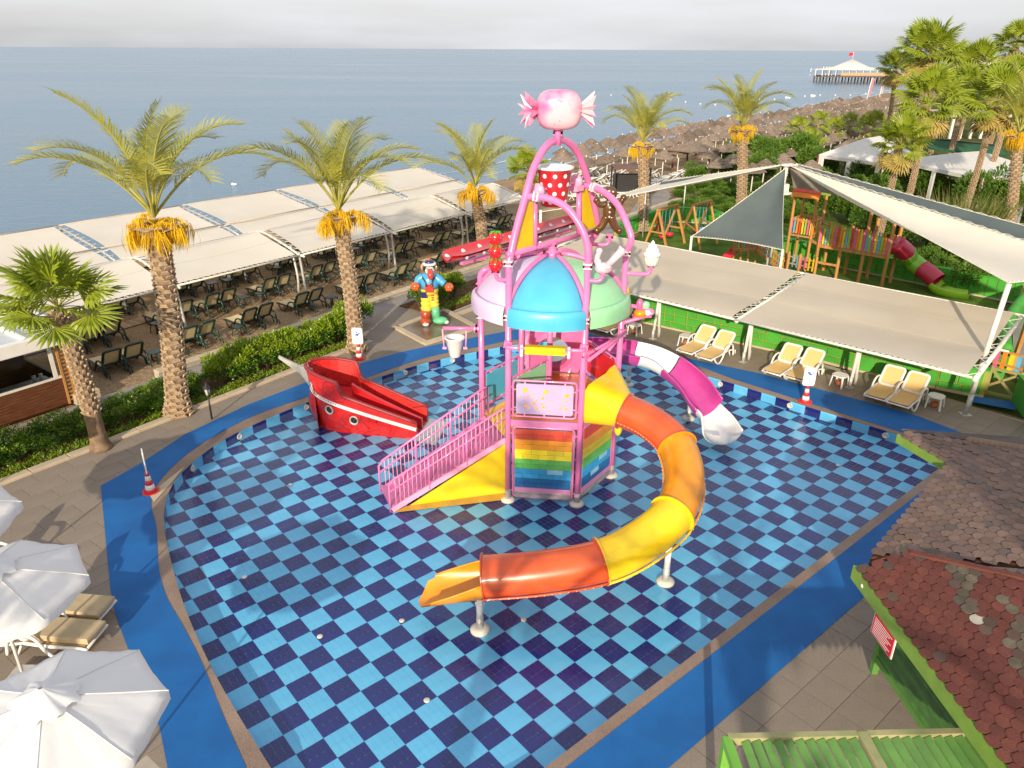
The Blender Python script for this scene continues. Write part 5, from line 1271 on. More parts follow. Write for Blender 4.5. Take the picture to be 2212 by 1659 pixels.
sail('shade_sail', 'long narrow ivory sail stretched left from the mast behind the tower', [top + Vector((-.15, 0, -.02)), top + Vector((-.2, .1, -.03)), K(1452, 388, 4.2), lt], M['fabricw'], edge=.05, sag=.3)
sail('shade_sail', 'slim dark net strip above the narrow ivory sail', [K(1560, 372, 4.9), K(1566, 376, 4.85), K(1408, 410, 3.95), K(1428, 393, 4.25)], M['fabricg'], edge=.05, sag=.0, rope=False)
mb = MB(); rp0 = K(1168, 458, 3.2); mb.tube([lt, rp0], .02, 5); tag(mb.build('stay_rope', M['rope']), 'pale stay rope running left from the narrow ivory sail', 'rope')
p = Vector((rp0.x, rp0.y, .2)); mb = MB(); mb.tube([p, rp0 + Vector((0, 0, .1))], .07, 10); tag(mb.build('sail_pole', M['wpost']), 'white post left of the tower arch holding the stay rope', 'pole')
for px, py, tx, ty, lb in ((1388, 500, 1389, 428, 'thin grey pole under the narrow ivory sail'), (1473, 470, 1475, 405, 'thin grey pole between the swings and the narrow sail')):
    pb = K(px, py + 12, .2); mb = MB(); mb.tube([pb, Vector((pb.x, pb.y, 3.2))], .045, 8); tag(mb.build('sail_pole', M['galv']), lb, 'pole')
ORD = ['leftmost', 'second', 'third', 'fourth', 'fifth', 'sixth', 'seventh', 'eighth', 'ninth', 'tenth', 'eleventh', 'twelfth', 'thirteenth', 'fourteenth', 'fifteenth', 'sixteenth', 'seventeenth', 'eighteenth', 'nineteenth', 'twentieth']
def ordn(i):
    if i == 0: return 'leftmost'
    if i < len(ORD): return ORD[i]
    return f"{i + 1}th" if (i + 1) % 10 not in (1, 2, 3) else f"{i + 1}{ {1: 'st', 2: 'nd', 3: 'rd'}[(i + 1) % 10]}"
# ------------------------------------------------------------ loungers
def make_lounger(fm, slm, back, nm, label, group, side='curl'):
    t = thing(nm, label, 'sun lounger', (0, 0, 0), 0, group)
    w_, L_, h = .30, 1.9, .30; hy = .72; bl = .74; ca, sa = cos(back), sin(back)
    bt = Vector((0, hy - bl * ca, h + .02 + bl * sa))
    mb = MB()
    for s_ in (-1, 1):
        x = s_ * (w_ + .03)
        mb.tube(spline([Vector((x, hy - .05, h)), Vector((x, 1.2, h - .03)), Vector((x, 1.72, h - .02)), Vector((x * .95, 1.9, h - .06))], 4), .036, 6)
        mb.tube([Vector((x, hy - .05, h)), Vector((x, .12, h - .12))], .028, 6)
    mb.tube([Vector((-w_ - .03, 1.88, h - .05)), Vector((w_ + .03, 1.88, h - .05))], .028, 6)
    mb.build('frame', fm, t)
    for s_ in (-1, 1):
        x = s_ * (w_ + .05); mb = MB()
        # looping side leg: foot loop, front leg, rear leg
        mb.tube(spline([Vector((x, 1.72, h - .03)), Vector((x * 1.08, 1.62, .12)), Vector((x * 1.1, 1.45, .02)), Vector((x * 1.1, 1.28, .05)), Vector((x * 1.08, 1.1, .22)), Vector((x * 1.06, .95, h + .16)), Vector((x * 1.06, .72, h + .24)), Vector((x * 1.06, .45, h + .18)), Vector((x * 1.06, .36, h)), Vector((x * 1.06, .3, .02))], 4), .034, 6)
        mb.build('side_loop', fm, t)
        mb = MB(); mb.tube([Vector((x, .62, h - .05)), Vector((x, .5, .02))], .024, 6); mb.tube([Vector((x, .14, h - .12)), Vector((x, .1, .0))], .024, 6); mb.build('rear_leg', fm, t)
    mb = MB(); V = lambda x, y, z: Vector((x, y, z))
    mb.grid(lambda u_, v_: V((u_ - .5) * 2 * w_, hy + (1.86 - hy) * v_, h + .015 - .02 * sin(u_ * pi) - .01 * sin(v_ * 6)), 4, 8, thick=.012); mb.build('seat_sling', slm, t)
    # backrest: rounded frame + sling
    ud = Vector((0, -ca, sa)); P = []; rc = .09; o = Vector((0, hy, h + .02))
    for cx, cy, a0 in ((w_ - rc, .02 + rc, -90), (w_ - rc, bl - rc, 0), (-w_ + rc, bl - rc, 90), (-w_ + rc, .02 + rc, 180)):
        for j in range(4): a = radians(a0 + j * 30); P.append(o + Vector((cx + cos(a) * rc, 0, 0)) + ud * (cy + sin(a) * rc))
    P.append(P[0]); mb = MB(); mb.tube(P, .05, 6, cap=False)
    bk = mb.build('backrest', fm, t); mb = MB(); nn_ = Vector((0, sa, ca)); mb.panel([p + nn_ * .012 for p in P[:-1]], .014); mb.build('back_sling', slm, bk)
    return t
proto = make_lounger(M['dkgrn'], M['sling'], radians(58), 'sun_lounger', 'x', 'dark green loungers on the sand')
lab = lambda row, i, s_: f"dark green lounger, {s_} of the {ordn(i)} pair, {row}"
rows = [('row nearest the low wall', 5.0, [1.38, 4.39, 7.11, 9.8, 12.99, 15.86, 18.85, 21.8, 24.7, 27.6]),
        ('second row on the sand', 8.05, [2.2, 5.35, 7.4, 10.4, 13.2, 15.9, 18.9, 22.0, 25.0, 28.0]),
        ('third row under the canopies', 11.1, [-4, -1.2, 1.6, 4.7, 7.84, 10.8, 13.7, 16.6, 19.5, 22.4, 25.4, 28.4, 31.2]),
        ('rearmost row under the canopies', 14.3, [1.6, 4.7, 7.84, 10.8, 13.7, 16.6, 19.5, 22.4, 25.4, 28.4, 31.2, 34])]
first = True
tabm = None
def make_table(m_, label, group, nm='side_table'):
    t = thing(nm, label, 'side table', (0, 0, 0), 0, group); mb = MB(); s_ = .23
    oc = [(s_, -s_ * .55), (s_, s_ * .55), (s_ * .55, s_), (-s_ * .55, s_), (-s_, s_ * .55), (-s_, -s_ * .55), (-s_ * .55, -s_), (s_ * .55, -s_)]
    mb.prism(oc, .385, .42); mb.build('table_top', m_, t)
    for a in range(4):
        x, y = (s_ - .05) * (1 if a in (0, 3) else -1), (s_ - .05) * (1 if a < 2 else -1)
        mb = MB(); mb.bar(Vector((x, y, .39)), Vector((x * 1.2, y * 1.2, 0)), .055, .03); mb.build('leg', m_, t)
    return t
tabp = make_table(M['dkgrn'], 'x', 'dark green side tables on the sand')
pots = MB().lathe([(.05, 0), (.09, .05), (.095, .11), (.07, .15), (.085, .17), (.07, .17), (.06, .12), (.001, .1)], (0, 0, 0), 14)
potd = tag(pots.build('clay_pot', mat('dark_clay', (.10, .03, .02), rough=.5)), 'x', 'pot', 'dark pots under the beach tables')
ft, fp = True, True
for ri, (row, t_, S_) in enumerate(rows):
    for i, s in enumerate(S_):
        for k, off in enumerate((-.40, .40)):
            p = ST(s + off, t_ - .15 + R.uniform(-.06, .06), .1); rz = radians(53.5) + R.uniform(-.06, .06)
            l_ = lab(row, i, ('left', 'right')[k])
            if first: proto.location = p; proto.rotation_euler = (0, 0, rz); proto['label'] = l_; first = False
            else: dup(proto, p, rz, l_)
        if t_ < 12:
            sd_ = -1 if (i + ri) % 3 else 1; p = ST(s + sd_ * 1.08, t_ + .05 + R.uniform(-.1, .3), .1); l_ = f"dark green side table beside the {ordn(i)} lounger pair, {row}"
            if ft: tabp.location = p; tabp['label'] = l_; ft = False
            else: dup(tabp, p, radians(53.5) + R.uniform(-.1, .1), l_)
            l_ = f"small dark pot under the table of the {ordn(i)} pair, {row}"
            if fp: potd.location = p; potd['label'] = l_; fp = False
            else: dup(potd, p, 0, l_)
protow = make_lounger(M['wplast'], M['slingy'], radians(42), 'sun_lounger', 'x', 'white framed loungers along the pool wall')
rz = atan2(cn.y, cn.x) + pi / 2
wl_ = [(1480, 759, 'left one of the pair nearest the tower'), (1521, 772, 'right one of the pair nearest the tower'), (1667, 804, 'left one of the middle pair'), (1716, 816, 'right one behind the no-diving cone'), (1892, 858, 'left one of the pair nearest the gate'), (1945, 874, 'right one of the pair nearest the gate'), (1300, 712, 'left one half hidden behind the tower posts'), (1262, 702, 'one hidden behind the tower, at the back')]
for i, (px, py, ds) in enumerate(wl_):
    p = K(px, py, .58) + cn * 1.85; p.z = .3; l_ = 'white lounger with golden sling, ' + ds; rr_ = rz + R.uniform(-.04, .04)
    if i == 0: protow.location = p; protow.rotation_euler = (0, 0, rr_); protow['label'] = l_
    else: dup(protow, p, rr_, l_)
tabw = make_table(M['wplast'], 'x', 'white side tables along the pool wall')
potw = tag(MB().lathe([(.06, 0), (.10, .05), (.11, .12), (.085, .16), (.10, .19), (.08, .19), (.07, .14), (.001, .12)], (0, 0, 0), 14).build('clay_pot', M['terra']), 'x', 'pot', 'clay pots under the white tables')
for i, (px, py, ds) in enumerate([(1482, 724, 'left of the pair nearest the tower'), (1816, 809, 'right of the middle lounger pair'), (2024, 854, 'right of the lounger pair nearest the gate'), (1372, 700, 'behind the tower right post')]):
    p = K(px, py, .72); p.z = .3; q = p.copy(); l_, l2 = 'white resin side table ' + ds, 'orange clay pot under the white table ' + ds
    if i == 0: tabw.location = p; tabw.rotation_euler = (0, 0, rz + .1); tabw['label'] = l_; potw.location = q; potw['label'] = l2
    else: dup(tabw, p, rz + R.uniform(-.2, .2), l_); dup(potw, q, 0, l2)
# ------------------------------------------------------------ cones with signs
M['signw'] = mat('white_sign_board', (.80, .80, .78), rough=.5)
M['signb'] = mat('blue_print', (.03, .12, .42), rough=.5); M['conered'] = mat('red_cone_rubber', (.72, .03, .04), (.6, .025, .03), rough=.45)
def cone(px, py, label, ang, kind):
    p = K(px, py, .31); c = thing('traffic_cone', label, 'cone sign', p, 0, 'striped cones with boards'); z0 = p.z
    mb = MB(); P = []
    for k in range(8): a = k * pi / 4 + pi / 8 + ang; P.append((p.x + cos(a) * .22, p.y + sin(a) * .22))
    mb.prism(P, z0, z0 + .035); mb.lathe([(.16, z0 + .03), (.13, z0 + .07), (.12, z0 + .1)], (p.x, p.y, 0), 16); mb.build('cone_base', M['conered'], c)
    for i, (a, b, mk) in enumerate(((.08, .23, 'signw'), (.23, .35, 'conered'), (.35, .48, 'signw'), (.48, .58, 'conered'))):
        r_ = lambda z: .125 - .16 * (z - .06)
        mb = MB(); mb.lathe([(r_(a), z0 + a), (r_(b), z0 + b)], (p.x, p.y, 0), 18); mb.build('cone_band', M[mk], c)
    d = Vector((cos(ang), sin(ang), 0)); n_ = Vector((d.y, -d.x, 0)); o = Vector((p.x, p.y, z0 + .58)); wd, ht = .19, .62
    if kind == 'edge': wd = .18
    mb = MB(); P = [o + d * x + Vector((0, 0, z)) for x, z in ((-wd, .06), (-wd + .04, 0), (wd - .04, 0), (wd, .06), (wd, ht - .05), (wd - .05, ht), (-wd + .05, ht), (-wd, ht - .05))]
    mb.panel(P, .03); bd = mb.build('sign_board', M['signw'], c)
    mb = MB(); n_ = n_ if n_.y < 0 else -n_; q = o + n_ * .02
    def poly(L_): mb.add([q + d * x * (1 if d.x > 0 else -1) + Vector((0, 0, z)) for x, z in L_], [tuple(range(len(L_)))])
    if kind == 'swim':
        poly([(-.10, .44), (-.06, .49), (-.03, .48), (.0, .45), (.05, .40), (.09, .38), (.05, .36), (-.02, .38), (-.05, .42)]); poly([(.085 + cos(a * pi / 4) * .025, .425 + sin(a * pi / 4) * .025) for a in range(8)])
        for z in (.31, .27, .23): poly([(-.12 + k * .03, z + .012 * sin(k * 1.6)) for k in range(9)] + [(.12 - k * .03, z - .012 + .012 * sin((8 - k) * 1.6)) for k in range(9)])
    else:
        poly([(-.10, .36), (-.02, .40), (.08, .43), (.1, .40), (.03, .36), (.02, .31), (-.03, .31), (-.03, .35), (-.1, .33)]); poly([(-.01 + cos(a * pi / 4) * .028, .45 + sin(a * pi / 4) * .028) for a in range(8)])
        for z in (.24, .20): poly([(-.11 + k * .0275, z + .012 * sin(k * 1.6)) for k in range(9)] + [(.11 - k * .0275, z - .012 + .012 * sin((8 - k) * 1.6)) for k in range(9)])
    mb.build('sign_pictogram', M['signb'], bd); return c
cone(326, 1062, 'red and white striped cone with board seen edge-on at the left pool rim', radians(118), 'edge')
cone(776, 775, 'striped cone with no-diving board at the foot of a date palm', radians(5), 'dive')
cone(1739, 868, 'striped cone with swimmer board on the far right blue mat', radians(-6), 'swim')
tag(MB().prism([K(x, y, .32).xy.to_tuple() for x, y in ((333, 1084), (372, 1040), (398, 1008), (362, 1036), (322, 1068))], .31, .318).build('white_rim_plate', M['kerb']), kind='structure')
# ------------------------------------------------------------ red ship slide
sd_ = Vector((-2.72, 20.3, 0)); bw = Vector((-5.98, 20.95, 0)); ax = (sd_ - bw).normalized(); sy = Vector((-ax.y, ax.x, 0)); Lh = (sd_ - bw).length
ship = thing('ship_slide', 'red fish-scale painted pirate ship slide standing in the pool', 'ship slide', (bw.x, bw.y, 0))
M['ship'] = bpy.data.materials.new('red_scale_paint'); m_ = M['ship']; m_.use_nodes = True; n = m_.node_tree; b = n.nodes['Principled BSDF']; L = n.links
tcn = n.nodes.new('ShaderNodeTexCoord'); vo = n.nodes.new('ShaderNodeTexVoronoi'); vo.feature = 'DISTANCE_TO_EDGE'; vo.inputs['Scale'].default_value = 3.0
mpn = n.nodes.new('ShaderNodeMapping'); mpn.inputs['Scale'].default_value = (1, 1, 1.5); L.new(tcn.outputs['Object'], mpn.inputs['Vector']); L.new(mpn.outputs['Vector'], vo.inputs['Vector'])
r = n.nodes.new('ShaderNodeValToRGB'); r.color_ramp.elements[0].position = .008; r.color_ramp.elements[1].position = .022; r.color_ramp.elements[0].color = (.09, .008, .008, 1); r.color_ramp.elements[1].color = (.70, .025, .022, 1)
L.new(vo.outputs['Distance'], r.inputs['Fac']); nn2 = n.nodes.new('ShaderNodeTexNoise'); nn2.inputs['Scale'].default_value = 1.6; L.new(tcn.outputs['Object'], nn2.inputs['Vector'])
mm = n.nodes.new('ShaderNodeMixRGB'); mm.blend_type = 'MULTIPLY'; mm.inputs['Color2'].default_value = (.72, .5, .5, 1); L.new(nn2.outputs['Fac'], mm.inputs['Fac']); L.new(r.outputs['Color'], mm.inputs['Color1']); L.new(mm.outputs['Color'], b.inputs['Base Color']); b.inputs['Roughness'].default_value = .35; b.inputs['Coat Weight'].default_value = .3
def hullp(u_, z, side):
    """u 0 bow .. 1 stern; side -1 near, +1 far; returns point at height z"""
    half = .86 * sqrt(max(0, 1 - (1 - min(max(u_, .004) / .30, 1)) ** 2)) * (1 - .12 * max(0, u_ - .6))
    zz = z / 2.1; fl = .62 + .38 * min(1, zz * 1.1)
    back = -.28 * max(0, 1 - u_ * 4) * zz
    return bw + ax * (u_ * Lh + back) + sy * (side * half * fl) + Vector((0, 0, z))
def topz(u_): 
    if u_ < .30: return 1.98 - .20 * (u_ / .30) ** 1.2
    if u_ < .345: return 1.78 - .48 * (u_ - .30) / .045
    return 1.30 - .72 * (u_ - .345) / .655
us = [0, .008, .02, .04, .07, .11, .16, .22, .27, .30, .315, .33, .345, .39, .45, .55, .65, .75, .85, .93, 1]
for side, nm in ((-1, 'near_hull_side'), (1, 'far_hull_side')):
    mb = MB(); V = []; nz_ = 9
    for u_ in us:
        for k in range(nz_ + 1): V.append(hullp(u_, topz(u_) * k / nz_, side))
    for u_ in us:
        for k in range(nz_ + 1): V.append(hullp(u_, topz(u_) * k / nz_, side) - sy * side * .09)
    k1 = nz_ + 1; Fc = []
    for i in range(len(us) - 1):
        for k in range(nz_): a = i * k1 + k; Fc += [(a, a + k1, a + k1 + 1, a + 1), tuple(q + len(us) * k1 for q in (a + 1, a + k1 + 1, a + k1, a))]
        a = i * k1 + nz_; o_ = len(us) * k1; Fc.append((a, a + k1, a + k1 + o_, a + o_))
    i = len(us) - 1
    for k in range(nz_): a = i * k1 + k; Fc.append((a, a + o_, a + o_ + 1, a + 1))
    mb.add(V, Fc, 0, False); mb.build('hull_side', M['ship'], ship)
    mb = MB(); mb.tube([hullp(u_, topz(u_), side) - sy * side * .045 + Vector((0, 0, .01)) for u_ in us], .06, 6); mb.build('gunwale', mat('dark_red_scaled_rim', (.30, .03, .03), (.18, .02, .03), scale=14, rough=.5), ship)
# white band with bolts on the near side
bz = lambda u_: topz(u_) * .70 if u_ > .36 else (1.62 - .35 * (u_ / .36) ** .8 - .14)
bz = lambda u_: 1.34 - .96 * u_ ** .85
mb = MB(); pts = [hullp(.02 + .98 * k / 24, max(bz(.02 + .98 * k / 24), .2), -1) - sy * .02 for k in range(25)]
for p, q in zip(pts, pts[1:]): mb.bar(p, q, .035, .10, up=(0, 0, 1))
bd = mb.build('white_rubbing_strake', M['white'], ship, kind=None)
mb = MB()
for k in range(48): f_ = k / 47 * 24; i = min(int(f_), 23); p = pts[i].lerp(pts[i + 1], f_ - i) - sy * .025; mb.ball(p + Vector((0, 0, .02)), .014, 5, 4)
mb.build('strake_bolts', M['black'], bd, kind='stuff')
for u_, z in ((.20, .80), (.42, .52)):
    p = hullp(u_, z, -1) - sy * .01; t_ = (hullp(u_ + .03, z, -1) - hullp(u_ - .03, z, -1)).normalized(); n_ = t_.cross(Vector((0, 0, 1))).normalized(); n_ = n_ if n_.dot(sy) < 0 else -n_
    q = n_.to_track_quat('Z', 'Y').to_matrix().to_4x4(); mb = MB(); mb.lathe([(.15, 0), (.15, .04), (.13, .055), (.105, .04), (.10, .02)], (0, 0, 0), 20); mb.xform(q); mb.v = [(a + p.x, b_ + p.y, c + p.z) for a, b_, c in mb.v]; ph = mb.build('porthole', M['galv'], ship)
    mb = MB(); mb.lathe([(.10, .02), (.001, .021)], (0, 0, 0), 20); mb.xform(q); mb.v = [(a + p.x, b_ + p.y, c + p.z) for a, b_, c in mb.v]; mb.build('porthole_glass', M['black'], ph)
# bow stem, keel rounding and bowsprit
mb = MB(); st_ = [Vector((0, 0, z)) for z in (0, .3, .8, 1.3, 1.8)]
mb.grid(lambda u_, v_: bw + ax * (-.02 - .52 * (sin(v_ * pi * .95) ** .8) * (1 - .25 * v_) * (1 - abs(2 * u_ - 1) ** 2) + .16) + sy * ((u_ - .5) * 1.0) + Vector((0, 0, v_ * 1.5)), 10, 10); mb.build('bow_bulge', M['ship'], ship)
mb = MB(); q0 = bw + Vector((0, 0, 1.5)) - ax * .12; tip = KP(603, 772, (bw.x, bw.y), (ax.x, ax.y))
mb.panel([q0 + Vector((0, 0, .30)), q0 + Vector((0, 0, -.55)) + ax * .05, q0.lerp(tip, .35) + Vector((0, 0, -.12)), tip + Vector((0, 0, -.03)), tip + Vector((0, 0, .06)), q0.lerp(tip, .4) + Vector((0, 0, .15))], .07); mb.build('bowsprit', M['galv'], ship)
mb = MB(); p = hullp(.07, 1.62, -1) - sy * .03 ; t_ = (hullp(.13, 1.6, -1) - hullp(.05, 1.6, -1)).normalized()
mb.tube([p, p + t_ * .10 - Vector((0, 0, .34))], .018, 6); c_ = p + t_ * .10 - Vector((0, 0, .34)); mb.tube(spline([c_ - t_ * .13 + Vector((0, 0, .10)), c_ - t_ * .05 - Vector((0, 0, .01)), c_ + t_ * .05 - Vector((0, 0, .02)), c_ + t_ * .15 + Vector((0, 0, .05))], 4), .018, 6); mb.tube([p + t_ * .0 - Vector((0, 0, .08)) - t_ * .06, p - Vector((0, 0, .05)) + t_ * .1], .014, 6); mb.build('anchor_emblem', M['galv'], ship)
# inside: deck, centre divider, two chutes
mb = MB(); mb.add([hullp(u_, z, s_) for u_, z in ((.10, 1.1), (.34, 1.0)) for s_ in (-.85, .85)], [(0, 1, 3, 2)]); mb.build('ship_platform', M['red'], ship)
def chz(u_): return 1.0 - .98 * ((u_ - .34) / .66) ** .85 + .02
for s0, s1 in ((-.86, -.03), (.03, .86)):
    mb = MB(); mb.grid(lambda u_, v_: hullp(.34 + .68 * u_, max(.03, chz(.34 + .66 * u_) - .0) + .06 * abs(2 * v_ - 1) ** 2, s0 + (s1 - s0) * v_), 12, 8, thick=.02); mb.build('slide_chute', M['red'], ship)
mb = MB(); V = []
for u_ in us:
    if u_ < .34: continue
    c_ = bw + ax * (u_ * Lh)
    V += [c_ + sy * .05 * s_ + Vector((0, 0, z)) for s_, z in ((-1, 0), (-1, chz(u_) + .42), (1, chz(u_) + .42), (1, 0))]
k = len(V) // 4; mb.add(V, [(i * 4 + j, i * 4 + 4 + j, i * 4 + 5 + j, i * 4 + 1 + j) for i in range(k - 1) for j in range(3)] + [(0, 1, 2, 3), tuple(4 * (k - 1) + j for j in (3, 2, 1, 0))]); mb.build('chute_divider', M['red'], ship)
mb = MB(); mb.grid(lambda u_, v_: hullp(1.0, 0, 0) + ax * (u_ * .62 - .02) + sy * ((v_ - .5) * 1.5) + Vector((0, 0, .12 - .10 * u_)), 4, 4, thick=.02); mb.build('splash_apron', mat('wet_pale_grey', (.45, .50, .52), rough=.25), ship)
# ------------------------------------------------------------ statue
f1, f2 = K(915, 703, .36), K(950, 693, .36); cen = (f1 + f2) / 2; H_ = 2.72
stt = thing('cartoon_statue', 'tall painted cartoon bird sailor statue in blue shirt and yellow trousers on the wet plinth', 'statue', (cen.x, cen.y, .35))
rx = Vector((1, 0, 0)); Z0 = .35
def P3(x, y, z): return Vector((cen.x + x, cen.y + y, Z0 + z))
SC = 1.0
ms_ = {k: mat('statue_' + k, c, rough=.3, coat=.4) for k, c in dict(shirt_blue=(.06, .36, .66), trouser_yellow=(.78, .62, .06), glove_orange=(.62, .10, .02), boot_brown=(.42, .06, .02), boot_green=(.12, .50, .26), navy=(.02, .03, .14), face_white=(.78, .76, .72), beak=(.62, .05, .03), fur_black=(.02, .02, .02), toe=(.7, .68, .64), ear=(.55, .30, .16)).items()}
# trousers: one piece with two wrinkled legs
mb = MB()
for sx_, rl in ((-.20, .235), (.14, .20)):
    top_ = 1.52; bot = .55 if sx_ < 0 else .72; pts = []; rr_ = []
    for k in range(17): f_ = k / 16; z = top_ + (bot - top_) * f_; pts.append(P3(sx_ * (.7 + .3 * f_), 0, z)); rr_.append(rl * (1.05 - .12 * f_) + .022 * sin(k * 1.9) * (f_ > .3))
    mb.tube(pts, rr_, 16)
mb.lathe([(.24, 1.25 + Z0), (.36, 1.35 + Z0), (.37, 1.5 + Z0), (.34, 1.58 + Z0), (.001, 1.6 + Z0)], (cen.x - .03, cen.y, 0), 20); mb.build('yellow_trousers', ms_['trouser_yellow'], stt)
mb = MB(); mb.box(P3(-.24, -.34, 1.32), (.24, .05, .24)); mb.build('navy_patch', ms_['navy'], stt)
mb = MB(); mb.lathe([(.36, 1.52), (.40, 1.7), (.37, 1.95), (.28, 2.1), (.16, 2.16), (.001, 2.17)], (cen.x - .03, cen.y, Z0), 22)
for s_, pts in ((-1, [(-.26, 0, 1.98), (-.46, -.04, 1.86), (-.50, -.16, 1.74)]), (1, [(.22, 0, 1.98), (.42, -.06, 1.84), (.60, -.14, 1.72)])): mb.tube(spline([P3(*p) for p in pts], 4), [.17] * 5 + [.14] * 4, 14)
mb.build('blue_shirt', ms_['shirt_blue'], stt)
for c_ in ((-.56, -.26, 1.66), (.78, -.2, 1.62)):
    mb = MB(); mb.ball(P3(*c_), (.19, .18, .17), 14, 10); mb.ball(P3(c_[0] + .12, c_[1] - .1, c_[2] + .04), .07, 8, 6)
    for k in range(3): mb.tube([P3(c_[0] - .08 + k * .07, c_[1] - .14, c_[2]), P3(c_[0] - .07 + k * .08, c_[1] - .18, c_[2] - .12)], .04, 8)
    mb.build('orange_glove', ms_['glove_orange'], stt)
mb = MB(); mb.box(P3(-.0, -.39, 1.62), (.32, .06, .34)); mb.build('red_apron_bib', ms_['beak'], stt)
mb = MB(); mb.tube(spline([P3(-.28, -.24, 2.04), P3(-.16, -.38, 1.9), P3(-.1, -.42, 1.76)], 4), .03, 6); mb.tube(spline([P3(.22, -.24, 2.04), P3(.14, -.38, 1.9), P3(.1, -.42, 1.76)], 4), .03, 6); mb.ball(P3(-.1, -.44, 1.74), .05, 8, 6); mb.ball(P3(.1, -.44, 1.74), .05, 8, 6); mb.build('braces', ms_['fur_black'], stt)
mb = MB(); mb.ball(P3(-.02, -.02, 2.36), (.25, .24, .24), 18, 12); mb.build('black_head', ms_['fur_black'], stt)
mb = MB(); mb.ball(P3(.02, -.15, 2.30), (.20, .15, .17), 16, 10); mb.build('white_face', ms_['face_white'], stt)
mb = MB(); mb.tube(spline([P3(.04, -.26, 2.30), P3(.07, -.42, 2.26), P3(.08, -.50, 2.12), P3(.08, -.50, 2.02)], 4), [.11] * 5 + [.13, .13, .12, .11, .10, .09, .07, .05], 12); mb.build('red_beak', ms_['beak'], stt)
for x_ in (-.06, .12): mb = MB(); mb.ball(P3(x_, -.29, 2.40), (.055, .03, .05), 10, 8); e_o = mb.build('eye', ms_['face_white'], stt); mb = MB(); mb.ball(P3(x_, -.32, 2.40), (.025, .012, .03), 8, 6); mb.build('pupil', ms_['fur_black'], e_o)
mb = MB(); mb.ball(P3(-.30, .02, 2.36), (.06, .08, .14), 12, 8); mb.ball(P3(.26, .05, 2.36), (.05, .07, .12), 12, 8); mb.build('ear', ms_['ear'], stt)
mb = MB(); mb.lathe([(.27, 2.48), (.285, 2.52), (.27, 2.56), (.2, 2.57)], P3(0, -.02, 0).xyz.to_tuple()[:2] + (Z0,), 20); mb.build('white_cap_brim', ms_['face_white'], stt)
mb = MB(); mb.ball(P3(0, -.02, 2.58), (.19, .18, .12), 16, 8); hb = mb.build('navy_cap', ms_['navy'], stt)
mb = MB(); mb.ball(P3(0, -.04, 2.70), .075, 10, 8); mb.build('orange_pompom', ms_['glove_orange'], hb)
mb = MB(); mb.tube([P3(-.22, 0, .6), P3(-.22, 0, .2)], [.22, .20], 16); mb.ball(P3(-.22, -.14, .16), (.23, .34, .17), 16, 10); mb.build('brown_boot', ms_['boot_brown'], stt)
mb = MB(); mb.tube([P3(.16, 0, .74), P3(.20, .02, .2)], [.16, .18], 14); mb.ball(P3(.36, -.05, .15), (.32, .22, .16), 16, 10); mb.build('green_sock_boot', ms_['boot_green'], stt)
mb = MB(); mb.ball(P3(-.20, -.40, .10), (.14, .10, .09), 12, 8); mb.ball(P3(.62, -.12, .1), (.11, .1, .08), 12, 8); mb.build('white_toe', ms_['toe'], stt)
mb = MB()
for k in range(3): mb.ball(P3(.10, -.30, 1.30 - k * .1), (.05, .03, .035), 8, 5)
mb.build('painted_badge', ms_['beak'], stt, kind=None)
# ------------------------------------------------------------ garden lantern
p = K(458, 905, .33); lt_ = thing('garden_lantern', 'small black garden lantern on a post among the hedge shrubs', 'lantern', p)
mb = MB(); mb.tube([p, p + Vector((0, 0, .78))], .03, 8); mb.build('lantern_post', M['black'], lt_)
mb = MB(); mb.lathe([(.05, 0), (.07, .03), (.03, .05)], (p.x, p.y, p.z + .78), 6); mb.lathe([(.14, .25), (.12, .28), (.04, .38), (.015, .45), (.001, .46)], (p.x, p.y, p.z + .78), 6)
for k in range(6): a = k * pi / 3; mb.bar(Vector((p.x + cos(a) * .065, p.y + sin(a) * .065, p.z + .81)), Vector((p.x + cos(a) * .11, p.y + sin(a) * .11, p.z + 1.05)), .014, .014)
mb.build('lantern_frame', M['black'], lt_)
mb = MB(); mb.lathe([(.055, .04), (.10, .25)], (p.x, p.y, p.z + .78), 6, sm=False); mb.build('lantern_glass', mat('frosted_glass', (.5, .5, .46), rough=.3), lt_)
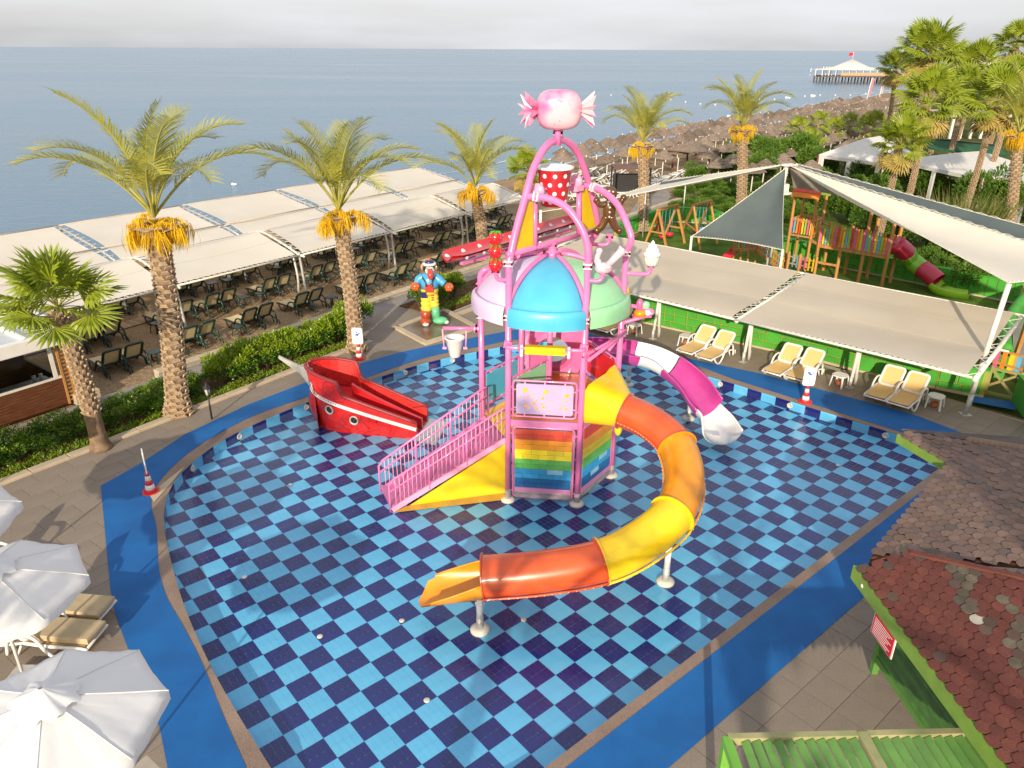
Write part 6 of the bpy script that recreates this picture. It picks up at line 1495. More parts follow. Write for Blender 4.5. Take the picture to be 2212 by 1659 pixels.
# ------------------------------------------------------------ plants
M['leafa'] = mat('hedge_leaf', (.085, .20, .014), (.045, .12, .010), scale=6, rough=.4, trans=.25, spec=.6)
M['leafb'] = mat('young_lime_leaf', (.30, .40, .02), (.20, .31, .015), scale=6, rough=.4, trans=.35, spec=.6)
M['leafc'] = mat('dark_bush_leaf', (.028, .075, .012), (.018, .05, .008), scale=4, rough=.5, trans=.2)
M['twig'] = mat('twig_bark', (.14, .09, .05), rough=.9)
def leaf(mb, p, d, l, w_, m, rg):
    d = d.normalized(); s_ = d.cross(Vector((rg.uniform(-1, 1), rg.uniform(-1, 1), rg.uniform(-.3, 1)))).normalized() * (w_ / 2)
    mb.add([p, p + d * l * .5 - s_, p + d * l, p + d * l * .5 + s_], [(0, 1, 2, 3)], m)
def shrub_mesh(name, rad, ht, nleaf, ll, lw_, seed, limefrac=.4, boxy=False, mats=None):
    rg = random.Random(seed); mb = MB(); lobes = []
    for k in range(9): lobes.append((Vector((rg.uniform(-.55, .55) * rad, rg.uniform(-.55, .55) * rad, ht * rg.uniform(.35, .72))), rad * rg.uniform(.35, .6), ht * rg.uniform(.25, .36)))
    for k in range(14): a = rg.uniform(0, 6.28); b_ = rg.uniform(.2, .8) * rad; mb.tube([Vector((0, 0, 0)), Vector((cos(a) * b_ * .5, sin(a) * b_ * .5, ht * .45)), Vector((cos(a) * b_, sin(a) * b_, ht * rg.uniform(.6, .95)))], [.014, .01, .005], 4, 2, cap=False)
    for i in range(nleaf):
        c, r_, hz_ = lobes[rg.randrange(len(lobes))]; u_, th = rg.uniform(-.5, 1), rg.uniform(0, 6.283); s_ = sqrt(max(0, 1 - u_ * u_)); k_ = rg.uniform(.65, 1.05)
        p = c + Vector((s_ * cos(th) * r_ * k_, s_ * sin(th) * r_ * k_, u_ * hz_ * k_))
        if boxy: p = Vector((rg.uniform(-1, 1) * rad, rg.uniform(-1, 1) * rad, 0)); p.z = ht * (.9 + .08 * rg.random()) if rg.random() < .5 else rg.uniform(.05, .95) * ht; 
        if boxy and p.z < ht * .88: 
            if rg.random() < .5: p.x = rad * rg.choice((-1, 1)) * rg.uniform(.9, 1)
            else: p.y = rad * rg.choice((-1, 1)) * rg.uniform(.9, 1)
        if p.z < .03: p.z = rg.uniform(.03, .2)
        d = Vector((s_ * cos(th), s_ * sin(th), u_ * .8 + .5)) + Vector((rg.uniform(-.5, .5), rg.uniform(-.5, .5), rg.uniform(-.4, .4)))
        top_ = p.z > ht * .68 and rg.random() < limefrac * 2 or rg.random() < limefrac * .25
        leaf(mb, p, d, ll * rg.uniform(.7, 1.25), lw_ * rg.uniform(.8, 1.2), 1 if top_ else 0, rg)
    me = bpy.data.meshes.new(name); me.from_pydata(mb.v, [], mb.f)
    for m_ in (mats or (M['leafa'], M['leafb'], M['twig'])): me.materials.append(m_)
    me.polygons.foreach_set('material_index', mb.m); me.update(); return me
SHR = [shrub_mesh('hedge_shrub', .48, 1.0, 1500, .10, .045, k, .45) for k in range(3)]
LOW = [shrub_mesh('hedge_shrub', .55, .75, 1700, .07, .035, 10 + k, .18) for k in range(2)]
BSH = [shrub_mesh('bush', 1.2, 2.2, 3200, .17, .09, 20 + k, .15) for k in range(2)]
rg = random.Random(11); n_ = 0
for i in range(24):
    s = -13.2 + i * .66
    for j, t_ in enumerate((1.0, 1.55)):
        sc_ = rg.uniform(.85, 1.1)
        if i == 23: continue
        tag(mesh_obj('hedge_shrub', LOW[(i + j) % 2], None, ST(s + .3 * j, t_, .3), (0, 0, rg.uniform(0, 6)), (sc_, sc_, sc_ * (.85 if j == 0 else 1))), f"clipped dark hedge shrub left of the big palm, {ordn(i)} in the {('front', 'back')[j]} line", 'shrub', 'clipped hedge left of the date palm')
for i in range(13):
    s = 2.35 + i * .47
    for j, t_ in enumerate((.95, 1.45)):
        if abs(s - .5) < .4: continue
        sc_ = rg.uniform(.85, 1.15)
        tag(mesh_obj('hedge_shrub', SHR[(i * 2 + j) % 3], None, ST(s + .2 * j, t_ + rg.uniform(-.1, .1), .3), (0, 0, rg.uniform(0, 6)), (sc_, sc_, sc_)), f"leafy lime tipped hedge shrub behind the red ship, {ordn(i)} along, {('front', 'back')[j]} line", 'shrub', 'bright hedge behind the red ship')
for i, (s, t_) in enumerate([(8.3, 1.2), (8.9, 1.9), (9.6, 2.0), (12.4, 1.2), (12.9, 1.6), (13.3, 1.0), (13.9, 1.5), (14.5, 1.1), (15.0, 1.6)]):
    tag(mesh_obj('hedge_shrub', SHR[i % 3], None, ST(s, t_, .3), (0, 0, rg.uniform(0, 6)), (1.05, 1.05, 1.1 + .1 * (i % 2))), f"leafy shrub {'left of' if i < 3 else 'right of'} the cartoon statue, {ordn(i if i < 3 else i - 3)} one there", 'shrub', 'shrubs around the statue')
mb = MB()
for i in range(1700):
    s = rg.uniform(-13.5, 8.3) if i < 1350 else rg.uniform(12.3, 18); t_ = .3 + abs(rg.gauss(0, .28)); c = ST(s, min(t_, .95), .33)
    for k in range(rg.randint(5, 9)): a = rg.uniform(0, 6.28); leaf(mb, c + Vector((rg.uniform(-.05, .05), rg.uniform(-.05, .05), 0)), Vector((cos(a), sin(a), rg.uniform(.5, 1.6))), rg.uniform(.08, .18), .03, rg.choice((0, 1, 1, 1)), rg)
mb.build('ground_cover_plants', [M['leafa'], M['leafb']], kind='stuff')
# bushes in the garden behind the playground
def atd(px, py, dep):
    d = _F + _R * ((px - 1106) / FPX) - _U * ((py - 829.5) / FPX); return Vector((0, 0, HC)) + d * dep
bl = []
for i in range(46):
    f_ = i / 45; px = 1468 + 260 * f_; bl.append((px, 428 + 30 * math.sin(i * 1.7) + 25 * f_, rg.uniform(.55, .85), 'hedge'))
for px, py, s_, lb in [(1660, 380, 1.5, 0), (1700, 365, 1.6, 0), (1735, 375, 1.6, 0), (1640, 400, 1.3, 0), (1760, 400, 1.5, 0), (1500, 400, .9, 0), (1560, 395, 1.0, 0), (1790, 470, 1.0, 0), (1830, 480, 1.0, 0), (1870, 500, 1.0, 0), (1905, 510, 1.1, 0), (1950, 520, 1.2, 0), (1840, 440, 1.2, 0), (1780, 440, 1.2, 0), (1900, 450, 1.2, 0), (1745, 440, 1.1, 0), (2000, 545, 1.2, 0), (2050, 560, 1.2, 0), (2090, 580, 1.2, 0), (2140, 600, 1.2, 0), (1985, 590, .8, 0), (2030, 610, .8, 0), (2080, 630, .8, 0), (1900, 330 + 60, 1.5, 0), (1850, 380, 1.3, 0), (1960, 420, 1.4, 0), (2010, 440, 1.4, 0), (2190, 480, 1.6, 0), (2220, 470, 1.6, 0), (1860, 420, 1.4, 0), (2185, 640, 1.0, 0), (1620, 345, 1.2, 0), (1590, 350, 1.1, 0), (1560, 365, 1.0, 0), (1640, 350, 1.3, 0), (2120, 470, 1.5, 0), (1680, 470, .8, 0), (1720, 480, .8, 0)]: bl.append((px, py, s_, 'bush'))
M['leafd'] = mat('bright_bush_leaf', (.13, .23, .018), (.06, .14, .012), scale=.5, rough=.6, trans=.3)  # bright bush green, varied by noise
for me_ in BSH: me_.materials.clear(); [me_.materials.append(q) for q in (M['leafd'], M['leafb'], M['twig'])]
for i, (px, py, s_, kd) in enumerate(bl):
    p = K(px, py, .15)
    if kd == 'hedge': tag(mesh_obj('bush', BSH[i % 2], None, p, (0, 0, rg.uniform(0, 6)), (s_, s_, s_ * .55)), f"low rounded green bush in the mass behind the swings, {ordn(i)} from the left", 'bush', 'low bushes behind the swings')
    else: tag(mesh_obj('bush', BSH[i % 2], None, p, (0, 0, rg.uniform(0, 6)), (s_, s_, s_ * rg.uniform(.8, 1.1))), f"dense green garden bush behind the playground, {ordn(i - 46)} of the loose group", 'bush', 'garden bushes behind the playground')
# tall wispy reed bush
def reed():
    mb = MB()
    for i in range(1500):
        a, r_ = rg.uniform(0, 6.28), rg.uniform(0, 1) ** .6 * 1.0; z0 = rg.uniform(0, 2.2); b_ = Vector((cos(a) * r_ * (.6 + z0 * .35), sin(a) * r_ * (.6 + z0 * .35), z0)); d = Vector((cos(a) * .45, sin(a) * .45, 1.5)) + Vector((rg.uniform(-.3, .3), rg.uniform(-.3, .3), 0))
        l = rg.uniform(.6, 1.3); q = b_ + d.normalized() * l; s_ = Vector((rg.uniform(-1, 1), rg.uniform(-1, 1), 0)).normalized() * .014; mb.add([b_ - s_, b_ + s_, q], [(0, 1, 2)], rg.choice((0, 0, 1)))
    return mb
p = K(2060, 560, .15); mb = reed(); mb.v = [(a * 1.7 + p.x, b_ * 1.7 + p.y, c * 1.25 + p.z) for a, b_, c in mb.v]
tag(mb.build('reed_bush', [mat('straw_olive_stem', (.26, .22, .07), (.16, .16, .04), rough=.8, trans=.3), M['leafd']]), 'tall wispy olive reed-like bush beyond the big ivory sail', 'bush')
# ------------------------------------------------------------ palms
M['bark'] = mat('palm_bark', (.24, .16, .10), (.13, .085, .05), scale=5, rough=.9, bump=.5, bscale=25)
M['boot'] = mat('pale_leaf_stub', (.52, .39, .25), (.36, .25, .15), scale=9, rough=.85)
M['frond'] = mat('date_palm_leaflet', (.50, .47, .08), (.27, .30, .06), scale=1.2, rough=.5, trans=.3)
M['rachis'] = mat('yellow_green_rachis', (.36, .34, .07), rough=.5)
M['flower'] = mat('golden_palm_flower', (.90, .60, .015), (.74, .46, .01), scale=3, rough=.7, trans=.3)
M['fan'] = mat('fan_palm_leaf', (.36, .42, .03), (.20, .27, .02), scale=1.5, rough=.45, trans=.3)
M['fany'] = mat('yellowing_fan_leaf', (.42, .36, .07), (.50, .36, .12), scale=1.5, rough=.6, trans=.3)
def frond_mesh(seed, L_, droop, nl=54):
    rg = random.Random(seed); mb = MB(); N_ = 14; pts = []; a = 0; p = Vector((0, 0, 0))
    for i in range(N_ + 1):
        f_ = i / N_; ang = -droop * f_ ** 1.7; pts.append(p.copy()); p = p + Vector((cos(ang), 0, sin(ang))) * (L_ / N_)
    mb.tube(pts, [.035 * (1 - .85 * i / N_) + .004 for i in range(N_ + 1)], 5, 1, cap=False)
    for i in range(nl):
        f_ = .24 + .76 * i / nl; x = f_ * N_; k = min(int(x), N_ - 1); c = pts[k].lerp(pts[k + 1], x - k); T = (pts[k + 1] - pts[k]).normalized(); up = Vector((0, 1, 0)).cross(T) * -1
        ll = .52 * (sin(min(1, f_ * 1.0 + .05) * pi * .95) ** .5 * 1.05 + .12) * L_ / 2.7
        for s_ in (-1, 1):
            fw = .55 + .5 * f_ + rg.uniform(-.1, .1); d = (T * fw + Vector((0, s_, 0)) * 1.0 + up * rg.uniform(.25, .55)).normalized(); w_ = .03
            e1 = c + d * ll * .55; e2 = c + d * ll - Vector((0, 0, ll * rg.uniform(.1, .35))); sx = d.cross(up).normalized() * w_ * .5
            if sx.length < .001: sx = T * w_ * .5
            sx = T * (w_ * .5)
            mb.add([c - sx, c + sx, e1 + sx * .9, e1 - sx * .9, e2], [(0, 1, 2, 3), (3, 2, 4)], 0)
    me = bpy.data.meshes.new('frond'); me.from_pydata(mb.v, [], mb.f); me.materials.append(M['frond']); me.materials.append(M['rachis']); me.polygons.foreach_set('material_index', mb.m); me.update(); return me
FR = [frond_mesh(1, 3.5, 1.5), frond_mesh(2, 3.2, 1.05), frond_mesh(3, 3.5, 1.9), frond_mesh(4, 2.9, .7)]
def flower_mesh(seed):
    rg = random.Random(seed); mb = MB(); c = [Vector((0, 0, 0)), Vector((.3, 0, .22)), Vector((.65, 0, .22)), Vector((.95, 0, .02))]; c = spline(c, 4); mb.tube(c, .02, 5, cap=False)
    for i in range(90):
        f_ = rg.uniform(.35, 1); x = f_ * (len(c) - 1); k = min(int(x), len(c) - 2); p = c[k].lerp(c[k + 1], x - k); o = Vector((rg.uniform(-.05, .15), rg.uniform(-.16, .16), rg.uniform(-.02, .06))); l = rg.uniform(.35, .75)
        q1 = p + o; q2 = q1 + o * .5 - Vector((0, 0, l * .5)); q3 = q1 + o * .3 - Vector((0, 0, l)); s_ = Vector((rg.uniform(-1, 1), rg.uniform(-1, 1), 0)).normalized() * .009
        mb.add([p - s_, p + s_, q1 + s_, q1 - s_], [(0, 1, 2, 3)]); mb.add([q1 - s_, q1 + s_, q2 + s_, q2 - s_], [(0, 1, 2, 3)]); mb.add([q2 - s_ * 1.6, q2 + s_ * 1.6, q3], [(0, 1, 2)])
    me = bpy.data.meshes.new('flower_cluster'); me.from_pydata(mb.v, [], mb.f); me.materials.append(M['flower']); return me
FLW = [flower_mesh(1), flower_mesh(2)]
def trunk(par, base, topp, r0, r1, stub=True, bulge=True, seed=0, smooth_to=0.0, step=.12, nst=6, shag=False):
    rg = random.Random(seed); base, topp = Vector(base), Vector(topp); L_ = (topp - base).length; mid = (base + topp) / 2 + Vector((.12, 0, 0)) * L_ / 8
    pts = spline([base, mid, topp], 14); rr_ = []
    for i in range(len(pts)):
        f_ = i / (len(pts) - 1); r = r0 + (r1 - r0) * min(1, f_ * 1.1); r += r0 * .45 * max(0, 1 - f_ * 9) + (r1 * .8 * max(0, (f_ - .86) / .14) ** .6 if bulge else 0); rr_.append(r)
    mb = MB(); mb.tube(pts, rr_, 14); o = mb.build('trunk', M['bark'], par)
    if stub:
        mb = MB(); k = int(L_ / step)
        for i in range(k):
            f_ = (i + .5) / k
            if f_ < smooth_to: continue
            x = f_ * (len(pts) - 1); j = min(int(x), len(pts) - 2); c = pts[j].lerp(pts[j + 1], x - j); r = rr_[j] + (rr_[j + 1] - rr_[j]) * (x - j)
            for q in range(nst):
                a = 2 * pi * (q + .5 * (i % 2)) / nst + rg.uniform(-.1, .1); o_ = Vector((cos(a), sin(a), 0)); s_ = Vector((-sin(a), cos(a), 0)); w_ = r * (3.0 if shag else 5.6) / nst; pr = ((.055 if shag else .028) + rg.uniform(0, .04 if shag else .025)) * (1 + 1.6 * max(0, (f_ - .82) / .18)) * r / .25; h_ = step * (1.15 if shag else .95)
                z = Vector((0, 0, 1)); b_ = c + o_ * (r * .97)
                mb.add([b_ - s_ * w_ * .5 - z * h_ * .45, b_ + s_ * w_ * .5 - z * h_ * .45, b_ + o_ * pr + s_ * w_ * .38 + z * h_ * .35, b_ + o_ * pr - s_ * w_ * .38 + z * h_ * .35, b_ + z * h_ * .5 + s_ * w_ * .3, b_ + z * h_ * .5 - s_ * w_ * .3], [(0, 1, 2, 3), (3, 2, 4, 5), (0, 3, 5), (1, 4, 2)])
        mb.build('leaf_stubs', M['boot'], o, kind='stuff')
    return o
def date_palm(label, base, crown, r=.22, fl=1.0, n=16, seed=0, flw=10, lean=None):
    p = thing('date_palm', label, 'palm tree', base, 0, 'date palms'); trunk(p, base, crown, r, r * .92, seed=seed); rg = random.Random(seed); off = Vector(crown) - Vector(base)
    n = int(n * .85)
    for i in range(n):
        a = 2 * pi * (i * .618) + rg.uniform(-.25, .25); f_ = i / n; el = radians(86 - 44 * f_ ** .9 + rg.uniform(-7, 7)); me = FR[(0 if f_ > .3 else 1) if i % 4 else (2 if f_ > .5 else 3)]
        mesh_obj('frond', me, p, off + Vector((0, 0, .22)), (rg.uniform(-.3, .3), -el, a), fl * rg.uniform(.9, 1.15))
    for i in range(flw): a = 2 * pi * i / flw + rg.uniform(-.3, .3); mesh_obj('flower_cluster', FLW[i % 2], p, off - Vector((0, 0, .05 + .1 * (i % 3))), (rg.uniform(-.2, .2), radians(-12 + 34 * rg.random()), a), (fl * rg.uniform(.45, .95),) * 2 + (fl * rg.uniform(.75, 1.0),))
    return p
def onv(base, px, py, dy=0): q = KP(px, py, (base.x, base.y + dy), (1, 0)); return q
for lb, b_, c_, r_, fl, n_, sd__, fw in [
    ('largest date palm with golden flower skirt, between the hedge and the deck kerb', (385, 893), (336, 498), .31, 1.12, 17, 1, 15),
    ('date palm behind the no-diving cone, left of the cartoon statue', (770, 757), (733, 478), .27, 1.1, 17, 2, 11),
    ('date palm just left of the tower arch', (1046, 560), (1026, 425), .29, 1.15, 15, 3, 10),
    ('date palm right of the giant sweet with a trunk beside the beach umbrellas', (1388, 497), (1388, 325), .31, 1.05, 17, 4, 12),
    ('date palm on the lawn, seen above the narrow ivory sail', (1600, 455), (1603, 292), .33, 1.12, 18, 5, 13),
    ('date palm with golden flowers at the right edge of the photo', (2168, 560), (2200, 305), .26, .95, 14, 6, 12)]:
    base = K(*b_, .3); date_palm(lb, base, onv(base, c_[0], c_[1] - 12), r_, fl, n_, sd__, fw)
def fan_mesh(seed, nseg=26, dead=False):
    rg = random.Random(seed); mb = MB(); pl = 1.0; mb.tube([Vector((0, 0, 0)), Vector((pl * .5, 0, .03)), Vector((pl, 0, 0))], .016, 4, 1, cap=False); c = Vector((pl, 0, 0))
    for i in range(nseg):
        f_ = i / (nseg - 1) * 2 - 1; a = f_ * radians(128); l = (.95 - .25 * abs(f_)) * rg.uniform(.9, 1.05); d = Vector((cos(a), sin(a), 0)); s_ = Vector((-sin(a), cos(a), 0)); w_ = .055; fold = .025 if i % 2 else -.02
        m1 = c + d * l * .62 + Vector((0, 0, fold - .05 * abs(f_))); tip = c + d * l + Vector((0, 0, -rg.uniform(.06, .22) - .05 * abs(f_)))
        mb.add([c, m1 - s_ * w_ + Vector((0, 0, -.015)), m1 + Vector((0, 0, .02)), m1 + s_ * w_ + Vector((0, 0, -.015)), tip], [(0, 1, 2), (0, 2, 3), (1, 4, 2), (2, 4, 3)], 0)
    me = bpy.data.meshes.new('fan_leaf'); me.from_pydata(mb.v, [], mb.f); me.materials.append(M['fany'] if dead else M['fan']); me.materials.append(M['rachis']); me.polygons.foreach_set('material_index', mb.m); return me
FAN = [fan_mesh(1), fan_mesh(2), fan_mesh(3, 24)]; FAND = [fan_mesh(5, 20, True)]
def fan_palm(label, base, crown, r=.18, sc_=1.0, n=26, seed=0, dead=8, group='fan palms', bulge=False, smooth=0):
    p = thing('fan_palm', label, 'palm tree', base, 0, group); trunk(p, base, crown, r, r * .8, seed=seed, bulge=bulge, nst=7, step=.11, smooth_to=smooth, shag=True); rg = random.Random(seed); off = Vector(crown) - Vector(base)
    for i in range(n): a = 2 * pi * i * .618 + rg.uniform(-.2, .2); f_ = i / n; el = radians(80 - 105 * f_ + rg.uniform(-8, 8)); mesh_obj('fan_leaf', FAN[i % 3], p, off + Vector((0, 0, .1)), (rg.uniform(-.5, .5), -el, a), sc_ * rg.uniform(.85, 1.1))
    for i in range(dead): a = rg.uniform(0, 6.28); mesh_obj('dry_fan_leaf', FAND[0], p, off - Vector((0, 0, .1)), (rg.uniform(-.6, .6), radians(35 + rg.uniform(0, 30)), a), sc_ * rg.uniform(.7, .95))
    return p
base = K(218, 968, .3); cr = onv(base, 128, 672); fan_palm('short fan palm with shaggy trunk in front of the wooden hut', base, cr, .23, .95, 26, 11, 0, smooth=.3)
for i, (px, py, dep, rp, bx, lb) in enumerate([(1140, 372, 62, 1.1, 0, 'fan palm half hidden behind the left leg of the tower arch'), (1935, 152, 78, 1.25, -20, 'tall leaning fan palm in front of the pier'), (2015, 118, 62, 1.5, -14, 'tallest fan palm at the top of the right cluster'), (1985, 105, 66, 1.3, 6, 'fan palm just behind the tallest one in the right cluster'),
        (2003, 225, 44, 1.25, -12, 'broad fan palm in the middle of the right cluster'), (1943, 315, 42, 1.0, 0, 'short fan palm with orange trunk in front of the white tents'), (2110, 150, 64, 1.3, 20, 'fan palm right of the gap in the right cluster'), (2195, 100, 66, 1.3, 6, 'fan palm at the top right corner'), (2150, 225, 46, 1.35, 10, 'large shaggy fan palm near the right edge'),
        (2085, 200, 60, 1.2, 0, 'fan palm behind the large shaggy one'), (2190, 190, 52, 1.2, 10, 'fan palm at the right edge above the date palm'), (2055, 140, 72, 1.2, 0, 'fan palm far back between the two tall groups')]):
    c_ = atd(px, py, dep); b_ = Vector((c_.x - bx * dep / FPX * .6, c_.y + .3, .15)); fan_palm(lb, b_, c_, .2 * (dep / 50) ** .3, rp, 25, 30 + i, 18)
for i, (px, py, dep) in enumerate([(1722, 283, 82), (1768, 268, 88), (1800, 282, 84), (1835, 272, 84), (1870, 280, 80), (1890, 268, 84), (1752, 310, 76)]):
    c_ = atd(px, py, dep); b_ = Vector((c_.x, c_.y, .15)); fan_palm(f"small young fan palm behind the white tents, {ordn(i)} from the left", b_, c_, .12, .9, 12, 60 + i, 2, 'young fan palms behind the tents')
# ------------------------------------------------------------ beach umbrellas, pier, tents
def ZV(base, py):
    lo, hi = -5., 60.
    for _ in range(40):
        m_ = (lo + hi) / 2; v = Vector((base[0], base[1], m_)) - Vector((0, 0, HC)); y = 829.5 - FPX * v.dot(_U) / v.dot(_F)
        if y > py: lo = m_
        else: hi = m_
    return m_
def px_of(p): v = Vector(p) - Vector((0, 0, HC)); d = v.dot(_F); return 1106 + FPX * v.dot(_R) / d, 829.5 - FPX * v.dot(_U) / d
M['thatch'] = mat('grey_brown_thatch', (.24, .18, .135), (.13, .10, .08), scale=4, rough=1, bump=.8, bscale=16, rnd=.28, stretch=(1, 1, 4))
def umb_mesh():
    mb = MB(); n_ = 14; rg = random.Random(4); V = []
    prof = [(.03, 2.72), (.25, 2.62), (.55, 2.42), (.56, 2.36), (.85, 2.2), (.86, 2.14), (1.18, 1.98), (1.28, 1.86), (1.2, 1.84), (.3, 2.2)]
    for r_, z in prof:
        for j in range(n_): a = 2 * pi * j / n_; k = r_ * (1 + rg.uniform(-.03, .03)); V.append((k * cos(a), k * sin(a), z + rg.uniform(-.025, .02)))
    mb.add(V, [(i * n_ + j, i * n_ + (j + 1) % n_, (i + 1) * n_ + (j + 1) % n_, (i + 1) * n_ + j) for i in range(len(prof) - 1) for j in range(n_)], 0, False)
    me = bpy.data.meshes.new('thatch_roof'); me.from_pydata(mb.v, [], mb.f); me.materials.append(M['thatch'])
    m2 = MB(); m2.tube([(0, 0, -.6), (0, 0, 2.5)], .05, 6); me2 = bpy.data.meshes.new('umbrella_pole'); me2.from_pydata(m2.v, [], m2.f); me2.materials.append(M['wpost']); return me, me2
UM, UP = umb_mesh()
cand = []; pts = shoff(0, 0); acc = []
s_acc = 0
for a_, b_ in zip(pts, pts[1:]):
    L_ = (b_ - a_).length; T = (b_ - a_).normalized(); n_ = Vector((T.y, -T.x, 0)); s0 = s_acc; k = math.ceil(s0 / 3.35)
    while k * 3.35 < s0 + L_:
        c = a_ + T * (k * 3.35 - s0)
        for r_ in range(9):
            off = 7.0 + r_ * 3.3 + (1.5 if k % 2 else 0) * 0; q = c + n_ * off + T * (1.5 if r_ % 2 else 0)
            acc.append((q, r_, k))
        k += 1
    s_acc += L_
rg = random.Random(9); lst = []
for q, r_, k in acc:
    p = Vector((q.x, q.y, 0)); 
    if q.y < 60 or q.y > 330: continue
    px, py = px_of((q.x, q.y, 2.2))
    if px < 1195 or px > 2000 or py < 210: continue
    if px < 1235 and py > 352: continue
    if r_ > 3 and px < 1470 + (r_ - 3) * 40: continue
    if px < 1420 and r_ > 2: continue
    lst.append((q, r_, px, py, (p - Vector((0, 0, 0))).length))
lst.sort(key=lambda t_: t_[4])
restu = MB()
def beachz(r_): return max(-.8, min(.1, -1.5 + (7.5 + r_ * 3.0) * .14 + .2))
for i, (q, r_, px, py, d_) in enumerate(lst):
    q = q + Vector((rg.uniform(-.25, .25), rg.uniform(-.25, .25), 0)); zb = beachz(r_); rz_ = rg.uniform(0, 6)
    if i < 290:
        u_ = thing('beach_umbrella', f"thatched beach umbrella, {ordn(r_)} row from the sea, {'near' if d_ < 110 else 'middle' if d_ < 150 else 'far'} part of the beach", 'umbrella', (q.x, q.y, zb), rz_, 'thatched umbrellas in rows on the beach')
        s2 = rg.uniform(.80, .90); mesh_obj('thatch_roof', UM, u_, (0, 0, .28), (rg.uniform(-.06, .06), rg.uniform(-.06, .06), 0), (s2, s2, s2 * .95)); mesh_obj('umbrella_pole', UP, u_, (0, 0, 0))
    else: restu.add([(v[0] * cos(rz_) - v[1] * sin(rz_) + q.x, v[0] * sin(rz_) + v[1] * cos(rz_) + q.y, v[2] + zb) for v in [tuple(v.co) for v in UM.vertices]], [tuple(f.vertices) for f in UM.polygons])
if restu.v: restu.build('distant_thatched_umbrellas', M['thatch'], kind='stuff')
# white loungers in front of the umbrellas
def wl_mesh():
    mb = MB(); mb.bar((0, .55, .32), (0, 1.9, .3), .62, .06); mb.bar((0, .58, .32), (0, .08, .78), .62, .06)
    for y in (.5, 1.5):
        for x in (-.28, .28): mb.bar((x, y, .3), (x * 1.05, y - .2, 0), .05, .04); mb.bar((x, y, .3), (x * 1.05, y + .2, 0), .05, .04)
    me = bpy.data.meshes.new('sun_lounger'); me.from_pydata(mb.v, [], mb.f); me.materials.append(M['wplast']); return me
WM = wl_mesh(); T = (Vector((9.9, 96.6, 0)) - Vector((-1, 79, 0))).normalized(); n_ = Vector((T.y, -T.x, 0)); o_ = Vector((-1, 79, 0)); c_ = 0
poly_ = [(1225, 372), (1300, 366), (1420, 372), (1520, 372), (1560, 392), (1480, 405), (1390, 420), (1300, 440), (1262, 432), (1222, 412)]
WL = []
for r_ in range(0, 14):
    for k in range(-10, 16):
        q = o_ + T * (k * 2.3 + (r_ % 2) * 1.1) + n_ * (12 + r_ * 2.5)
        if inside(px_of((q.x, q.y, .3)), poly_): WL.append((q, r_, k))
for i, (q, r_, k) in enumerate(WL):
    for s_ in (-.38, .38):
        p = q + T * s_; tag(mesh_obj('sun_lounger', WM, None, (p.x, p.y, .1), (0, 0, atan2(T.y, T.x) + rg.uniform(-.07, .07))), f"white beach lounger on the sand before the thatched umbrellas, {ordn(r_)} row from the sea", 'sun lounger', 'white loungers before the thatched umbrellas')
# pier
pr = thing('pier', 'long timber pier on piles with white pavilion out at sea', 'pier', (135, 338, -1.5)); Pa, Pb = Vector((128, 341, 0)), Vector((212, 330, 0)); pd = (Pb - Pa).normalized(); pn = Vector((-pd.y, pd.x, 0)); LL = (Pb - Pa).length
M['pierw'] = mat('dark_pier_timber', (.12, .09, .07), rough=.9); M['pierd'] = mat('orange_pier_rail', (.45, .30, .18), rough=.8)
mb = MB(); mb.bar(Pa + Vector((0, 0, 1.0)), Pb + Vector((0, 0, 1.0)), 11, .5); mb.build('pier_deck', M['pierw'], pr)
mb = MB(); mb.bar(Pa + pd * 8 + Vector((0, 0, 1.9)) - pn * 5, Pa + pd * 48 + Vector((0, 0, 1.9)) - pn * 5, .3, 1.2); mb.bar(Pa + pd * 50 + Vector((0, 0, 2.0)), Pb + Vector((0, 0, 2.0)), 6, 1.0); mb.build('pier_parapet', M['pierd'], pr)
mb = MB()
for i in range(34):
    for s_ in (-5, 0, 5): p = Pa + pd * (i * LL / 33) + pn * s_; mb.bar(Vector((p.x, p.y, -3)), Vector((p.x, p.y, 1)), .45, .45)
mb.build('pier_piles', M['pierw'], pr, kind='stuff')
c = Pa + pd * 13; mb = MB(); V = [(c.x, c.y, 7.6)]; 
for k in range(17):
    f_ = k / 16 * 2 * pi; ex = 16 * cos(f_); ey = 5.5 * sin(f_); V.append(tuple(c + pd * ex + pn * ey + Vector((0, 0, 3.4))))
V2 = [tuple(Vector((c.x, c.y, 4.6)) + (Vector(v) - Vector((c.x, c.y, 3.4))) * .45 + Vector((0, 0, 0))) for v in V[1:]]
mb.add([V[0]] + V2 + V[1:], [(0, i, i + 1) for i in range(1, 17)] + [(i, i + 17, i + 18, i + 1) for i in range(1, 17)], 0, True); mb.build('pavilion_roof', mat('white_membrane', (.80, .78, .73), rough=.7, trans=.2), pr)
mb = MB()
for i in range(12):
    for s_ in (-1, 1): p = c + pd * (-15 + i * 2.7) + pn * 4.5 * s_; mb.bar(Vector((p.x, p.y, 1)), Vector((p.x, p.y, 3.9)), .22, .22)
for i in range(9): p = Pa + pd * (2 + i * 1.2 + (34 if i > 3 else 0)); mb.bar(Vector((p.x, p.y, 1)), Vector((p.x, p.y, 4.6)), .2, .2)
mb.build('pavilion_posts', M['wplast'], pr, kind='stuff')
mb = MB(); mb.tube([(c.x, c.y, 7), (c.x, c.y, 10.2)], .1, 6); fp_ = mb.build('flag_pole', M['wpost'], pr)
mb = MB(); mb.grid(lambda u_, v_: Vector((c.x - 1.9 * u_, c.y + .2 * sin(u_ * 6), 8.9 + 1.2 * v_ - .2 * u_)), 6, 3); mb.build('red_flag', mat('red_flag_cloth', (.65, .03, .04), rough=.8), fp_)
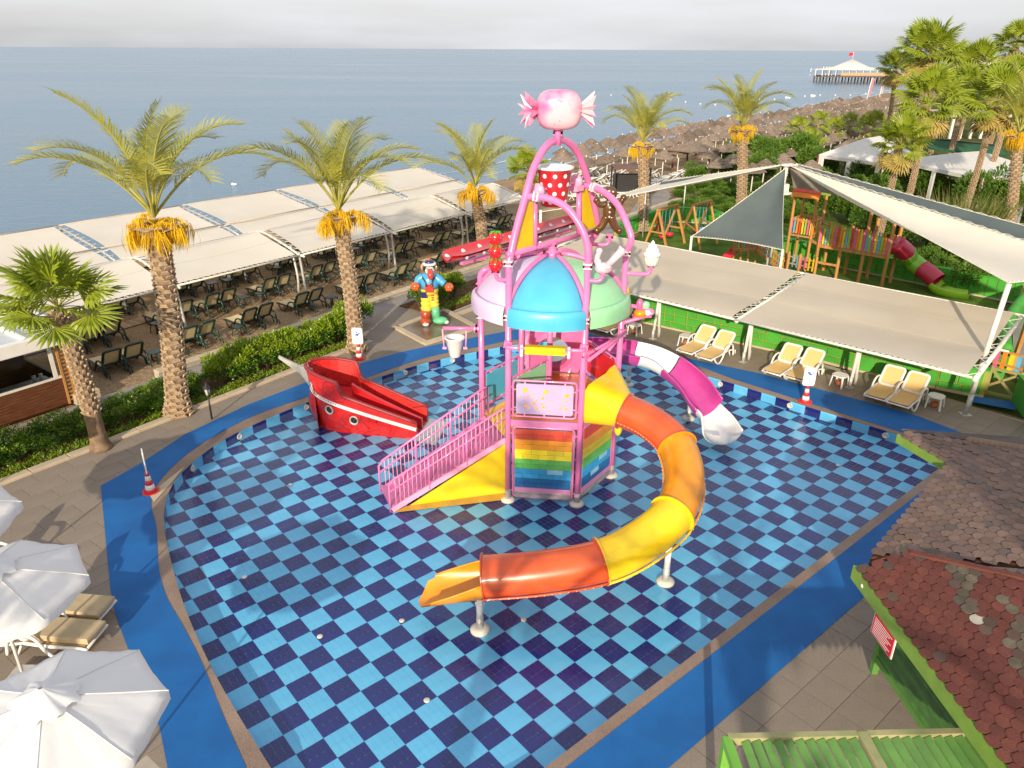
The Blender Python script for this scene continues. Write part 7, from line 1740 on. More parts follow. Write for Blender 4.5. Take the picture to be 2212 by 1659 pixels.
# jetty at the beach end, feather flags
for (px0, py0, px1, py1, lb) in ((1838, 219, 1935, 214, 'low orange timber jetty where the beach meets the sea'),):
    a_, b_ = K(px0, py0, .2), K(px1, py1, .2); mb = MB(); mb.bar(a_, b_, 3, .4); jt = tag(mb.build('beach_jetty', M['pierd']), lb, 'jetty')
for px, py0, py1, lb, c1 in ((1869, 228, 168, 'left tall pink feather flag on the beach', (.75, .25, .30)), (1896, 222, 164, 'right tall white and red feather flag on the beach', (.75, .75, .78))):
    b_ = K(px, py0, -.2); z1_ = ZV(b_, py1); f_ = thing('feather_flag', lb, 'flag', b_); mb = MB(); mb.tube([b_, Vector((b_.x + .4, b_.y, z1_))], .09, 6); mb.build('flag_pole', M['wplast'], f_)
    mb = MB(); mb.grid(lambda u_, v_: Vector((b_.x + .35 + .7 * u_ * (.4 + .6 * v_), b_.y, b_.z + (z1_ - b_.z) * (.35 + .63 * v_))), 3, 6); mb.build('flag_cloth', mat('banner_cloth_' + lb.split()[0], c1, (.65, .2, .25), scale=.5, rough=.8, trans=.3), f_)
# white tents and structures in the garden
M['tent'] = mat('white_tent_cloth', (.80, .78, .74), (.74, .72, .69), rough=.7, trans=.2)
def tent(label, P, zr, zp, cat='tent', nm='white_tent'):
    """P: four ground-plan corners at eave height zr; ridge line at zp"""
    c = thing(nm, label, cat, (P[0].x, P[0].y, .15)); m_ = [(P[0] + P[1]) / 2, (P[2] + P[3]) / 2]; r0, r1 = m_[0].lerp(m_[1], .3), m_[0].lerp(m_[1], .7); r0 = Vector((r0.x, r0.y, zp)); r1 = Vector((r1.x, r1.y, zp)); Q = [Vector((p.x, p.y, zr)) for p in P]
    mb = MB(); mb.add(Q + [r0, r1], [(0, 1, 4), (1, 2, 5, 4), (2, 3, 5), (3, 0, 4, 5)]); mb.add([q for q in Q] + [q - Vector((0, 0, .25)) for q in Q], [(i, (i + 1) % 4, 4 + (i + 1) % 4, 4 + i) for i in range(4)]); mb.build('tent_roof', M['tent'], c)
    for q in Q: mb = MB(); mb.bar(Vector((q.x, q.y, .1)), q, .14, .14); mb.build('tent_post', M['woodd'], c)
    for q, r_ in ((Q[0], Q[1]), (Q[1], Q[2])):
        for k in range(3): a_ = q.lerp(r_, .02 + .45 * k); mb = MB(); mb.grid(lambda u_, v_: Vector((a_.x + (r_ - q).normalized().x * .5 * u_, a_.y + (r_ - q).normalized().y * .5 * u_ + .06 * sin(u_ * 9), .2 + (zr - .4) * v_)), 6, 2); mb.build('curtain', M['tent'], c)
    return c
z_ = 2.9
tent('white garden tent with a pointed roof behind the mast peak', [K(1768, 334, z_), K(1905, 352, z_), K(1985, 335, z_), K(1855, 320, z_)], z_, 4.3)
tent('long white tent roof behind the wispy reed bush', [K(1935, 345, z_), K(2120, 385, z_), K(2260, 370, z_), K(2050, 338, z_)], z_, 3.9)
tent('white tent roof at the right edge behind the date palm', [K(2130, 372, z_), K(2330, 420, z_), K(2420, 380, z_), K(2230, 350, z_)], z_, 3.9)
mb = MB(); P = [K(1992, 300, 3.6), K(2160, 318, 3.6), K(2175, 338, 3.2), K(2010, 322, 3.2)]; mb.panel(P, .12); go = tag(mb.build('green_roof', mat('dark_green_turf_roof', (.02, .12, .05), (.015, .08, .035), scale=2, rough=.9)), 'dark green flat roof behind the long white tent', 'roof')
mb = MB(); mb.bar(P[0] + Vector((0, 0, .1)), P[1] + Vector((0, 0, .1)), .12, .12); mb.build('roof_edge', M['black'], go)
bh = thing('beach_pavilion', 'beige beach pavilion with white columns behind the palm trunks', 'pavilion', K(2070, 300, .1))
for k in range(5): p = K(2050 + k * 22, 300, .1); mb = MB(); mb.bar(p, p + Vector((0, 0, 2.8)), .3, .3); mb.build('column', M['tent'], bh)
mb = MB(); mb.bar(K(2030, 300, .1) + Vector((0, 3, 3)), K(2160, 300, .1) + Vector((0, 3, 3)), 8, .4); mb.build('flat_roof', M['kerb'], bh)
p = K(1355, 425, .2); kb = thing('shower_kiosk', 'dark flat roofed kiosk beside the white loungers and a date palm', 'kiosk', p); zt = ZV(p, 380)
mb = MB(); mb.bar(p + Vector((-1.3, 0, 2.3)), p + Vector((1.6, 0, 2.3)), 2.2, .12); mb.build('kiosk_roof', M['woodd'], kb)
for x in (-1.2, 1.5):
    for y in (-1, 1): mb = MB(); mb.bar(p + Vector((x, y, 0)), p + Vector((x, y, 2.3)), .12, .12); mb.build('kiosk_post', M['black'], kb)
mb = MB(); mb.bar(p + Vector((-1.1, .9, .9)), p + Vector((1.4, .9, .9)), .08, 1.5); mb.build('kiosk_screen', M['black'], kb)
p = K(1262, 470, .2); mb = MB(); mb.box((p.x, p.y, 1.0), (.7, .5, 1.7), .5); mb.box((p.x, p.y, 1.88), (.76, .56, .08), .5); tag(mb.build('white_cabinet', M['wplast']), 'white upright cabinet on the path seen through the tower arch', 'cabinet')
p = K(1420, 372, .1); gz = thing('thatched_gazebo', 'low thatched gazebo on dark posts behind the white loungers', 'gazebo', p); p = K(1490, 372, .1)
mb = MB(); mb.lathe([(.05, 3.0), (2.6, 2.2), (2.55, 2.1)], (p.x, p.y, 0), 4, sm=False); mb.build('gazebo_roof', M['thatch'], gz)
for a in range(4): mb = MB(); mb.bar(Vector((p.x + 1.7 * cos(a * pi / 2), p.y + 1.7 * sin(a * pi / 2), .1)), Vector((p.x + 1.7 * cos(a * pi / 2), p.y + 1.7 * sin(a * pi / 2), 2.4)), .15, .15); mb.build('gazebo_post', M['woodd'], gz)
mb = MB(); p = K(1417, 498, .2)
for k in range(4): mb.bar(p + Vector((k * .12, -k * .03, 0)), p + Vector((k * .12, -k * .03, .85)), .09, .06)
tag(mb.build('red_litter_bin', mat('red_brown_slats', (.40, .05, .03), rough=.6)), 'small red slatted litter bin by the path left of the swings', 'bin')
# far coast strip on the right
mb = MB(); 
for k in range(26):
    a_ = K(2080 + k * 14, 176 - (k % 5), -1.2); hh = 4 + 5 * ((k * 7) % 5) / 4; mb.box((a_.x, a_.y, hh / 2), (16, 20, hh), k)
tag(mb.build('distant_coast_buildings', mat('hazy_pale_walls', (.5, .46, .42), rough=.9)), kind='stuff')
# ------------------------------------------------------------ playground
def timber(par, p, q, w_=.11, nm='timber_post'): mb = MB(); mb.bar(p, q, w_, w_); return mb.build(nm, M['wood'], par)
Gz = .2
for i, (L0, L1, R0, R1, lb) in enumerate([((1393, 529), (1440, 538), (1443, 503), (1491, 546), 'timber A-frame swing with red seat nearest the beige canopy'), ((1470, 505), (1512, 540), (1520, 478), (1541, 483), 'timber A-frame swing farther back beside the dark sail')]):
    a0, a1 = K(*L0, Gz), K(*L1, Gz); dv = Vector((1.35, 1.45, 0)) ; b0, b1 = a0 + dv, a1 + dv; sw_ = thing('swing_set', lb, 'swing', a0); H_ = 2.15
    ta, tb = (a0 + a1) / 2 + Vector((0, 0, H_)), (b0 + b1) / 2 + Vector((0, 0, H_))
    for f_, t_ in ((a0, ta), (a1, ta), (b0, tb), (b1, tb)): timber(sw_, f_, t_, .11, 'leg')
    timber(sw_, ta - dv * .08, tb + dv * .08, .13, 'top_beam')
    for u_, v_, t_ in ((a0, a1, ta), (b0, b1, tb)): timber(sw_, u_.lerp(t_, .4), v_.lerp(t_, .4), .08, 'cross_rail')
    for f_ in (.32, .72):
        c = ta.lerp(tb, f_); mb = MB(); 
        for o in (-.18, .18): mb.tube([c + dv.normalized() * o, c + dv.normalized() * o - Vector((0, 0, 1.55))], .012, 4)
        mb.build('rope', pm['blue'], sw_); mb = MB(); mb.lathe([(.05, 0), (.2, .04), (.22, .2), (.19, .2), (.17, .07), (.001, .05)], c - Vector((0, 0, 1.75)), 10); mb.build('swing_seat', M['red'] if f_ < .5 or i == 0 else pm['blue'], sw_)
ph = thing('wooden_playhouse', 'timber climbing frame with coloured picket rails and arched roof', 'playhouse', K(1757, 593, Gz))
fA, fB = K(1757, 593, Gz), K(1903, 622, Gz); bd_ = (fB - fA).normalized(); bn = Vector((-bd_.y, bd_.x, 0)); DW = 1.15
zd = ZV(fA, 541 - 2); zd = min(max(zd, 1.0), 1.6); Lp = (fB - fA).length
cyc = ['pink', 'yellow', 'blue', 'green', 'orange', 'pink', 'red', 'orange', 'yellow', 'blue', 'green', 'red', 'pink', 'orange', 'yellow', 'pink', 'blue', 'green']
for k in range(4):
    for s_ in (0, 1): p = fA + bd_ * (Lp * k / 3) + bn * DW * s_; timber(ph, p, p + Vector((0, 0, zd + (1.0 if k < 2 else 2.1))), .12)
for s_ in (0, 1): timber(ph, fA + bn * DW * s_ + Vector((0, 0, zd)), fB + bn * DW * s_ + Vector((0, 0, zd)), .13, 'deck_beam')
for s_ in (0, 1):
    for z in (.28, .66): timber(ph, fA + bn * DW * s_ + Vector((0, 0, zd + z)), fB + bn * DW * s_ + Vector((0, 0, zd + z)), .05, 'rail')
    nk = int(Lp / .135)
    for k in range(nk):
        if k % 7 == 6 and s_: continue
        picket(ph, fA + bd_ * ((k + .5) * Lp / nk) + bn * (DW * s_ - .05) + Vector((0, 0, zd + .12)), .78, cyc[(k + s_ * 3) % len(cyc)], bd_, .085)
for k in range(int(Lp / .14)): mb = MB(); q = fA + bd_ * ((k + .5) * .14); mb.bar(q + Vector((0, 0, zd + .08)), q + bn * DW + Vector((0, 0, zd + .08)), .125, .03); mb.build('deck_board', M['wood'], ph)
timber(ph, fA + Vector((0, 0, zd * .45)), fA.lerp(fB, .333) + Vector((0, 0, zd * .45)), .1, 'cross_rail')
# roof 2 (coloured boards) over the last bay, roof 1 arch over a taller tower at the left
def arch_roof(par, c0, c1, z, w_, cols_, rise=.35):
    d = (c1 - c0).normalized(); n_ = Vector((-d.y, d.x, 0)); k = len(cols_)
    for i in range(k):
        a0, a1 = pi * i / k, pi * (i + 1) / k; mb = MB(); 
        P = [c0 - n_ * cos(a) * w_ / 2 + Vector((0, 0, z + sin(a) * rise)) for a in (a0, a1 - .04)]; Q = [c1 - n_ * cos(a) * w_ / 2 + Vector((0, 0, z + sin(a) * rise)) for a in (a0, a1 - .04)]
        mb.panel([P[0], Q[0], Q[1], P[1]], .035); mb.build('roof_board', pm[cols_[i]], par)
e0 = fA.lerp(fB, .66) + bn * DW / 2; arch_roof(ph, e0 - bd_ * .15, fB + bn * DW / 2 + bd_ * .15, zd + 2.08, 1.5, ['pink', 'blue', 'red', 'green', 'orange', 'yellow', 'red', 'green'], .45)
t0_ = K(1690, 578, Gz) ; tq = [t0_ + bd_ * x + bn * y for x in (0, 1.15) for y in (.2, 1.35)]; zt_ = zd + .25
ph2 = thing('play_tower_hut', 'small timber tower with an arched red, orange and green roof beside the mast', 'playhouse', t0_)
for p in tq: timber(ph2, p, p + Vector((0, 0, zt_ + 2.0)), .11)
for z in (zt_, zt_ + .8):
    for a_, b_ in ((0, 1), (1, 3), (3, 2), (2, 0)): timber(ph2, tq[a_] + Vector((0, 0, z)), tq[b_] + Vector((0, 0, z)), .08, 'rail')
for a_, b_ in ((0, 2), (2, 3), (1, 3)):
    d = tq[b_] - tq[a_]
    for k in range(8): picket(ph2, tq[a_] + d * ((k + .5) / 8) + Vector((0, 0, zt_ + .1)), .8, cyc[(k * 2 + a_) % 18], d, .085)
arch_roof(ph2, (tq[0] + tq[1]) / 2 - bd_ * .15, (tq[2] + tq[3]) / 2 + bd_ * .15, zt_ + 1.95, 1.45, ['orange', 'red', 'green', 'orange', 'red', 'green'], .5)
timber(ph, fA + Vector((0, 0, zd + .8)) + bn * .2, tq[2] + Vector((0, 0, zt_ + .6)), .08, 'hand_beam'); timber(ph, fA + bn * DW + Vector((0, 0, zd + .8)), tq[3] + Vector((0, 0, zt_ + .6)), .08, 'hand_beam'); timber(ph, fA + bn * .1 + Vector((0, 0, zd)), tq[2] + Vector((0, 0, zt_ - .1)), .1, 'bridge_beam')
# lower stair ramp with pickets and small red slide
s0, s1 = K(1630, 569, Gz), K(1690, 592, Gz); lr = thing('stair_ramp', 'low timber ramp with rainbow pickets in front of the small tower', 'ramp', s0); d = (s1 - s0)
for z0_, z1_ in ((.75, .12), (1.0, .38), (1.3, .68)): timber(lr, s0 + Vector((0, 0, z0_)), s1 + Vector((0, 0, z1_)), .08 if z0_ > .8 else .14, 'sloping_rail')
for k in range(12): f_ = (k + .5) / 12; picket(lr, s0 + d * f_ + Vector((0, 0, .86 - .62 * f_)), .62, cyc[(k * 5) % 18], d, .09)
for k in range(7): p = K(1700 + k * 8.5, 588 + k * 2.2, Gz); picket(lr, p + Vector((0, 0, .35)), .65, cyc[(k * 7 + 2) % 18], d, .085)
for px, py in ((1698, 588), (1722, 594), (1757, 601)): timber(lr, K(px, py, Gz), K(px, py, Gz) + Vector((0, 0, 1.1)), .11)
timber(lr, K(1700, 588, Gz) + Vector((0, 0, .5)), K(1755, 600, Gz) + Vector((0, 0, .5)), .06, 'rail'); timber(lr, K(1700, 588, Gz) + Vector((0, 0, .85)), K(1755, 600, Gz) + Vector((0, 0, .85)), .06, 'rail')
l0 = K(1582, 566, Gz); timber(lr, l0 + Vector((0, 0, .7)), s0 + Vector((0, 0, .75)), .14, 'deck_beam'); 
for k in range(4): q = l0.lerp(s0, k / 3); timber(lr, q, q + Vector((0, 0, 1.2)), .1)
for k in range(8): q = l0.lerp(s0, (k + .5) / 8); picket(lr, q + Vector((0, 0, .8)), .5, cyc[(k * 3) % 18], s0 - l0, .085)
q0, q1 = l0 + Vector((0, 0, .75)), K(1541, 572, Gz) + Vector((0, 0, .1)); mb = MB(); mb.tube(spline([q0, q0.lerp(q1, .4) - Vector((0, 0, .12)), q0.lerp(q1, .8) - Vector((0, 0, .1)), q1], 4), .28, 12, a0=radians(100), a1=radians(260), thick=.02, upv=(0, 0, 1)); tag(mb.build('small_slide', M['red']), 'small red slide at the left end of the timber ramp', 'slide')
# red and green tube slide
TS0 = fB + bn * DW * .5 + bd_ * .1 + Vector((0, 0, zd + .55)); TSe = K(2050, 626, .45); ts = thing('tube_slide', 'red and green banded tube slide with lime chute beside the playhouse', 'slide', TS0)
m1 = K(1972, 566, 1.35); m2 = K(2015, 598, .9); TP = spline([TS0, TS0.lerp(m1, .5) + Vector((0, 0, .08)), m1, m2, TSe + Vector((-.25, .2, .1))], 6); nT = len(TP)
segs = [(0, 7, 'crimson', (.50, .02, .06)), (7, 15, 'leafgreen', (.20, .45, .03)), (15, 20, 'crimson', (.50, .02, .06))]
cm_ = {}
for i0, i1, nm, c in segs:
    if nm not in cm_: cm_[nm] = mat(nm + '_plastic', c, rough=.3, coat=.3)
    mb = MB(); mb.tube(TP[i0:i1 + 1], .43, 20, cap=False, upv=(0, 0, 1)); mb.build('tube_band', cm_[nm], ts)
    mb = MB(); mb.tube([TP[i0], TP[i0] + (TP[i0 + 1] - TP[i0]) * .15], .46, 20); mb.build('band_collar', cm_[nm], ts)
mb = MB(); mb.tube(TP[20:] + [TSe + Vector((.25, -.1, 0)), TSe + Vector((.75, -.35, 0))], [.45] * (nT - 20) + [.46, .42], 16, a0=radians(92), a1=radians(268), thick=.03, upv=(0, 0, 1)); mb.build('lime_chute', mat('lime_plastic', (.38, .70, .04), rough=.35), ts)
# ------------------------------------------------------------ wooden hut at the left
hut = thing('beach_hut', 'wooden snack hut with white flat roof and wide window at the left edge', 'hut', ST(-1.3, 3.9, .25))
def HB(s0, s1, t0, t1, z0, z1, nm, m_, par=hut): mb = MB(); mb.prism([ST(s, t).xy.to_tuple() for s, t in ((s0, t0), (s0, t1), (s1, t1), (s1, t0))], z0, z1); return mb.build(nm, m_, par)
HB(-8, -1.25, 3.85, 6.5, .2, .3, 'hut_floor', M['woodd'])
for k in range(9): HB(-8, -1.27, 3.78, 3.86, .27 + k * .1, .27 + k * .1 + .092, 'wall_plank', M['woodd'])
HB(-1.32, -1.24, 3.8, 6.5, .25, 1.15, 'side_wall', M['woodd']); HB(-8, -1.3, 6.42, 6.5, .25, 2.4, 'back_wall', M['woodd'])
HB(-8, -1.3, 3.76, 3.9, 1.17, 1.24, 'window_sill', M['wpost']); HB(-8, -1.25, 3.76, 3.86, 2.22, 2.4, 'window_head', M['wpost'])
for s in (-1.45, -3.4, -5.3): HB(s - .06, s + .06, 3.77, 3.85, 1.2, 2.25, 'window_post', M['wpost'])
for s in (-1.25, -1.02): HB(s - .04, s + .02, 3.74, 3.82, .25, 2.4, 'corner_post', M['wood'])
for k in range(16): HB(-1.25, -1.05, 3.76, 3.8, .35 + k * .13, .40 + k * .13, 'lattice_rung', M['wood'])
gm = bpy.data.materials.new('window_glass'); gm.use_nodes = True; n = gm.node_tree; n.nodes.remove(n.nodes['Principled BSDF']); ms = n.nodes.new('ShaderNodeMixShader'); lw_ = n.nodes.new('ShaderNodeLayerWeight'); lw_.inputs['Blend'].default_value = .3; tr = n.nodes.new('ShaderNodeBsdfTransparent'); tr.inputs['Color'].default_value = (.8, .84, .84, 1); gl2 = n.nodes.new('ShaderNodeBsdfGlossy'); gl2.inputs['Roughness'].default_value = .03
n.links.new(lw_.outputs['Fresnel'], ms.inputs[0]); n.links.new(tr.outputs[0], ms.inputs[1]); n.links.new(gl2.outputs[0], ms.inputs[2]); n.links.new(ms.outputs[0], n.nodes['Material Output'].inputs['Surface'])
for s0, s1 in ((-3.34, -1.51), (-5.24, -3.46), (-8, -5.36)): HB(s0, s1, 3.80, 3.81, 1.24, 2.22, 'window_pane', gm)
HB(-5, -1.5, 4.0, 4.5, .3, 1.12, 'counter', M['galv']); HB(-4.2, -3.2, 4.6, 5.3, .3, 1.5, 'fridge', M['wplast'])
for i, s in enumerate((-1.75, -1.95)):
    p = ST(s, 4.12, 1.12); mb = MB(); mb.tube([p, p + Vector((0, 0, .24))], .06, 12); tag(mb.build('paper_roll', M['wplast']), ['white paper towel roll at the right end of the hut window', 'white paper towel roll left of its twin in the hut'][i], 'paper roll')
rf = HB(-8.5, -.75, 3.4, 7.0, 2.4, 2.5, 'roof_plate', mat('grey_roof_glazing', (.52, .56, .60), rough=.3))
for s0, s1, t0, t1 in ((-8.5, -.75, 3.35, 3.62), (-8.5, -.75, 6.8, 7.05), (-1.0, -.7, 3.35, 7.05)): HB(s0, s1, t0, t1, 2.38, 2.74, 'roof_fascia', M['wplast'])
for s in (-1.9, -2.9, -3.9, -4.9, -5.9): HB(s - .05, s + .05, 3.6, 6.85, 2.49, 2.6, 'roof_rib', M['wplast'])
mb = MB(); mb.bbox(tuple(ST(-.75, 3.85, .35)), (.75, .6, .35), radians(53.5)); tag(mb.build('stone_block', M['kerb']), 'pale stone block at the hut corner where the low wall starts', 'stone block')
# ------------------------------------------------------------ white parasols
M['para'] = mat('white_parasol_cloth', (.82, .82, .82), (.77, .77, .79), scale=1, rough=.8, trans=.22, bump=.12, bscale=4, bdist=.05)
def parasol(label, c, a0, r=1.46, z=2.38, zp=2.84, seed=0):
    p = thing('white_parasol', label, 'parasol', (c[0], c[1], .3), 0, 'white parasols on the left deck'); rg = random.Random(seed); N_ = 8; mb = MB(); sub = 8; V = []
    rows = 10
    for i in range(rows + 1):
        f_ = i / rows
        for j in range(N_ * sub):
            a = a0 + 2 * pi * j / (N_ * sub); q = (j % sub) / sub; flat = cos(pi / N_) / cos((q - .5) * 2 * pi / N_); rr_ = r * f_ * (flat * f_ + flat * (1 - f_)); sagz = -.03 * sin(q * pi) * f_; hollow = 1 - .015 * sin(q * pi) * f_
            wr = .012 * sin(j * 2.1 + i * .7 + seed) * f_
            V.append((c[0] + cos(a) * rr_ * hollow, c[1] + sin(a) * rr_ * hollow, zp - (zp - z) * f_ ** 1.12 + sagz + wr))
    k = N_ * sub; V0 = V
    for j in range(k):
        x, y, zz = V[rows * k + j]; V.append((c[0] + (x - c[0]) * 1.0, c[1] + (y - c[1]) * 1.0, zz - .16 - .02 * sin(j * 1.3)))
    mb.add(V, [(i * k + j, i * k + (j + 1) % k, (i + 1) * k + (j + 1) % k, (i + 1) * k + j) for i in range(rows + 1) for j in range(k)], 0, True); cn_ = mb.build('canopy_cloth', M['para'], p)
    mb = MB(); V = []; k2 = 48
    for i, (rr_, zz) in enumerate(((.03, zp + .16), (.10, zp + .12), (.22, zp + .07), (.34, zp + .02), (.42, zp - .03))):
        for j in range(k2): a = 2 * pi * j / k2; w_ = 1 + (.10 * sin(a * 8 + 1) + .06 * sin(a * 13 + seed)) * (i / 4); V.append((c[0] + cos(a) * rr_ * w_, c[1] + sin(a) * rr_ * w_, zz - .05 * abs(sin(a * 6.5 + seed)) * (i / 4)))
    mb.add(V, [(i * k2 + j, i * k2 + (j + 1) % k2, (i + 1) * k2 + (j + 1) % k2, (i + 1) * k2 + j) for i in range(4) for j in range(k2)], 0, True); mb.build('vent_cap', M['para'], p)
    for j in range(N_): a = a0 + 2 * pi * j / N_; mb = MB(); mb.bar(Vector((c[0], c[1], zp - .08)), Vector((c[0] + cos(a) * r * .97, c[1] + sin(a) * r * .97, z - .05)), .02, .03); mb.build('rib', M['wplast'], p)
    mb = MB()
    for j in range(N_): mb.tube([Vector(V0[i * k + j * sub]) + Vector((0, 0, .004)) for i in range(rows + 1)], .009, 4, cap=False)
    mb.build('radial_seam', M['wplast'], p, kind='stuff')
    mb = MB(); mb.tube([(c[0], c[1], .3), (c[0], c[1], zp + .1)], .03, 8); mb.build('parasol_pole', M['wplast'], p); mb = MB(); mb.box((c[0], c[1], .36), (.6, .6, .12)); mb.build('parasol_base', M['galv'], p)
parasol('white octagonal parasol nearest the camera at the bottom left', (-6.2, 7.35), radians(22), seed=1)
parasol('white octagonal parasol shading the cushioned lounger at the left', (-8.7, 10.05), radians(15), seed=2)
parasol('white parasol cut by the left edge, third from the bottom', (-11.1, 12.0), radians(30), seed=3)
parasol('white parasol farthest back at the left edge beside the planting bed', (-13.6, 15.3), radians(10), seed=4)
cush = mat('beige_cushion', (.48, .38, .24), (.42, .33, .20), scale=5, rough=.9, bump=.2, bscale=40)
for i, (x, y, lb) in enumerate(((-7.78, 10.85, 'front'), (-7.95, 11.55, 'back'))):
    l_ = dup(protow, Vector((x - 1.9, y + .25, .3)), radians(-96), f"white lounger with beige cushion under the left parasol, {lb} one")
    l_['group'] = 'cushioned loungers under the parasol'; cu = thing('lounger_cushion', f"beige cushion on the {lb} lounger under the left parasol", 'cushion', (x - 1.9, y + .25, .3), 0)
    mb = MB(); mb.bbox((x - .55, y + .1, .70), (1.15, .56, .10), radians(-6), b=.03); mb.build('seat_cushion', cush, cu); mb = MB(); mb.bar(Vector((x - 1.13, y + .16, .74)), Vector((x - 1.66, y + .22, 1.20)), .56, .10); mb.build('back_cushion', cush, cu)
l_ = dup(protow, Vector((-11.9, 13.2, .3)), radians(-100), 'white lounger end poking out below the parasol at the left edge'); l_['group'] = 'cushioned loungers under the parasol'
# ------------------------------------------------------------ shingle roofs at the lower right
def KPL(px, py, P0, nrm):
    d = _F + _R * ((px - 1106) / FPX) - _U * ((py - 829.5) / FPX); c = Vector((0, 0, HC)); return c + d * ((Vector(P0) - c).dot(nrm) / d.dot(nrm))
def shingles(par, poly3, P0, eav, nrm, mats, w_=.21, h_=.13, seed=0, limit=300, nm='shingle', wf=None):
    """lay overlapping rounded tabs on the plane, rows parallel to the eave; eav: unit vector along the eave; up-slope = nrm x eav"""
    up = nrm.cross(eav).normalized()
    if up.z < 0: up = -up
    L2 = [((p - P0).dot(eav), (p - P0).dot(up)) for p in poly3]; x0, x1 = min(a for a, b in L2), max(a for a, b in L2); y0, y1 = min(b for a, b in L2), max(b for a, b in L2); rg = random.Random(seed); cells = []
    j = int(y0 / h_) - 1
    while j * h_ < y1:
        i = int(x0 / w_) - 1
        while i * w_ < x1:
            c = ((i + .5 * (j % 2)) * w_, j * h_)
            if inside((c[0], c[1] + h_ * .3), L2): cells.append((c, j))
            i += 1
        j += 1
    meshes = {}
    g = .006
    sh2 = [(-w_ / 2 + g, h_ * 1.05), (-w_ / 2 + g, .02), (-w_ * .42, -.03), (-w_ * .25, -.065), (0, -.078), (w_ * .25, -.065), (w_ * .42, -.03), (w_ / 2 - g, .02), (w_ / 2 - g, h_ * 1.05)]
    def geo(mb, c, lift, m_):
        V = []
        for dz in (.0, .012):
            for x, y in sh2: V.append(P0 + eav * (c[0] + x) + up * (c[1] + y) + nrm * (.006 + dz + lift + .014 * (1 - (y + .08) / (h_ + .08))))
        k = len(sh2); mb.add(V, [tuple(range(k, 2 * k))] + [(i, (i + 1) % k, k + (i + 1) % k, k + i) for i in range(1, k - 2)], m_)
    vis_ = [q for q in cells if seen3(P0 + eav * q[0][0] + up * q[0][1])]; vis_.sort(key=lambda q: (P0 + eav * q[0][0] + up * q[0][1] - Vector((0, 0, HC))).length)
    rest = MB(); cnt = 0
    for c, j in vis_:
        u_ = rg.random(); mi = 0 if u_ < .72 else (1 if u_ < .93 else 2)
        if wf and wf(c): mi = rg.choice((0, 2, 3, 3))
        if rg.random() < .004: mi = 4 % len(mats)
        lift = rg.uniform(0, .008) + (.012 if rg.random() < .06 else 0)
        mb = MB() if cnt < limit else rest
        geo(mb, c, lift, 0 if cnt < limit else mi)
        if cnt < limit: mb.build(nm, mats[mi], par)
        cnt += 1
    if rest.v: rest.build('distant_' + nm, list(mats), par, kind='stuff')
def seen3(p): v = p - Vector((0, 0, HC)); d = v.dot(_F); return d > 1 and abs(v.dot(_R)) / d < .74 and abs(v.dot(_U)) / d < .56
rm = [mat('red_shingle', (.13, .034, .024), (.095, .025, .019), scale=3, rough=.85, rnd=.10, speck=(60, .25), bump=.3, bscale=60), mat('red_orange_shingle', (.15, .042, .027), (.11, .033, .024), scale=4, rough=.85, rnd=.12, speck=(60, .25)), mat('worn_dark_shingle', (.10, .055, .04), (.07, .05, .04), scale=4, rough=.9, rnd=.25), mat('mossy_worn_shingle', (.12, .10, .07), (.075, .06, .045), scale=6, rough=.95, rnd=.3), mat('bleached_patch', (.42, .40, .34), (.34, .32, .26), scale=6, rough=.9)]
bmats = [mat('brown_shingle', (.20, .125, .095), (.155, .10, .078), scale=3, rough=.9, rnd=.18, speck=(60, .2), bump=.3, bscale=60), mat('mauve_brown_shingle', (.19, .125, .105), (.15, .10, .085), scale=3, rough=.9, rnd=.15), mat('grey_brown_shingle', (.14, .105, .09), rough=.9, rnd=.15), mat('shade_dark_shingle', (.10, .075, .065), rough=.9, rnd=.15), mat('tan_shingle', (.24, .16, .10), rough=.9)]
red = thing('red_shingle_roof', 'weathered red scalloped shingle roof with lime fascia at the lower right', 'roof', K(1861, 1226, 2.9))
E0, E1 = K(1861, 1232, 2.9), K(2190, 1664, 2.9); ea = (E1 - E0).normalized(); pr_ = Vector((-ea.y, ea.x, 0)); pr_ = pr_ if pr_.x > 0 else -pr_; slp = radians(19); upv_ = pr_ * cos(slp) + Vector((0, 0, sin(slp))); nr = ea.cross(upv_).normalized(); nr = nr if nr.z > 0 else -nr
rp = [E0, KPL(1967, 1196, E0, nr), KPL(2330, 1278, E0, nr), E0 + ea * 9 + upv_ * 6, E0 + ea * 9]
mb = MB(); mb.panel([p - nr * .03 for p in rp], .05); mb.build('roof_board', M['woodd'], red)
shingles(red, rp, E0, ea, nr, rm, seed=1, wf=lambda c: .9 < c[1] < 1.5 and (c[0] * 1.7 + c[1] * 3) % 2.2 < 1.2)
mb = MB(); mb.bar(E0 - pr_ * .04 - Vector((0, 0, .14)) - ea * .15, E0 + ea * 9 - pr_ * .04 - Vector((0, 0, .14)), .05, .26); mb.build('lime_fascia', mat('lime_green_board', (.20, .34, .05), (.16, .28, .045), scale=3, rough=.6), red)
mb = MB(); mb.bar(rp[1] + Vector((0, 0, .02)), rp[2] + Vector((0, 0, .02)), .12, .06); mb.build('ridge_cap', rm[1], red)
mb = MB(); mb.panel([rp[1], rp[2], rp[2] + pr_ * .6 - Vector((0, 0, 1.0)) + ea * -1.6, rp[1] + pr_ * .2 - ea * .5 - Vector((0, 0, .5))], .04); mb.build('back_slope', bmats[1], red)
brn = thing('brown_shingle_roof', 'brown scalloped shingle pavilion roof overlapping the pool corner at the right', 'roof', K(2052, 1003, 3.0))
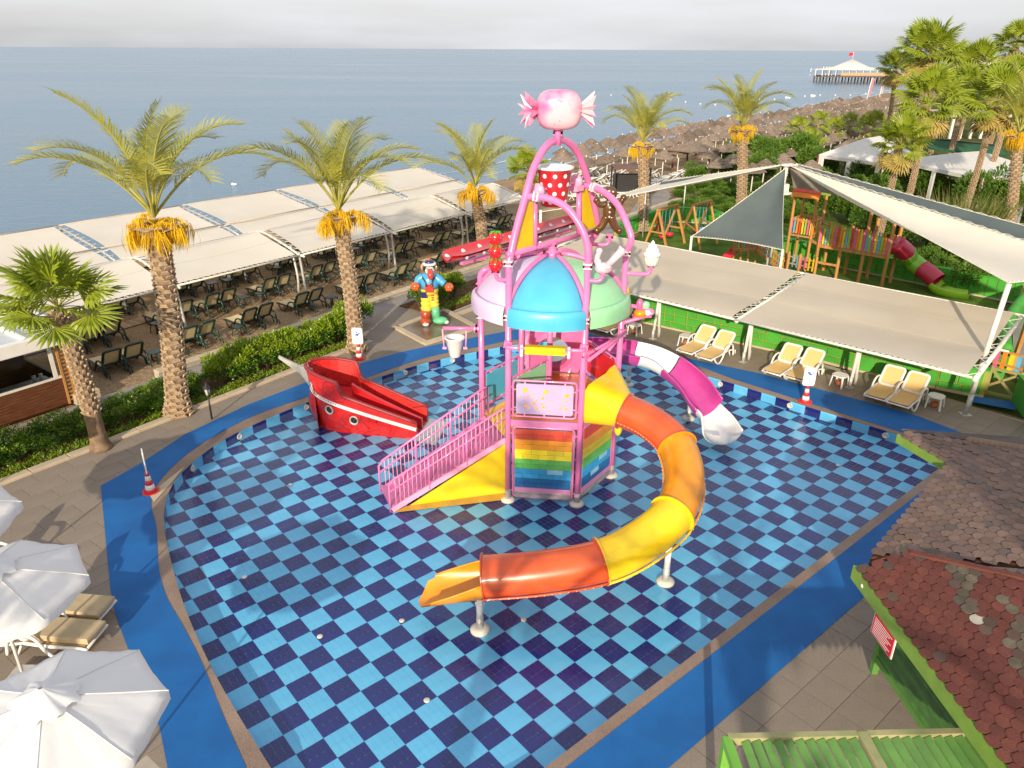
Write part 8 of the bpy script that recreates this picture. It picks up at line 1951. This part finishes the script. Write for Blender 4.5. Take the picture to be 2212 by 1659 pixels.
Bp, Cp = K(2052, 1003, 3.0), K(1884, 1204, 3.0); eb = (Cp - Bp).normalized(); ub = Vector((-eb.y, eb.x, 0)); ub = ub if ub.x > 0 else -ub; ub = ub * cos(radians(13)) + Vector((0, 0, sin(radians(13)))); nb = eb.cross(ub).normalized(); nb = nb if nb.z > 0 else -nb; Hp = KPL(2099, 953, Bp, nb)
q = lambda x, y: KPL(x, y, Bp, nb)
bp2 = [Bp, Hp, q(2260, 978), q(2400, 1240), q(2212, 1222), q(1990, 1206), Cp + eb * .02]
mb = MB(); mb.panel([p - nb * .03 for p in bp2], .05); mb.build('roof_board', M['woodd'], brn); shingles(brn, bp2, Bp, eb, nb, bmats, w_=.24, h_=.15, seed=2, limit=290, wf=lambda c: False)
Ap = K(1940, 938, 3.0); ec = (Bp - Ap).normalized(); n1_ = (Bp - Ap).cross(Hp - Ap).normalized(); n1_ = n1_ if n1_.z > 0 else -n1_
Ax = KPL(1958, 934, Ap, n1_); b1_ = [Ap, Bp, Hp, KPL(2020, 940, Ap, n1_)]
mb = MB(); mb.panel([p - n1_ * .03 for p in b1_], .05); mb.build('roof_board', M['woodd'], brn); shingles(brn, b1_, Ap, ec, n1_, bmats, w_=.24, h_=.15, seed=3, limit=290)
mb = MB(); mb.bar(Ap - Vector((0, 0, .1)), Bp - Vector((0, 0, .1)), .05, .2); mb.build('lime_fascia', bpy.data.materials['lime_green_board'], brn)
mb = MB(); mb.bar(Bp - Vector((0, 0, .10)), Cp - Vector((0, 0, .10)), .05, .16); mb.build('brown_fascia', M['woodd'], brn)
mb = MB(); far_ = Hp + (q(2260, 978) - Hp) * 1.0; mb.panel([Hp, far_, far_ + Vector((.3, 1.2, -.3)), KPL(1950, 935, Ap, n1_) + Vector((.05, .15, .0))], .04); mb.build('rear_slope', bmats[3], brn)  # plane shading of the rear slope put into a darker shingle colour
mb = MB()
for k in range(14): p_ = Hp.lerp(far_, k / 13); mb.lathe([(.001, .1), (.10, .07), (.15, 0)], (p_.x, p_.y, p_.z - .01), 8)
mb.build('ridge_tiles', bmats[4], brn, kind='stuff')
mb = MB(); mb.tube([Bp.lerp(Cp, .3) + Vector((0, 0, -.25)), Vector((Bp.lerp(Cp, .3).x + .4, Bp.lerp(Cp, .3).y - .3, .3))], .08, 8); mb.tube([Cp + Vector((.8, .3, -.1)), Vector((Cp.x + .8, Cp.y + .3, .3))], .08, 8); mb.build('roof_post', M['gatew'], brn)
# green louvred wall under the red roof
w0, w1 = K(1886, 1452, .3), K(1978, 1592, .3); wd_ = (w1 - w0).normalized(); lwl = thing('louvre_wall', 'green louvred timber wall under the red roof', 'wall', w0); gm2 = mat('dark_green_louvre', (.055, .16, .03), (.04, .11, .022), scale=4, rough=.6, rnd=.15)
for k in range(21): z = .45 + k * .082; mb = MB(); a_, b_ = w0 + Vector((0, 0, z)), w0 + wd_ * 5 + Vector((0, 0, z)); mb.bar(a_, b_, .05, .012, up=(wd_.y * .7, -wd_.x * .7, .7)); mb.build('louvre_slat', gm2, lwl)
for k in range(24): mb = MB(); p = w0 + wd_ * (k * .21) + Vector((.02, 0, 0)); mb.bar(p + Vector((0, 0, .35)), p + Vector((0, 0, 2.2)), .02, .02); mb.build('louvre_upright', gm2, lwl)
mb = MB(); mb.bar(w0 + Vector((0, 0, .36)), w0 + wd_ * 5 + Vector((0, 0, .36)), .1, .12); mb.bar(w0 + Vector((0, 0, 2.22)), w0 + wd_ * 5 + Vector((0, 0, 2.22)), .1, .08); mb.bar(w0, w0 + Vector((0, 0, 2.8)), .11, .11); mb.build('wall_frame', mat('green_frame', (.10, .26, .05), rough=.6), lwl)
mb = MB(); mb.bar(w0 + Vector((.35, 0, 1.4)), w0 + wd_ * 5 + Vector((.35, 0, 1.4)), .05, 2.2); mb.build('dark_interior_sheet', M['black'], lwl)  # black sheet in place of the shaded interior behind the slats
mb = MB(); mb.bar(w0 + Vector((0, 0, 1.4)), w0 + Vector((1.5, 1.0, 1.4)), .06, 2.2); mb.build('end_panel', gm2, lwl)
# red notice hanging from the fascia
s0_ = K(1899, 1320, 2.62); s1_ = K(1927, 1347, 2.62); ntc = thing('red_notice', 'small red notice board with white lines hung from the lime fascia', 'notice board', s0_)
dd_ = ea; P = [s0_, s0_ + dd_ * .62, s0_ + dd_ * .62 - Vector((0, 0, .40)), s0_ - Vector((0, 0, .40))]; P = [p - pr_ * .05 for p in P]
mb = MB(); mb.panel(P, .02); mb.build('white_board', M['signw'], ntc); cP = sum(P, Vector()) / 4; mb = MB(); mb.panel([cP + (p - cP) * .93 - pr_ * .012 for p in P], .012); mb.build('red_face', mat('red_notice_print', (.62, .02, .04), rough=.4), ntc)
mb = MB()
for k in range(8): y = .30 - k * .075; a_ = P[0].lerp(P[3], .14 + k * .10) - pr_ * .024; a2 = P[1].lerp(P[2], .14 + k * .10) - pr_ * .024; mb.panel([a_.lerp(a2, .1), a_.lerp(a2, .9 - .1 * (k % 3)), a_.lerp(a2, .9 - .1 * (k % 3)) - Vector((0, 0, .011)), a_.lerp(a2, .1) - Vector((0, 0, .011))], .004)
mb.build('fine_print_lines', M['signw'], ntc, kind='stuff')
mb = MB(); mb.ball(K(1876, 1265, 2.75) - pr_ * .08, .05, 8, 6); mb.tube([K(1876, 1268, 2.72) - pr_ * .08, K(1888, 1295, 2.62) - pr_ * .06, s0_], .008, 4); tag(mb.build('cable_hook', M['wplast']), 'small white insulator and cable on the lime fascia', 'cable')
# slatted green pergola roof at the bottom
z_ = 2.1; a_, b_ = K(1572, 1597, z_), K(2140, 1584, z_); pg = thing('slatted_pergola', 'weathered green slatted pergola roof along the bottom edge', 'pergola', a_); d = (b_ - a_).normalized(); nn_ = Vector((d.y, -d.x, 0)); Lg = (b_ - a_).length
gs = mat('green_painted_slat', (.13, .30, .06), (.10, .23, .05), scale=3, rough=.6, rnd=.12, stretch=(1, 1, 1)); ws_ = mat('weathered_pale_timber', (.38, .34, .18), (.26, .28, .12), scale=4, rough=.85)
mb = MB(); mb.bar(a_, b_ + d * .3, .09, .13); mb.build('end_beam', ws_, pg); mb = MB(); mb.bar(a_ - d * .02, a_ + nn_ * 1.5 - d * .02, .12, .12); mb.bar(a_, Vector((a_.x, a_.y, .3)), .12, .12); mb.build('corner_frame', mat('bright_green_frame', (.16, .42, .05), rough=.6), pg)
mb = MB(); mb.bar(a_ + d * Lg * .505 + Vector((0, 0, .05)), a_ + d * Lg * .505 + nn_ * 1.5 + Vector((0, 0, .05)), .14, .08); mb.build('middle_rafter', ws_, pg)
k = 0; x = .22
while x < Lg + 1.2:
    if abs(x - Lg * .505) > .13:
        mb = MB(); p = a_ + d * x + nn_ * .06; mb.bar(p + Vector((0, 0, .02)), p + nn_ * 1.5 + Vector((0, 0, .02)), .115, .018, up=(-d.x * .45, -d.y * .45, .9)); mb.build('roof_slat', gs, pg)
    x += .148
# ------------------------------------------------------------ what stands behind the camera and throws the long shadows
hb = thing('hotel_building', 'cream hotel block behind the viewer', 'building', (20, -15, 0)); hx0 = 4.4
mb = MB(); mb.prism([(hx0, -22), (46, -22), (46, -8), (hx0, -8)], 0, 11.0); mb.build('wall', M['kerb'], hb)
mb = MB(); mb.prism([(hx0 - .3, -22.3), (46.3, -22.3), (46.3, -7.7), (hx0 - .3, -7.7)], 11.0, 11.3); mb.build('roof', M['terra'], hb)
for fl in range(3):
    for k in range(8): mb = MB(); mb.box((hx0 + 3 + k * 5, -7.98, 2 + fl * 3.4), (2, .08, 1.6)); mb.build('window', M['black'], hb)
for i, (x, y, h, sd2) in enumerate(((-11.0, -1.5, 6.5, 91), (-4.0, -5.0, 6.6, 92), (1.2, -3.5, 5.6, 93))):
    date_palm(['date palm behind the viewer on the left', 'date palm behind the viewer', 'date palm behind the viewer on the right'][i], Vector((x, y, .3)), Vector((x + .2, y, h)), .22, 1.0, 16, sd2, 6)
